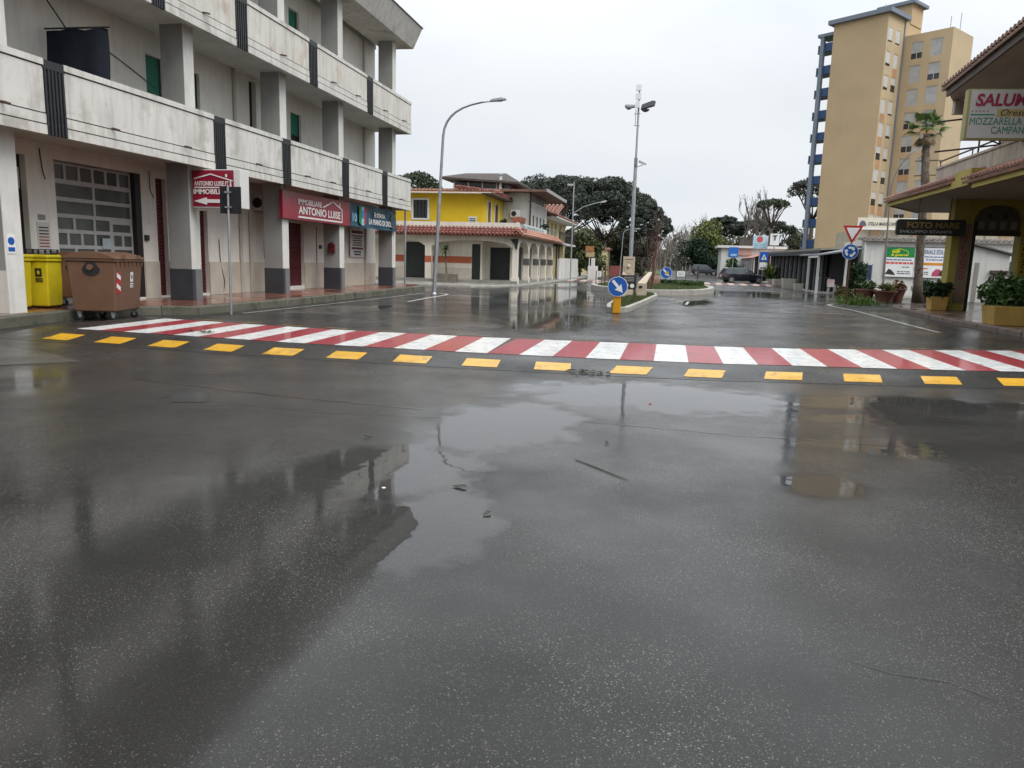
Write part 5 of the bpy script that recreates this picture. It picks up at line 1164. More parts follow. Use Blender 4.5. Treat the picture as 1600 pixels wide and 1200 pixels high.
# ------------------------------------------------------------------ cafe pavilion along the right
DKF = mat('dark_curtain', (.05, .055, .06), .7, .35, 1.5); DKP = mat('dark_post', (.02, .021, .024), .5, .2, 3); CURT = mat('grey_curtain', (.14, .145, .15), .75, .3, 2.)
CF = thing('cafe_pavilion', 'long low dark cafe terrace with curtained glass front and flat canopy', 'pavilion', (11, 62, .08))
MB().add([(9.3, 51, 2.72), (9.3, 78, 2.95), (15, 78, 3.25), (15, 51, 3.15), (9.3, 51, 2.85), (9.3, 78, 3.1), (15, 78, 3.4), (15, 51, 3.3)], [(0, 3, 2, 1), (4, 5, 6, 7), (0, 1, 5, 4), (1, 2, 6, 5), (2, 3, 7, 6), (3, 0, 4, 7)]).build('canopy', mat('canopy_beige', (.22, .205, .18), .6, .2, 1), CF)
MB().add([(9.2, 51, 2.4), (9.2, 78, 2.65), (9.27, 78, 2.65), (9.27, 51, 2.4), (9.2, 51, 2.71), (9.2, 78, 2.93), (9.27, 78, 2.93), (9.27, 51, 2.71)], [(0, 3, 2, 1), (4, 5, 6, 7), (0, 1, 5, 4), (1, 2, 6, 5), (2, 3, 7, 6), (3, 0, 4, 7)]).build('valance', DKP, CF)
for k in range(24):
    y = 52.2+1.1*k; MB().box(9.62, 9.74, y, y+.14, .082, 2.7).build('post', DKP if k % 2 else CURT, CF)
    if k < 23:
        MB().box(9.8, 9.83, y+.16, y+1.06, .5, 2.65).build('glass_panel', glass_mat('cafe_glass', (.03, .034, .036), .12), CF)
        if k % 3 != 1: MB().extr([(9.9+.05*math.sin(i*1.9), y+.25+.07*i, .1) for i in range(8)]+[(10.0, y+.8, .1), (10.0, y+.2, .1)], (0, 0, 2.5)).build('curtain', CURT, CF)
        MB().box(9.76, 9.84, y+.15, y+1.08, .082, .5).build('low_panel', DKF, CF)
MB().box(10.15, 15, 51.8, 78, .082, 2.7).build('interior', mat('cafe_interior', (.03, .03, .032), .8), CF)
# sloping white awning at the near end, with portal posts
AWN = thing('entrance_canopy', 'sloping grey canopy on white posts at the near end of the cafe', 'canopy', (10, 51, .1))
MB().add([(9.0, 49.5, 2.36), (9.0, 57, 2.42), (10.9, 47.0, 2.72), (10.9, 50.5, 2.8), (9.0, 49.5, 2.44), (9.0, 57, 2.5), (10.9, 47.0, 2.8), (10.9, 50.5, 2.88)], [(0, 1, 3, 2), (4, 6, 7, 5), (0, 2, 6, 4), (1, 5, 7, 3), (2, 3, 7, 6), (0, 4, 5, 1)]).build('sheet', mat('awning_grey', (.20, .205, .21), .6, .15, 2), AWN)
for (x, y) in ((9.05, 53.3), (9.07, 50.1), (10.8, 50.6)): MB().box(x-.07, x+.07, y-.07, y+.07, .004, 2.37).build('post', WFRAME, AWN)
MB().box(9.0, 9.12, 50.18, 53.22, 2.24, 2.36).build('beam', WFRAME, AWN)
bl = thing('low_barrier', 'low white rail with a cream panel before the cafe', 'barrier', (10.8, 53.8, .09))
for x in (9.6, 10.3, 11.35): MB().box(x-.04, x+.04, 52.6, 52.68, .085, .95).build('post', WFRAME, bl)
MB().box(9.55, 11.4, 52.6, 52.68, .952, 1.02).build('rail', WFRAME, bl); MB().box(10.35, 11.3, 52.62, 52.66, .1, .62).build('panel', mat('cream_panel', (.5, .44, .36), .6), bl)
for k, x in enumerate((9.72, 9.85, 10.0, 10.15)): MB().box(x-.015, x+.015, 52.62, 52.66, .1, .94).build('bar', WFRAME, bl)
POTW = mat('pot_cream', (.45, .42, .36), .65, .15, 3)
def box_planter(label, loc, w, h, m, leafm, lr, n, seed, taper=.82, group=None, name='planter', rz=0.):
    t = thing(name, label, 'planter', loc, group); X = rotz(rz, loc)
    MB(X).frustum((0, 0), w*taper, w*taper, w, w, 0, h).build('box', m, t, bevel=.015)
    MB(X).frustum((0, 0), w*.88, w*.88, w*.88, w*.88, h+.001, h+.02).build('soil', GRASSM, t)
    if n: leafball('foliage', (loc[0], loc[1], loc[2]+h+lr*.45), (lr*1.25, lr*1.25, lr), n, lr*.16, leafm, t, seed, lump=9)
    return t
for i, (x, y, w, h, l, n) in enumerate([(8.95, 70.8, .32, .55, 'cream square pot farthest along the cafe front', 250), (8.95, 66.6, .4, .6, 'cream square pot, third from the near end of the cafe', 0), (8.85, 60.0, .48, .75, 'taller cream square pot, second from the near end of the cafe', 0), (8.75, 54.8, .3, .5, 'small cream pot beside the white portal posts', 0)]):
    box_planter(l, (x, y, .004 if x < 9 else .09), w, h, POTW, LEAFG, .5, n, 40+i, group='cream pots along the cafe')
for i, (x, y) in enumerate(((10.0, 50.4), (10.3, 51.6))):
    c_ = thing('terrace_chair', ('pale terrace chair nearest the white portal' if i == 0 else 'pale terrace chair behind the first, under the canopy'), 'chair', (x, y, .004), 'terrace chairs')
    z0 = .005 if y < 50.9 and x < 10.1 else .09
    for (a, b) in ((-.2, -.2), (.2, -.2), (-.2, .2), (.2, .2)): MB().tube([(x+a, y+b, z0), (x+a*.9, y+b*.9, z0+.44)], .015, 5).build('leg', WFRAME, c_)
    MB().box(x-.22, x+.22, y-.22, y+.22, z0+.445, z0+.48).build('seat', WFRAME, c_); MB().box(x-.22, x+.22, y+.2, y+.23, z0+.5, z0+.92).build('backrest', mat('chair_pink', (.45, .33, .33), .6), c_)
# buildings behind the cafe
WH = mat('white_wall', (.58, .57, .54), .75, .08, .8, streak=.25)
LW = thing('white_store', 'low white building with long blank wall behind the palm', 'building', (16, 53, .08))
MB().sheet((0, 50.2, 0), (1, 0, 0), (0, -1, 0), 11.7, 26, .083, 3.45, [], .1).build('wall', WH, LW, flip=False)
MB().box(11.72, 26, 50.3, 56, .083, 3.4).build('core', WH, LW)
tile_roof(LW, (11.4, 49.95, 3.42), (26, 49.95, 3.42), (0, 1.2, .12), mat('grey_tile', (.24, .215, .19), .75, .4, 4), rows=3, pitch=.3, rad=.11)
MB().tube([(11.68, 50.1, .1), (11.68, 50.1, 3.3), (11.75, 50.1, 3.42)], .05, 6).build('downpipe', WFRAME, LW)
GS = thing('ochre_annex', 'beige annex with vertical panels rising behind the white store', 'building', (17, 58, .08))
MB().box(12.3, 26, 56.2, 62, .083, 4.3).build('wall', mat('annex_beige', (.34, .30, .23), .75, .15, 1), GS)
for k in range(12): MB().box(12.4+.9*k, 13.1+.9*k, 56.1, 56.199, 3.5, 4.28).build('panel', [mat('annex_panel', (.30, .27, .21), .7, .2, 1), mat('annex_brown', (.28, .19, .12), .7, .2, 1)][k % 3 == 1], GS)
cs = thing('cafe_sign', 'cream rooftop cafe sign with dark italic lettering and a shell emblem', 'sign', (13.7, 56, 4.3))
MB().box(12.4, 16.2, 55.85, 55.95, 4.42, 5.1).build('panel', mat('cream_sign', (.55, .51, .42), .5, .06, 2), cs); MB().box(12.6, 16.2, 55.8, 55.98, 4.3, 4.415).build('bottom_rail', WFRAME, cs)
DL = mat('letter_dark', (.035, .03, .03), .5)
text('STELLA MARIS CAF\u00c9', (13.05, 55.845, 4.57), (1, 0, 0), 1.8, .28, DL, cs, bold=.015, shear=.25)
MB().extr([(12.52, 55.85, 4.52), (12.92, 55.85, 4.52), (12.95, 55.85, 4.66), (12.82, 55.85, 4.86), (12.7, 55.85, 4.9), (12.58, 55.85, 4.84), (12.5, 55.85, 4.66)], (0, -.01, 0)).build('emblem', mat('emblem_grey', (.10, .09, .11), .5), cs)
# billboard pair on the white wall
def billboard(label, x0, x1, z0, z1):
    t = thing('billboard', label, 'billboard', ((x0+x1)/2, 50.1, z0)); MB().box(x0, x1, 50.1, 50.14, z0, z1).build('panel', SIGNWHITE, t)
    MB().box(x0, x1, 50.08, 50.1, z0-.03, z0).build('bottom_rail', SHUTG, t); MB().box(x0, x1, 50.08, 50.1, z1, z1+.03).build('top_rail', SHUTG, t); return t
FB = 50.098
b1 = billboard('left half of the wall billboard with green header and yellow lettering', 12.88, 14.55, 1.2, 2.98)
GRN = mat('bill_green', (.012, .20, .06), .4, .05, 2); YL = mat('bill_yellow', (.65, .60, .02), .4); RD = mat('bill_red', (.55, .10, .08), .4); OR = mat('bill_orange', (.60, .22, .02), .4); BLU = mat('bill_blue', (.04, .09, .25), .4)
MB().box(12.9, 14.53, FB-.006, FB-.001, 2.38, 2.96).build('header', GRN, b1)
text('edil', (13.25, FB-.008, 2.63), (1, 0, 0), .45, .22, YL, b1, bold=.04, shear=.2); text('& guerra', (13.2, FB-.008, 2.42), (1, 0, 0), .95, .18, YL, b1, bold=.04, shear=.2)
mb = MB(); bar3(mb, (13.25, 2.78), (13.7, 2.9), .03, FB-.008); bar3(mb, (13.7, 2.9), (14.15, 2.75), .03, FB-.008); bar3(mb, (14.15, 2.77), (14.17, 2.5), .03, FB-.008); mb.build('house_outline', YL, b1)
def lines(t, x0, x1, z, h, m, n=1, dz=.1):
    rnd = random.Random(int(z*100+x0*10))
    for k in range(n):
        x = x0
        while x < x1-.05:
            w = min(rnd.uniform(.08, .25), x1-x); MB().box(x, x+w, FB-.006, FB-.001, z-k*dz, z-k*dz+h).build('print_line', m, t); x += w+.04
lines(b1, 12.98, 14.4, 2.2, .06, BLU); lines(b1, 12.95, 14.5, 1.98, .12, RD); lines(b1, 13.9, 14.3, 1.78, .05, PRT); lines(b1, 13.65, 14.4, 1.5, .05, PRT, 2, .12)
MB().extr([(12.95, FB-.001, 1.36), (13.55, FB-.001, 1.3), (13.5, FB-.001, 1.4), (13.3, FB-.001, 1.62), (13.15, FB-.001, 1.68), (13.05, FB-.001, 1.5)], (0, -.006, 0)).build('printed_truck', DL, b1)
b2 = billboard('right half of the wall billboard with blue heading and orange band', 14.58, 16.3, 1.2, 3.0)
text('MATERIALE EDILE', (14.65, FB-.006, 2.62), (1, 0, 0), 1.6, .26, BLU, b2, bold=.0)
lines(b2, 14.9, 16.2, 2.42, .06, BLU); lines(b2, 15.2, 16.2, 2.25, .06, BLU); MB().box(14.62, 16.28, FB-.006, FB-.001, 1.95, 2.1).build('band', OR, b2); lines(b2, 14.7, 15.4, 1.72, .06, RD); lines(b2, 14.7, 15.4, 1.5, .05, PRT, 2, .12)
MB().extr([(15.6, FB-.001, 1.3), (16.2, FB-.001, 1.3), (16.25, FB-.001, 1.55), (16.0, FB-.001, 1.72), (15.8, FB-.001, 1.72), (15.62, FB-.001, 1.5)], (0, -.006, 0)).build('printed_flower', mat('bill_pink', (.4, .06, .12), .5), b2); MB().extr([(16.0, FB-.008, 1.35), (16.27, FB-.008, 1.35), (16.25, FB-.008, 1.7), (16.05, FB-.008, 1.6)], (0, -.003, 0)).build('printed_leaf', SHUTG, b2)
# pink building and small roadside signs past the cafe
PK = thing('pink_house', 'low pink and white house with roof terrace past the dark car', 'house', (9, 97, .1))
PINK = mat('pink_wall', (.42, .27, .22), .75, .1, 1)
MB().box(10.6, 18, 86, 100, .1, 3.0).build('wall', PINK, PK); MB().box(6.3, 14, 100, 106, .1, 3.9).build('wing', WH, PK); MB().box(5.8, 14.2, 99.6, 106.2, 3.901, 4.2).build('cornice', WFRAME, PK)
MB().box(7.2, 10, 99.85, 99.99, 3.0, 3.9).build('band', PINK, PK)
MB().add([(8.8, 86, 2.6), (8.8, 100, 2.6), (10.7, 100, 3.3), (10.7, 86, 3.3)], [(0, 1, 2, 3)]).build('awning', mat('awning_pink', (.35, .16, .13), .7), PK)
for k in range(7): MB().tube([(9.0, 86.5+2*k, .1), (9.0, 86.5+2*k, 2.62)], .06, 6).build('awning_post', WFRAME, PK)
for k in range(6): q = MB().box(10.5, 10.59, 87+2.1*k, 88.2+2.1*k, .4, 2.2).build('window', DARKGLASS, PK); MB().box(10.46, 10.5, 86.9+2.1*k, 88.3+2.1*k, 2.2, 2.32).build('lintel', WFRAME, q)
MB().box(9, 13, 101, 105, 4.21, 5.2).build('roof_room', DKROOF, PK)
def panel_sign(name, label, x0, x1, y, z0, z1, zb, m, deco=None):
    t = thing(name, label, 'sign', ((x0+x1)/2, y, zb)); MB().box(x0, x1, y-.04, y+.04, z0, z1).build('panel', m, t, bevel=.01)
    MB().tube([((x0+x1)/2, y+.05, zb), ((x0+x1)/2, y+.05, z1)], .05, 6).build('post', GALV, t)
    if deco: deco(t)
    return t
def d1(t):
    MB().disc((8.72, 79.95, 4.35), .3, (0, -1, 0), .01, 16).build('flower_mark', mat('flower_red', (.5, .08, .08), .5), t)
    for k in range(3): MB().box(8.2, 9.3, 79.95, 79.955, 3.55+.16*k, 3.6+.16*k).build('print_line', mat('print_teal', (.2, .35, .4), .5), t)
panel_sign('advert_sign', 'pale blue advertising panel with a red flower mark above the cafe roof end', 8.05, 9.5, 80, 3.42, 4.7, .1, mat('pale_blue_sign', (.45, .58, .66), .4), d1)
def d2(t): MB().box(6.7, 7.4, 89.95, 89.955, 2.75, 3.0).build('print_band', mat('sky_band', (.3, .5, .7), .4), t)
panel_sign('advert_sign', 'bright blue advertising panel on a post behind the dark hatchback', 6.5, 7.55, 90, 2.6, 3.75, .01, mat('bright_blue_sign', (.02, .13, .48), .4), d2)
def d3(t): text('T', (9.85, 79.4, 4.25), (1, 0, 0), .45, .5, DL, t, bold=.03)
panel_sign('tobacco_sign', 'white box sign with a black letter T at the far end of the cafe', 9.63, 10.5, 79.5, 3.76, 4.9, .1, SIGNWHITE, d3)
t = thing('crossing_sign', 'blue square pedestrian crossing sign with a white panel below it, by the cafe', 'sign', (8.3, 72.5, .004))
MB().tube([(8.35, 72.55, .004), (8.35, 72.55, 3.0)], .04, 6).build('post', GALV, t); MB().box(8.0, 8.75, 72.48, 72.5, 2.1, 2.95).build('plate', SIGNBLUE, t)
MB().extr([(8.14, 72.475, 2.25), (8.62, 72.475, 2.25), (8.38, 72.475, 2.75)], (0, -.006, 0)).build('triangle', SIGNWHITE, t); MB().box(8.33, 8.43, 72.462, 72.468, 2.3, 2.55).build('walker', DL, t)
MB().box(8.02, 8.7, 72.48, 72.5, 1.35, 2.0).build('lower_plate', SIGNWHITE, t); MB().box(8.1, 8.6, 72.47, 72.48, 1.45, 1.55).build('print_line', DL, t)
def banana(label, loc, h, seed, m=None, sp=.8):
    t = thing('leafy_plant', label, 'plant', loc); rng = np.random.default_rng(seed); vs = []; fs = []
    for k in range(40):
        a = rng.uniform(0, 6.28); e = rng.uniform(.5, 1.4); L_ = h*rng.uniform(.5, 1.); d = Vector((math.cos(a)*math.cos(e), math.sin(a)*math.cos(e), math.sin(e))); s = Vector((-math.sin(a), math.cos(a), 0))*.06*h; p = Vector(loc); b = len(vs); tip = p+d*L_+Vector((math.cos(a), math.sin(a), -.5))*sp*.25*h
        mid = p+d*L_*.7
        vs += [p, mid-s, mid+s, tip]; fs += [(0+b, 1+b, 2+b), (1+b, 3+b, 2+b)]
    MB().add(vs, fs).build('leaves', m or LEAFG, t, flip=False); MB().tube([loc, (loc[0], loc[1], loc[2]+h*.3)], .03*h, 6).build('stem', TWIG, t); return t
banana('tall leafy plant growing at the foot of the crossing sign', (9.0, 71.6, .5), 1.9, 5, leaf_mat('leaf_yellowish', (.12, .16, .03), .4, 2.))

# ------------------------------------------------------------------ round planters, signs, palm at the right
for i, (x, y, r, h, l, lm) in enumerate([(9.55, 39.9, .42, .62, 'round terracotta planter nearest the yield sign', LEAFG), (10.3, 39.4, .5, .58, 'middle one of the three round terracotta planters', leaf_mat('leaf_olive', (.09, .10, .03), .5, 3.)), (11.0, 40.2, .44, .7, 'round terracotta planter with reddish foliage beside the palm', leaf_mat('leaf_red', (.16, .08, .03), .5, 3.))]):
    t = thing('round_planter', l, 'planter', (x, y, .004), 'round terracotta planters')
    MB().lathe([(r*.72, 0), (r*.8, h*.4), (r, h*.86), (r*1.1, h*.88), (r*1.1, h), (r*.94, h), (r*.92, h*.9)], (x, y, .004), 22).build('pot', mat('planter_brown', (.15, .055, .04), .6, .2, 2.5, streak=.25), t, smooth=True, angle=40)
    leafball('foliage', (x, y, h+.12), (.5, .5, .3), 350, .07, lm, t, 60+i)
ys = thing('yield_sign', 'red bordered yield triangle above a blue roundabout disc on a rusty post', 'sign', (7.7, 35.5, .004))
MB().tube([(7.72, 35.5, .004), (7.70, 35.5, 3.3)], .035, 8).build('post', mat('rust_post', (.13, .06, .035), .7, .3, 4), ys, smooth=True, angle=40)
yy_ = 35.44
MB().extr([(7.29, yy_, 3.43), (7.64, yy_, 2.75), (7.70, yy_, 2.70), (7.76, yy_, 2.75), (8.12, yy_, 3.43)], (0, .015, 0)).build('triangle', SIGNRED, ys)
MB().extr([(7.43, yy_-.001, 3.34), (7.70, yy_-.001, 2.83), (7.98, yy_-.001, 3.34)], (0, -.005, 0)).build('triangle_field', SIGNWHITE, ys)
MB().disc((7.68, yy_+.015, 2.31), .335, (0, -1, 0), .012, 36).build('disc_rim', SIGNWHITE, ys); MB().disc((7.68, yy_+.002, 2.31), .315, (0, -1, 0), .004, 36).build('disc', SIGNBLUE, ys)
for k in range(3):
    a0 = PI/2+k*2*PI/3+.5; c = Vector((7.68, yy_-.003, 2.31)); pts = []
    for a in np.linspace(a0, a0-1.15, 7): pts.append(c+Vector((math.cos(a), 0, math.sin(a)))*.22)
    e = a0-1.15; inn = [c+Vector((math.cos(a), 0, math.sin(a)))*.13 for a in np.linspace(a0-1.15, a0, 7)]
    tip = c+Vector((math.cos(e-.55), 0, math.sin(e-.55)))*.185
    MB().extr(pts+[c+Vector((math.cos(e), 0, math.sin(e)))*.275, tip, c+Vector((math.cos(e), 0, math.sin(e)))*.08]+inn, (0, -.005, 0)).build('arrow', SIGNWHITE, ys)
wd = thing('weed_clump', 'clump of green weeds at the foot of the yield sign', 'weeds', (8.3, 35.8, 0)); rng = np.random.default_rng(77)
P = np.stack([8.3+rng.normal(0, .45, 1500), 35.9+rng.normal(0, .4, 1500), np.abs(rng.normal(0, .16, 1500))+.01], 1); leaves('blades', P, .06, LEAFB, wd, rng, .3, (0, 0, 1.2)); MB().tube([(8.3, 35.8, 0), (8.3, 35.8, .15)], .01, 4).build('stem', TWIG, wd)
bb = thing('bushy_shrub', 'dark spiky shrub behind the yield sign by the white wall', 'shrub', (10.55, 46.2, .09)); leafball('foliage', (10.55, 46.2, 1.0), (.6, .6, 1.0), 2200, .13, LEAFD, bb, 71, lump=9, aspect=.3); MB().tube([(10.5, 46.2, .085), (10.55, 46.2, 1.2)], .05, 6).build('trunk', TWIG, bb)
b3 = thing('bushy_shrub', 'low brown shrub between the rusty post and the round planters', 'shrub', (8.7, 40.2, .004)); leafball('foliage', (8.7, 40.2, .35), (.6, .5, .4), 900, .07, leaf_mat('leaf_brown', (.10, .085, .035), .5, 3.), b3, 72); MB().tube([(8.7, 40.2, .004), (8.7, 40.2, .3)], .02, 5).build('stem', TWIG, b3)
FR = mat('grey_lattice', (.2, .22, .26), .5)
lt = thing('cafe_menu_stand', 'grey metal stand with blue panel before the white wall', 'stand', (11.2, 47.2, .1))
for x in (10.75, 11.5): MB().tube([(x, 47.2, .085), (x, 47.2, 1.9)], .03, 6).build('leg', FR, lt)
MB().box(10.78, 11.47, 47.18, 47.22, 1.0, 1.85).build('panel', mat('navy_panel', (.03, .045, .09), .5), lt)
for k in range(5): MB().box(10.78+.15*k, 10.80+.15*k, 47.16, 47.18, .5, 1.0).build('bar', FR, lt)
curved_lamp('curved street lamp with a pale head rising beside the white billboard wall', (11.64, 45.0, .004), (11.5, 45.0, 5.4), (12.2, 44.8, 7.7), .06, 1.6, m=mat('lamp_brown', (.17, .155, .14), .5, .2, 3))
# fan palm
pm = thing('fan_palm', 'tall fan palm with a shaggy trunk in front of the billboard', 'palm tree', (12.25, 41.2, .004))
PB = mat('palm_bark', (.12, .09, .065), .8, .3, 6, bump=.6, bs=30)
path = [(12.35, 41.2, 0), (12.25, 41.2, 1), (12.15, 41.2, 3.2), (12.05, 41.2, 5.8), (11.85, 41.2, 8.2)]
MB().tube(path, [.31, .21, .185, .19, .14], 12).build('trunk', PB, pm, smooth=True)
rng = np.random.default_rng(5); vs = []; fs = []
def palm_axis(z): return Vector((float(np.interp(z, [p[2] for p in path], [p[0] for p in path])), 41.2, z))
for k in range(700):
    z = 8.2*rng.uniform(0, 1)**.8; a = rng.uniform(0, 6.28); r = float(np.interp(z, [0, 1, 3.2, 5.8, 8.2], [.3, .2, .18, .185, .15])); o_ = Vector((math.cos(a), math.sin(a), 0)); s = Vector((-math.sin(a), math.cos(a), 0))*rng.uniform(.02, .045); p = palm_axis(z)+o_*r*.9; L_ = rng.uniform(.08, .22); b = len(vs)
    vs += [p-s, p+s, p+o_*rng.uniform(.03, .1)+Vector((0, 0, L_ if z < 6 else -L_*1.2))]; fs.append((b, b+1, b+2))
MB().add(vs, fs).build('leaf_base_cover', mat('palm_fibre', (.085, .068, .055), .85, .35, 5), pm, flip=False)['kind'] = 'stuff'
FANM = leaf_mat('palm_green', (.085, .14, .03), .35, 1.2); FAND = leaf_mat('palm_dead', (.22, .17, .10), .3, 2.)
top = Vector((11.85, 41.2, 8.25))
def fan(d, L_, Rf, m, droop):
    vs = []; fs = []; d = d.normalized(); c = top+d*L_; s = d.cross(Vector((0, 0, 1)));
    if s.length < .1: s = Vector((1, 0, 0))
    s.normalize(); n = s.cross(d)
    b0 = len(vs); w = s*.015; vs += [top-w, top+w, c+w, c-w]; fs.append((0, 1, 2, 3))
    for k in range(22):
        a = -1.5+3.0*k/21; dr = (d*math.cos(a)+s*math.sin(a)).normalized(); t_ = c+dr*Rf*(.75+.25*math.cos(a))-Vector((0, 0, droop*Rf*(.3+abs(math.sin(a))*.4))); m_ = c+dr*Rf*.55; q = dr.cross(n).normalized()*Rf*.045; b = len(vs)
        vs += [c, m_-q+n*.02, t_, m_+q-n*.02]; fs.append((b, b+1, b+2, b+3))
    return MB().add(vs, fs).build('frond', m, pm, flip=False)
for k in range(17):
    a = 2.39996*k; e = 1.35-1.35*(k/16); fan(Vector((math.cos(a)*math.cos(e), math.sin(a)*math.cos(e), math.sin(e))), rng.uniform(.55, .75), rng.uniform(.45, .6), FANM, .25+.5*(k/16))
for k in range(9):
    a = 2.4*k+.5; e = -.75-.04*k; fan(Vector((math.cos(a)*math.cos(e), math.sin(a)*math.cos(e), math.sin(e))), .35, .42, FAND, .5)
for z in (5.6, 6.2, 6.9): MB().tube([(11.5, 41.2, z), (12.6, 41.2, z+.05)], .03, 6).build('cut_stalk', PB, pm)
# ------------------------------------------------------------------ right corner building
OLIVE = mat('olive_render', (.38, .305, .07), .7, .1, 1.2, streak=.3, scol=(.16, .13, .05))
SOF2 = mat('brown_soffit', (.48, .43, .385), .8, .1, .8)
BEIGEP = mat('beige_parapet', (.40, .345, .29), .75, .12, 1.2, streak=.65, scol=(.12, .10, .085))
RB = thing('corner_building', 'yellow corner building with tiled canopies and open portico at right', 'building', (14, 25, .14))
# canopy soffit with chamfered far corner, and olive fascia
sof = [(8.62, 12), (8.62, 33.7), (10.9, 37.6), (20, 37.6), (20, 12)]
MB().extr([(x, y, 4.18) for x, y in sof], (0, 0, .14)).build('canopy_slab', SOF2, RB)
MB().box(8.54, 8.61, 24.7, 33.7, 4.12, 4.34).build('fascia', OLIVE, RB); MB().box(8.48, 8.61, 12, 24.69, 3.98, 4.2).build('fascia', OLIVE, RB)
MB().extr([(8.56, 33.72, 4.13), (10.86, 37.66, 4.13), (10.86, 37.66, 4.34), (8.56, 33.72, 4.34)], (.06, -.035, 0)).build('fascia', OLIVE, RB)
TP = mat('pink_tile', (.33, .175, .135), .7, .3, 4, blot=.4, bcol=(.1, .08, .07), bscale=2.)
tile_roof(RB, (8.42, 26.6, 4.36), (8.42, 33.9, 4.36), (1.1, 0, .42), TP, pitch=.22, rad=.085, rows=4)
tile_roof(RB, (8.36, 12, 4.22), (8.36, 25.2, 4.22), (1.1, 0, .45), TP, pitch=.22, rad=.085, rows=4)
MB().box(8.62, 9.5, 25.25, 26.55, 4.33, 4.62).build('canopy_step', OLIVE, RB)
MB().box(9.5, 9.66, 12, 31.3, 4.33, 5.28).build('balcony_parapet', BEIGEP, RB)
MB().box(9.67, 13, 31.15, 31.3, 4.33, 5.28).build('balcony_parapet', BEIGEP, RB)
MB().box(9.46, 9.7, 12, 31.34, 5.285, 5.36).build('coping', BEIGEP, RB)
MB().tube([(9.52, 12, 5.62), (9.52, 31.1, 5.55)], .03, 8).build('handrail', BROWNF, RB)
for y in range(13, 32, 3): MB().tube([(9.52, y, 5.36), (9.52, y, 5.6)], .02, 6).build('rail_post', BROWNF, RB)
# upper storey and gable roof
MB().sheet((11.2, 0, 0), (0, 1, 0), (-1, 0, 0), 12, 30.6, 4.33, 8.2, [(26, 27.4, 4.4, 6.6), (20, 21.4, 4.4, 6.6)], .15).build('upper_wall', BEIGEP, RB, flip=False)
MB().box(11.4, 20, 12, 30.6, 4.33, 8.0).build('upper_core', BEIGEP, RB)
for y in (26, 20): MB().box(11.33, 11.36, y, y+1.4, 4.4, 6.6).build('balcony_door', DARKDOOR, RB)
def zr(y): return 7.5+(28.4-y)*.06
MB().add([(8.7, 28.3, zr(28.3)-.15), (8.7, 12, zr(12)-.15), (20, 12, zr(12)-.15), (20, 31.6, zr(28.3)-.15), (10.1, 31.6, zr(28.3)-.15)]+[(8.7, 28.3, zr(28.3)), (8.7, 12, zr(12)), (20, 12, zr(12)), (20, 31.6, zr(28.3)), (10.1, 31.6, zr(28.3))],
         [(0, 1, 2, 3, 4), (9, 8, 7, 6, 5), (0, 5, 6, 1), (1, 6, 7, 2), (2, 7, 8, 3), (3, 8, 9, 4), (4, 9, 5, 0)]).build('roof_slab', SOF2, RB)
MB().add([(8.62, 28.35, zr(28.4)-.22), (8.62, 12, zr(12)-.22), (8.69, 12, zr(12)-.22), (8.69, 28.35, zr(28.4)-.22), (8.62, 28.35, zr(28.4)+.05), (8.62, 12, zr(12)+.05), (8.69, 12, zr(12)+.05), (8.69, 28.35, zr(28.4)+.05)], [(0, 3, 2, 1), (4, 5, 6, 7), (0, 1, 5, 4), (1, 2, 6, 5), (2, 3, 7, 6), (3, 0, 4, 7)]).build('verge_board', mat('verge_brown', (.10, .08, .07), .7, .2, 2), RB)
tile_roof(RB, (8.5, 28.5, zr(28.5)+.08), (8.5, 12, zr(12)+.08), (1.6, 0, .3), mat('roof_brown_tile', (.24, .15, .115), .7, .3, 4, blot=.4, bcol=(.08, .065, .055), bscale=2.), pitch=.24, rad=.1, rows=4)
MB().box(9.2, 11.19, 29.2, 29.45, 6.9, 7.34).build('eave_beam', BEIGEP, RB)
# portico pillars, arch and transom
def pillar(x0, x1, y0, y1, z1=4.18): return MB().box(x0, x1, y0, y1, .14, z1).build('pillar', OLIVE, RB)
p1 = pillar(10.1, 10.78, 30.7, 31.3); MB().box(10.36, 10.74, 30.672, 30.699, .4, 3.3).build('pillar_panel', mat('brown_panel', (.22, .16, .12), .6, .1, 2), p1)
MB().box(10.8, 10.9, 30.72, 31.28, .14, 3.4).build('gate_edge', DKP, p1)
p2 = pillar(12.4, 13.1, 30.7, 31.3); MB().box(12.42, 12.66, 30.672, 30.699, 1.5, 2.6).build('pillar_panel', mat('yellow_panel', (.55, .42, .04), .5), p2)
pillar(12.4, 13.1, 20, 20.6); pillar(10.1, 10.75, 16.5, 17.1)
REDL = mat('pillar_red', (.36, .03, .03), .5)
for k, ch_ in enumerate('TIOCCO'): text(ch_, (10.46, 30.668, 2.62-.27*k), (1, 0, 0), .17 if ch_ != 'I' else .05, .2, REDL, p1, bold=.02)
for k, ch_ in enumerate('PIZZA'): text(ch_, (12.47, 30.668, 2.36-.2*k), (1, 0, 0), .13 if ch_ != 'I' else .04, .15, DL, p2, bold=.02)
mb = MB(); arch_wall(mb, (0, 30.72, 0), (1, 0, 0), (0, -1, 0), 10.79, 12.39, 3.4, 4.18, 3.5, 4.0, .3, 13); mb.build('arch', OLIVE, RB)
MB().box(10.79, 12.39, 30.9, 30.95, 3.08, 4.0).build('transom', mat('transom_glass', (.10, .095, .08), .3, .2, 2), RB)
for k in range(4): MB().box(11.0+.36*k, 11.2+.36*k, 30.885, 30.899, 3.14, 3.42).build('transom_letter', mat('faded_letter', (.24, .22, .19), .6), RB)
for x in (11.35, 11.85): MB().disc((x, 30.88, 3.6), .08, (0, -1, 0), .02, 16).build('lamp_disc', BLACKM, RB)
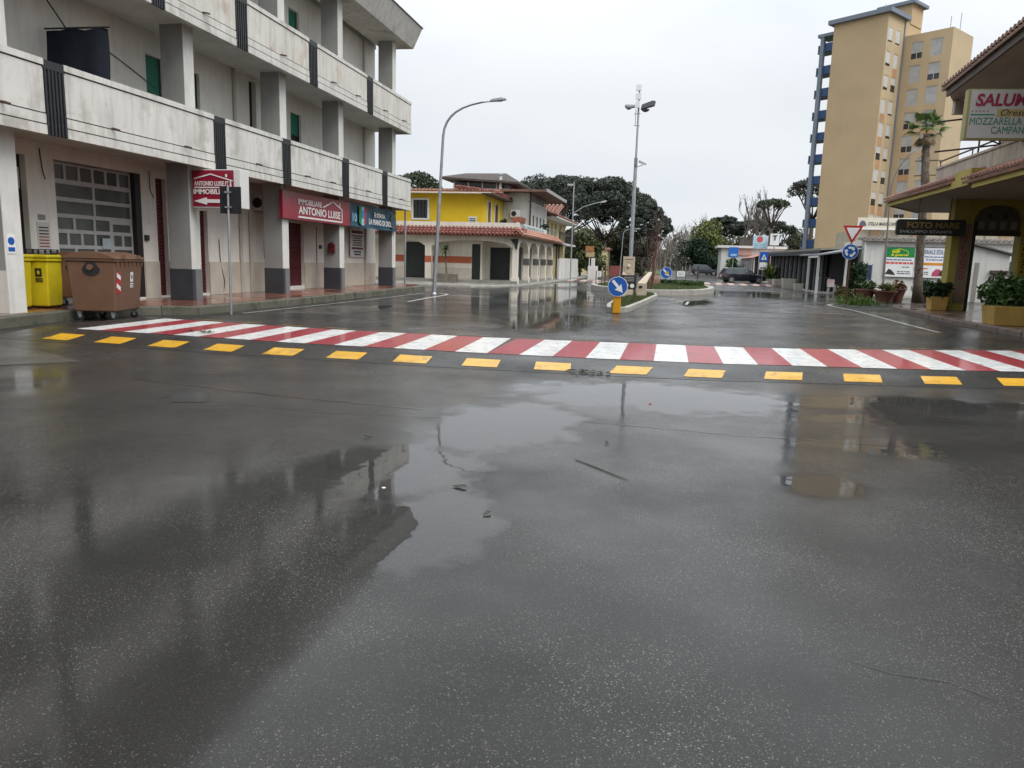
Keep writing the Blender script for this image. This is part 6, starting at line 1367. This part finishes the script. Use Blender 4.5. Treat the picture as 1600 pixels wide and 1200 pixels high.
MB().box(10.79, 12.39, 30.8, 31.1, 2.9, 3.078).build('lintel', DKROOF, RB)
MB().box(13.2, 20, 12, 30.5, .14, 4.17).build('shop_wall', OLIVE, RB)
# hanging FOTO sign
fs_ = thing('photo_shop_sign', 'dark hanging shop sign with gold lettering under the tiled canopy', 'sign', (9.2, 30.2, 2.8))
def rr(x0, x1, z0, z1, r, y, n=5):
    out = []
    for cx_, cz_, a0 in ((x1-r, z1-r, 0), (x0+r, z1-r, PI/2), (x0+r, z0+r, PI), (x1-r, z0+r, 1.5*PI)):
        for k in range(n): a = a0+PI/2*k/(n-1); out.append((cx_+r*math.cos(a), y, cz_+r*math.sin(a)))
    return out
MB().extr(rr(8.03, 10.34, 2.84, 3.41, .1, 30.15), (0, .14, 0)).build('panel', mat('sign_black', (.018, .019, .017), .45, .3, 3), fs_)
text('FOTO MARE', (8.38, 30.145, 3.10), (1, 0, 0), 1.75, .21, mat('gold_letter', (.26, .18, .045), .45), fs_, bold=.02); text('SVILUPPO STAMPE', (8.15, 30.145, 2.92), (1, 0, 0), 1.75, .1, mat('pale_letter', (.30, .29, .26), .5), fs_, bold=.02)
for x in (8.75, 9.8): MB().tube([(x, 30.22, 3.4), (x, 30.22, 4.19)], .015, 5).build('hanger', BLACKM, fs_)
# SALUMERIA box sign over the balcony
ss = thing('delicatessen_sign', 'large white box sign with red and green lettering above the balcony', 'sign', (9.3, 24, 5.2)); Xs = rotz(R(3), (7.88, 24, 0))
MB(Xs).box(0, 3.6, 0, .24, 5.24, 6.6).build('box', mat('sign_olive', (.28, .25, .10), .5), ss); MB(Xs).box(.07, 3.55, -.012, -.002, 5.28, 6.57).build('face', mat('sign_face', (.46, .45, .43), .4, .06, 2), ss)
ru = Vector((math.cos(R(3)), math.sin(R(3)), 0)); s0 = Vector((7.88, 24, 0))+Vector((ru.y, -ru.x, 0))*.014
def sx(u, z): return s0+ru*u+Vector((0, 0, z))
RSAL = mat('salumi_red', (.26, .03, .055), .5); GSAL = mat('salumi_green', (.03, .20, .12), .5)
text('SALUMERIA', sx(.2, 6.13), ru, 2.2, .34, RSAL, ss, bold=.035, shear=.15)
MB().extr([sx(.1, 5.89), sx(.72, 5.89), sx(.72, 5.925), sx(.1, 5.925)], (0, -.004, 0)).build('rule', GSAL, ss)
MB().extr([sx(.78, 5.85), sx(2.0, 5.85), sx(2.0, 6.06), sx(.78, 6.06)], (0, -.003, 0)).build('tan_band', mat('tan_band', (.40, .32, .14), .5), ss)
text('Oreste', sx(.88, 5.88), ru, .75, .17, DL, ss, shear=.35)
text('MOZZARELLA DI BUFALA', sx(.1, 5.64), ru, 2.45, .19, GSAL, ss); text('CAMPANA', sx(.68, 5.40), ru, 1.0, .19, GSAL, ss)
lines_m = mat('tiny_print', (.3, .1, .12), .5)
for k in range(5): MB().extr([sx(.12+.1*k, 5.985), sx(.16+.1*k, 5.985), sx(.16+.1*k, 6.02), sx(.12+.1*k, 6.02)], (0, -.003, 0)).build('tiny_letter', lines_m, ss)
for z in (5.5, 6.3): MB().tube([(9.0, 24.2, z), (9.0, 25.2, z-.1), (9.58, 26.0, 5.4)], .025, 6).build('bracket', BROWNF, ss)
af = thing('awning_frame', 'two rusty horizontal pipes projecting past the palm from the balcony', 'frame', (9.8, 29.5, 5.3))
for z in (5.75, 6.75): MB().tube([(8.75, 29.3, z-.1), (9.6, 29.35, z), (11.2, 29.4, z+.2)], .03, 6).build('pipe', BROWNF, af)
MB().tube([(10.2, 29.5, 5.36), (10.2, 29.5, 7.3)], .03, 6).build('upright', BROWNF, af)
# square planters with bushes
YPL = mat('planter_yellow', (.44, .28, .07), .6, .12, 2.5, streak=.3, scol=(.25, .15, .05))
tq = box_planter('large yellow square planter with ivy at the right edge', (9.12, 22.95, .14), .46, .52, YPL, LEAFD, .5, 0, 81, taper=.85, name='square_planter', group='yellow square planters')
leafball('foliage', (9.4, 23.2, .95), (1.0, .9, .6), 2600, .07, LEAFG, tq, 82, lump=11); 
tq = box_planter('smaller yellow square planter in front of the portico pillar', (9.75, 30.35, .14), .3, .5, YPL, LEAFD, .42, 1500, 83, taper=.85, name='square_planter', group='yellow square planters')
for i, (x, y, l) in enumerate(((11.5, 35.0, 'small bush in a dark tub seen through the portico'), (10.9, 27.5, 'ivy bush under the portico behind the large yellow planter'), (13.0, 42.5, 'low bush behind the portico pillar near the palm'))):
    z0 = .14 if i < 2 else .004
    t = thing('tub_bush', l, 'bush', (x, y, z0)); MB().lathe([(.3, 0), (.38, .4), (.42, .42), (.36, .42)], (x, y, z0), 16).build('tub', mat('dark_tub', (.05, .04, .04), .6), t); leafball('foliage', (x, y, z0+.75), (.65, .65, .45), 1400, .07, (LEAFB, LEAFB, LEAFD)[i], t, 90+i, lump=9)
sh = thing('white_shed', 'small white shed with sloping roof seen through the portico', 'shed', (16.5, 44.5, .01))
MB().extr([(15.2, 44, .01), (17.35, 44, .01), (17.35, 44, 2.55), (15.2, 44, 3.1)], (0, 3, 0)).build('wall', WH, sh); MB().extr([(15.0, 43.8, 3.16), (17.7, 43.8, 2.48), (17.7, 43.8, 2.56), (15.0, 43.8, 3.24)], (0, 3.4, 0)).build('roof', mat('shed_roof', (.12, .11, .10), .7), sh)
MB().box(15.75, 15.95, 43.97, 43.999, .05, 2.1).build('door_edge', mat('shed_door', (.25, .23, .2), .7), sh); MB().box(16.5, 17.3, 43.8, 43.999, 1.55, 1.72).build('canopy', BROWNF, sh)
bv = thing('kiosk', 'pale blue kiosk with a dark panel beside the white shed', 'kiosk', (18.2, 44, .01)); MB().box(17.75, 19.5, 43.6, 45, .01, 2.2).build('body', mat('kiosk_blue', (.26, .36, .46), .5), bv, bevel=.03); MB().box(17.95, 18.8, 43.57, 43.599, 1.0, 1.75).build('panel', SHUTG, bv); MB().box(17.9, 18.9, 43.5, 43.599, .85, .95).build('ledge', WFRAME, bv)

# ------------------------------------------------------------------ cars
def car(label, loc, rz, L_, Wd, H_, paintm, suv=False):
    t = thing('parked_car', label, 'car', loc); X = rotz(rz, loc); hl = L_/2; hw = Wd/2
    M = lambda: MB(X)
    belt = H_*.62; gc = .2 if not suv else .26
    prof = [(-hl, .45, .62), (-hl+.08, .28, belt*.98), (-hl+.5, gc, belt), (-hl+1.0, gc, belt), (0, gc, belt), (hl-1.25, gc, belt*.97), (hl-.75, gc, belt*.9), (hl-.18, gc+.04, belt*.76), (hl, .42, belt*.6)]
    vs = []; fs = []
    for (x, z0, z1) in prof:
        e = 1-.16*max(0, (abs(x)-hl+.55)/.55)**2; w = hw*e
        vs += [(x, -w*.93, z0), (x, -w, z0+.18), (x, -w, (z0+z1)/2), (x, -w*.95, z1-.03), (x, -w*.88, z1), (x, w*.88, z1), (x, w*.95, z1-.03), (x, w, (z0+z1)/2), (x, w, z0+.18), (x, w*.93, z0)]
    for i in range(len(prof)-1):
        for k in range(10): fs.append((i*10+k, i*10+(k+1) % 10, i*10+10+(k+1) % 10, i*10+10+k))
    fs += [tuple(range(10)), tuple(range((len(prof)-1)*10, len(prof)*10))]
    M().add(vs, fs).build('body', paintm, t, smooth=True, angle=35)
    xr0, xr1 = (-hl+.12, hl-1.15); rf0, rf1 = (-hl+(.42 if not suv else .3), hl-1.95)
    gw, rw = hw*.9, hw*.72; zt = H_-.05
    G = [(xr0, -gw, belt-.01), (xr1, -gw, belt-.03), (xr1, gw, belt-.03), (xr0, gw, belt-.01), (rf0, -rw, zt), (rf1, -rw, zt), (rf1, rw, zt), (rf0, rw, zt)]
    M().add(G, [(0, 1, 5, 4), (1, 2, 6, 5), (2, 3, 7, 6), (3, 0, 4, 7), (4, 5, 6, 7)]).build('glasshouse', glass_mat('car_glass', (.05, .06, .065), .05), t)
    M().add([(rf0-.1, -rw-.02, zt-.03), (rf1+.1, -rw-.02, zt-.03), (rf1+.1, rw+.02, zt-.03), (rf0-.1, rw+.02, zt-.03), (rf0+.1, -rw*.85, H_), (rf1-.1, -rw*.85, H_), (rf1-.1, rw*.85, H_), (rf0+.1, rw*.85, H_)], [(0, 3, 2, 1), (4, 5, 6, 7), (0, 1, 5, 4), (1, 2, 6, 5), (2, 3, 7, 6), (3, 0, 4, 7)]).build('roof', paintm, t, bevel=.03)
    for s in (-1, 1):
        for (a, b) in (((xr0, rf0)), ((xr1, rf1)), ((.0, -.05)), ((-hl+1.0, -hl+1.05))):
            M().tube([(a, s*gw*1.0, belt-.02), (b, s*(rw+.01), zt)], .035, 5).build('roof_pillar', paintm, t)
        for x in (-hl+.78, hl-.82):
            r = .31 if not suv else .36; y = s*(hw-.1)
            w_ = M().tube([(x, y-.1*s, r), (x, y+.1*s, r)], r, 22).build('wheel', RUBBER, t); M().tube([(x, y+.085*s, r), (x, y+.108*s, r)], r*.66, 18).build('rim', mat('alloy', (.32, .31, .29), .4, .1, 4, metal=.5), w_)
            M().extr([(x+(r+.06)*math.cos(a), s*(hw-.02), r+(r+.06)*math.sin(a)) for a in np.linspace(0, PI, 12)], (0, s*.025, 0)).build('wheel_arch', RUBBER, t)
        M().box(-hl+.02, -hl+.22, s*hw*.72-.12, s*hw*.72+.14, belt*.68, belt*.95).build('tail_light', mat('tail_red', (.33, .03, .035), .25), t, bevel=.02)
        M().box(hl-.26, hl-.06, s*hw*.66-.16, s*hw*.66+.16, belt*.62, belt*.76).build('headlight', mat('headlamp', (.5, .5, .5), .15), t, bevel=.02)
        M().box(hl-1.75, hl-1.6, s*(hw+.02)-.07, s*(hw+.02)+.07, belt, belt+.12).build('mirror', paintm, t, bevel=.02)
        M().box(-.35, -.2, s*(hw+.004)-.012, s*(hw+.004)+.012, belt-.16, belt-.13).build('door_handle', paintm, t)
    M().box(-hl-.03, -hl+.1, -hw*.86, hw*.86, .32, .52).build('rear_bumper', paintm, t, bevel=.03); M().box(-hl-.035, -hl+.02, -.26, .26, .56, .67).build('number_plate', SIGNWHITE, t)
    return t
CARD = mat('car_dark', (.012, .013, .02), .25, .1, 2, coat=.8, spec=.5); CARS = mat('car_slate', (.035, .042, .055), .28, .1, 2, coat=.8)
car('dark hatchback stopped across the far crossing by the cafe', (6.95, 76.2, 0), R(14), 4.25, 1.75, 1.45, CARD)
car('dark grey off-roader parked far down the avenue before dark bushes', (5.8, 132, 0), R(4), 4.5, 1.8, 1.75, CARS, True)

# ------------------------------------------------------------------ trees
BARK = mat('pine_bark', (.075, .055, .045), .85, .3, 3); BARKG = mat('bare_bark', (.17, .145, .125), .85, .25, 2)
PINEL = leaf_mat('pine_needles_hazed', (.052, .065, .049), .45, .45); PINEL2 = leaf_mat('pine_needles_green', (.05, .066, .036), .45, .45)  # PINEL: distance haze put into the needle colour, which is lightened
def pine(label, base, h, r, ch, seed, m=PINEL, lean=(0, 0), n=9000, size=.22, flat=1., group='stone pines'):
    t = thing('pine_tree', label, 'tree', base, group); rng = np.random.default_rng(seed); b = Vector(base); fork = b+Vector((lean[0]*.6, lean[1]*.6, (h-ch)*.72)); ctr = b+Vector((lean[0], lean[1], h-ch))
    mb = MB(); mb.tube([b, b.lerp(fork, .5)+Vector((rng.normal(0, .15), rng.normal(0, .15), 0)), fork], [.028*h, .024*h, .02*h], 8)
    tips = []
    nb = 9
    for k in range(nb):
        a = 2*PI*k/nb+rng.uniform(-.3, .3); rr_ = r*rng.uniform(.45, .8); e = ctr+Vector((math.cos(a)*rr_, math.sin(a)*rr_, ch*rng.uniform(.1, .4))); mid = fork.lerp(e, .5)+Vector((0, 0, -ch*.05)); mb.tube([fork, mid, e], [.012*h, .008*h, .004*h], 5)
        for j in range(3): e2 = e+Vector((rng.normal(0, r*.22), rng.normal(0, r*.22), ch*rng.uniform(.1, .4))); mb.tube([mid.lerp(e, .6), e2], [.005*h, .002*h], 4)
    mb.build('trunk', BARK, t, smooth=True, flip=False)
    nc = 150; ang = rng.uniform(0, 2*PI, nc); rad = np.sqrt(rng.uniform(0, 1, nc))*r*.92; zz = ch*np.sqrt(np.clip(1-(rad/r)**2, 0, 1))*np.where(rng.uniform(0, 1, nc) < .7, rng.uniform(.78, .95, nc), rng.uniform(.25, .75, nc))*flat
    C = np.stack([ctr.x+rad*np.cos(ang), ctr.y+rad*np.sin(ang), ctr.z+zz], 1); cr0 = r*rng.uniform(.09, .17, nc)
    idx = rng.integers(0, nc, n); d = rng.normal(size=(n, 3)); d /= np.linalg.norm(d, axis=1)[:, None]; d[:, 2] = d[:, 2]*.62+.12
    P = C[idx]+d*(cr0[idx]*rng.uniform(.55, 1.05, n)**.6)[:, None]
    leaves('crown', P, size, m, t, rng, .45); return t
def bare(label, base, h, seed, m=BARKG, spread=.5, group=None, lv=5, up=.35, name='bare_tree', n0=3, thick=.018, tmin=.012):
    t = thing(name, label, 'tree', base, group); rng = random.Random(seed); trunk = MB(); crown = MB()
    def grow(p, d, l, r, k):
        q = p+d*l*.5+Vector((rng.gauss(0, l*.05), rng.gauss(0, l*.05), 0)); e = p+d*l; (trunk if k >= lv-1 else crown).tube([p, q, e], [r, r*.85, max(tmin, r*.68)], 5 if k > 2 else 3, cap=False)
        if k == 0: return
        for j in range(rng.choice((2, 3, 3)) if k < lv else n0):
            nd = (d+Vector((rng.gauss(0, spread), rng.gauss(0, spread), rng.uniform(-.1, up)))).normalized(); s = rng.uniform(.35, 1.) if k < lv else rng.uniform(.7, 1.); grow(p+d*l*s, nd, l*rng.uniform(.6, .82), max(tmin, r*.58), k-1)
    grow(Vector(base), Vector((rng.gauss(0, .04), rng.gauss(0, .04), 1)).normalized(), h*.32, h*thick, lv)
    trunk.build('trunk', m, t, flip=False); crown.build('crown', m, t, flip=False); return t
def leafy(label, base, h, r, seed, m, n=5000, size=.2, zb=.15, name='leafy_tree', lump=16, group=None):
    t = thing(name, label, 'tree', base, group); rng = np.random.default_rng(seed); mb = MB(); b = Vector(base); mb.tube([b, b+Vector((0, 0, h*.35)), b+Vector((rng.normal(0, .2), 0, h*.75))], [.02*h+.03, .016*h+.02, .02], 7)
    for k in range(7): a = 2.4*k; mb.tube([b+Vector((0, 0, h*(.25+.06*k))), b+Vector((math.cos(a)*r*.6, math.sin(a)*r*.6, h*(.45+.06*k)))], [.008*h+.01, .01], 4)
    mb.build('trunk', BARK, t, flip=False)
    C = np.stack([rng.normal(0, r*.42, lump), rng.normal(0, r*.42, lump), h*(zb+(1-zb)*rng.uniform(.12, .86, lump))], 1); w = np.clip(1-np.abs(C[:, 2]/h-.5)*.9, .4, 1); C[:, :2] *= w[:, None]; cr0 = r*rng.uniform(.3, .52, lump)
    idx = rng.integers(0, lump, n); d = rng.normal(size=(n, 3)); d /= np.linalg.norm(d, axis=1)[:, None]
    P = C[idx]+d*(cr0[idx]*rng.uniform(.5, 1.05, n)**.6)[:, None]+np.array(base); P[:, 2] = np.maximum(P[:, 2], base[2]+.05)
    leaves('crown', P, size, m, t, rng, .55); return t
# left of the avenue
pine('broad stone pine rising above the white and pale yellow houses', (-15.5, 112, 0), 13.9, 9.0, 6.4, 1, lean=(-1, 0), n=40000, size=.18)
pine('stone pine with leaning trunk just left of the mast', (-9.0, 108, 0), 13.2, 7.2, 6.6, 2, lean=(-.5, 0), n=34000, size=.18)
pine('stone pine partly hidden behind the rooftop pavilion', (-22.5, 118, 0), 13.6, 6.6, 5.0, 3, n=18000, size=.18)
pine('lower dense dark pine right of the mast at the avenue edge', (-3.6, 100, 0), 9.8, 3.7, 6.4, 4, n=20000, size=.16)
pine('round pine crown showing over the left building end', (-30, 86, 0), 11.6, 3.6, 4.4, 5, m=PINEL2, n=9000, size=.15)
pine('stone pine with dark trunk behind the brown direction board', (-12.5, 92, 0), 11.5, 3.2, 3.4, 6, lean=(-1.6, 0), n=4500, size=.2)
for i, (x, y, h, r, l) in enumerate([(-16, 104, 5.2, 2.8, 'dark undergrowth tree below the broad stone pine'), (-5.2, 126, 6.4, 3.2, 'brownish tree right behind the mast foot'), (-11.5, 124, 6.0, 3.0, 'dull green tree between the two tall pines, low down')]):
    leafy(l, (x, y, 0), h, r, 140+i, leaf_mat('leaf_under', (.05, .052, .03), .45, .8), 6000, .16, zb=0.)
# right of the avenue
pine('dense dome shaped pine left of the bare pair of trees', (10.4, 160, 0), 11.9, 4.2, 5.0, 7, n=12000, size=.2)
pine('thin flat topped pine above the pale blue advert', (13.6, 112, 0), 11.0, 2.4, 1.3, 8, m=PINEL2, n=2200, size=.16)
pine('small umbrella pine between the bare pair and the flat topped pine', (15.6, 155, 0), 10.6, 3.4, 2.0, 9, n=4000, size=.22)
pine('ragged pine right of the letter T sign', (19.6, 150, 0), 10.2, 3.4, 3.0, 10, m=PINEL2, n=3000, size=.2)
pine('pine peering out at the left edge of the tower balconies', (24.0, 142, 0), 17.3, 4.6, 3.6, 12, n=5000, size=.22)
bare('tall bare tree, left one of the pair above the blue advert', (11.0, 124, 0), 15.2, 21, up=.5, spread=.36, tmin=.03)
bare('tall bare tree, right one of the pair above the blue advert', (12.6, 122, 0), 15.6, 22, up=.5, spread=.36, tmin=.03)
leafy('bright yellow green tree in fresh leaf beside the avenue', (6.6, 141, 0), 9.6, 3.6, 31, leaf_mat('leaf_spring', (.13, .15, .045), .35, .6), 7000, .2)
leafy('dense dark green bushy tree behind the off-roader', (4.6, 136, 0), 6.2, 2.9, 32, leaf_mat('leaf_cypress', (.02, .04, .018), .45, .8), 7000, .18, zb=.0)
leafy('rounded dark shrub just right of the off-roader', (8.1, 134, 0), 3.6, 2.0, 33, leaf_mat('leaf_cypress', (.02, .04, .018), .45, .8), 3500, .15, zb=0., name='dark_shrub')
leafy('green shrub growing before the pink house', (7.7, 98, 0), 2.7, 1.3, 34, LEAFG, 2600, .12, zb=0., name='green_shrub')
leafy('olive green tree behind the white garden wall', (-9.6, 82, 0), 5.4, 2.4, 35, leaf_mat('leaf_olive2', (.06, .07, .025), .45, .8), 5000, .16)
leafy('palm like green shrub standing over the wall end', (-7.6, 77, 0), 4.0, 1.4, 36, leaf_mat('leaf_olive2', (.06, .07, .025), .45, .8), 2600, .14, zb=0., name='garden_shrub')
leafy('broad olive tree filling the gap under the tall pines', (-8.2, 120, 0), 7.0, 4.2, 37, leaf_mat('leaf_olive3', (.055, .06, .028), .45, .8), 7000, .2, zb=0)
leafy('grey green tree left of the tower behind the cafe', (22.5, 150, 0), 8.6, 4.2, 38, leaf_mat('leaf_greygreen', (.12, .125, .075), .35, .6), 6000, .2, zb=0)
leafy('grey green tree behind the pink house roof', (15.5, 165, 0), 7.6, 4.2, 39, leaf_mat('leaf_greygreen', (.12, .125, .075), .35, .6), 5000, .2, zb=0)
FARW = mat('far_twigs_hazed', (.20, .175, .155), .9, .2, .5)  # twigs lightened, the haze of distance put into their colour
protos = [bare('bare grey brown tree in the far rows closing the avenue', (-6+3*k, 175, 0), 10.5+k*.5, 50+k, FARW, .42, 'bare trees closing the avenue', 5, .45, tmin=.03) for k in range(3)]
rnd = random.Random(3)
for i in range(52):
    y = rnd.uniform(150, 235); lo, hi = (-.095, .055) if i < 38 else (.06, .2); x = rnd.uniform(lo, hi)*y
    if -.8 < x < 3.2: x -= 4
    copy_tree(protos[i % 3], (x, y, 0), rnd.uniform(0, 6.28), rnd.uniform(.8, 1.15))
wood = MB(); V = []; F = []
for i in range(36000):
    y = rnd.uniform(240, 300); x = rnd.uniform(-75, 75); z = rnd.uniform(0, 1)**1.25*12.5*(.75+.25*math.sin(x*.5)); s = rnd.uniform(.15, .5); a = rnd.uniform(0, 3.14); b_ = len(V)
    V += [(x-s*math.cos(a), y, z-s*.3), (x+s*.2, y+.2, z-s), (x+s*math.cos(a), y, z+s*.4), (x-s*.2, y-.2, z+s)]; F.append((b_, b_+1, b_+2, b_+3))
wo_ = tag(MB().add(V, F).build('far_wood', mat('far_wood', (.16, .15, .125), .9, .3, .3), flip=False), 'far grey green woodland band behind the bare trees', 'woodland'); wo_['kind'] = 'stuff'  # woodland colour paled to carry the haze
# red stemmed shrub on the island
rs = thing('red_stem_shrub', 'tall bare shrub with reddish upright twigs behind the monument', 'shrub', (-.95, 40.2, .22)); mb = MB(); rnd = random.Random(8)
for k in range(16):
    a = rnd.uniform(0, 6.28); q = Vector((-.95+rnd.gauss(0, .1), 40.2+rnd.gauss(0, .1), .2)); L_ = rnd.uniform(2.4, 4.1); d = Vector((rnd.gauss(0, .07), rnd.gauss(0, .07), 1)); m_ = q+d*L_*.5; e = q+d*L_+Vector((rnd.gauss(0, .12), 0, 0)); mb.tube([q, m_, e], [.016, .011, .005], 4, cap=False)
    for j in range(5): s = rnd.uniform(.4, .95); p = q.lerp(e, s); mb.tube([p, p+Vector((rnd.gauss(0, .16), rnd.gauss(0, .16), rnd.uniform(.2, .5)))], [.007, .004], 3, cap=False)
mb.build('stems', mat('red_twig', (.13, .06, .05), .7, .2, 3), rs, flip=False)
# minor street things left of the avenue
t = thing('direction_board', 'orange and tan wooden board on a post past the garden wall', 'board', (-7.5, 70.5, .1)); MB().tube([(-7.4, 70.5, .1), (-7.4, 70.5, 3.0)], .05, 6).build('post', WFRAME, t)
MB().box(-7.8, -7.0, 70.4, 70.46, 2.55, 3.05).build('upper_panel', mat('orange_wood', (.34, .15, .06), .7, .2, 3), t); MB().box(-7.75, -6.95, 70.4, 70.46, 2.05, 2.5).build('lower_panel', mat('tan_wood', (.42, .33, .18), .7, .2, 3), t)
curved_lamp('slim curved street lamp farther down the left side', (-5.3, 82, 0), (-5.1, 82, 4.6), (-3.9, 82, 5.2), .06, .6)
t = thing('red_fence', 'low red barred fence along the far left pavement', 'fence', (-6, 88, 0))
for k in range(16): MB().box(-6.2+.0*k, -6.14, 80+k*1.2, 80.9+k*1.2, .15, 1.25).build('panel', mat('fence_red', (.22, .045, .035), .6), t)
t = thing('white_kiosk', 'small white pillar box unit by the far left kerb', 'kiosk', (-6.4, 63.5, .004)); MB().box(-6.75, -5.95, 63.3, 63.9, .004, 1.25).build('base', WFRAME, t, bevel=.02); MB().box(-6.5, -6.2, 63.35, 63.7, 1.251, 1.9).build('top', WFRAME, t, bevel=.02)
t = thing('small_yellow_house', 'little cream building among the trees down the avenue', 'house', (-9.5, 100, 0)); MB().box(-11.2, -8.0, 98, 102, 0, 3.2).build('wall', PALEY, t); MB().extr([(-11.5, 97.8, 3.201), (-7.7, 97.8, 3.201), (-7.7, 97.8, 3.5), (-11.5, 97.8, 3.7)], (0, 4.4, 0)).build('roof', TERRAP, t); MB().box(-9.6, -8.6, 97.95, 97.99, 1.0, 2.2).build('window', DARKGLASS, t)
flush_text()
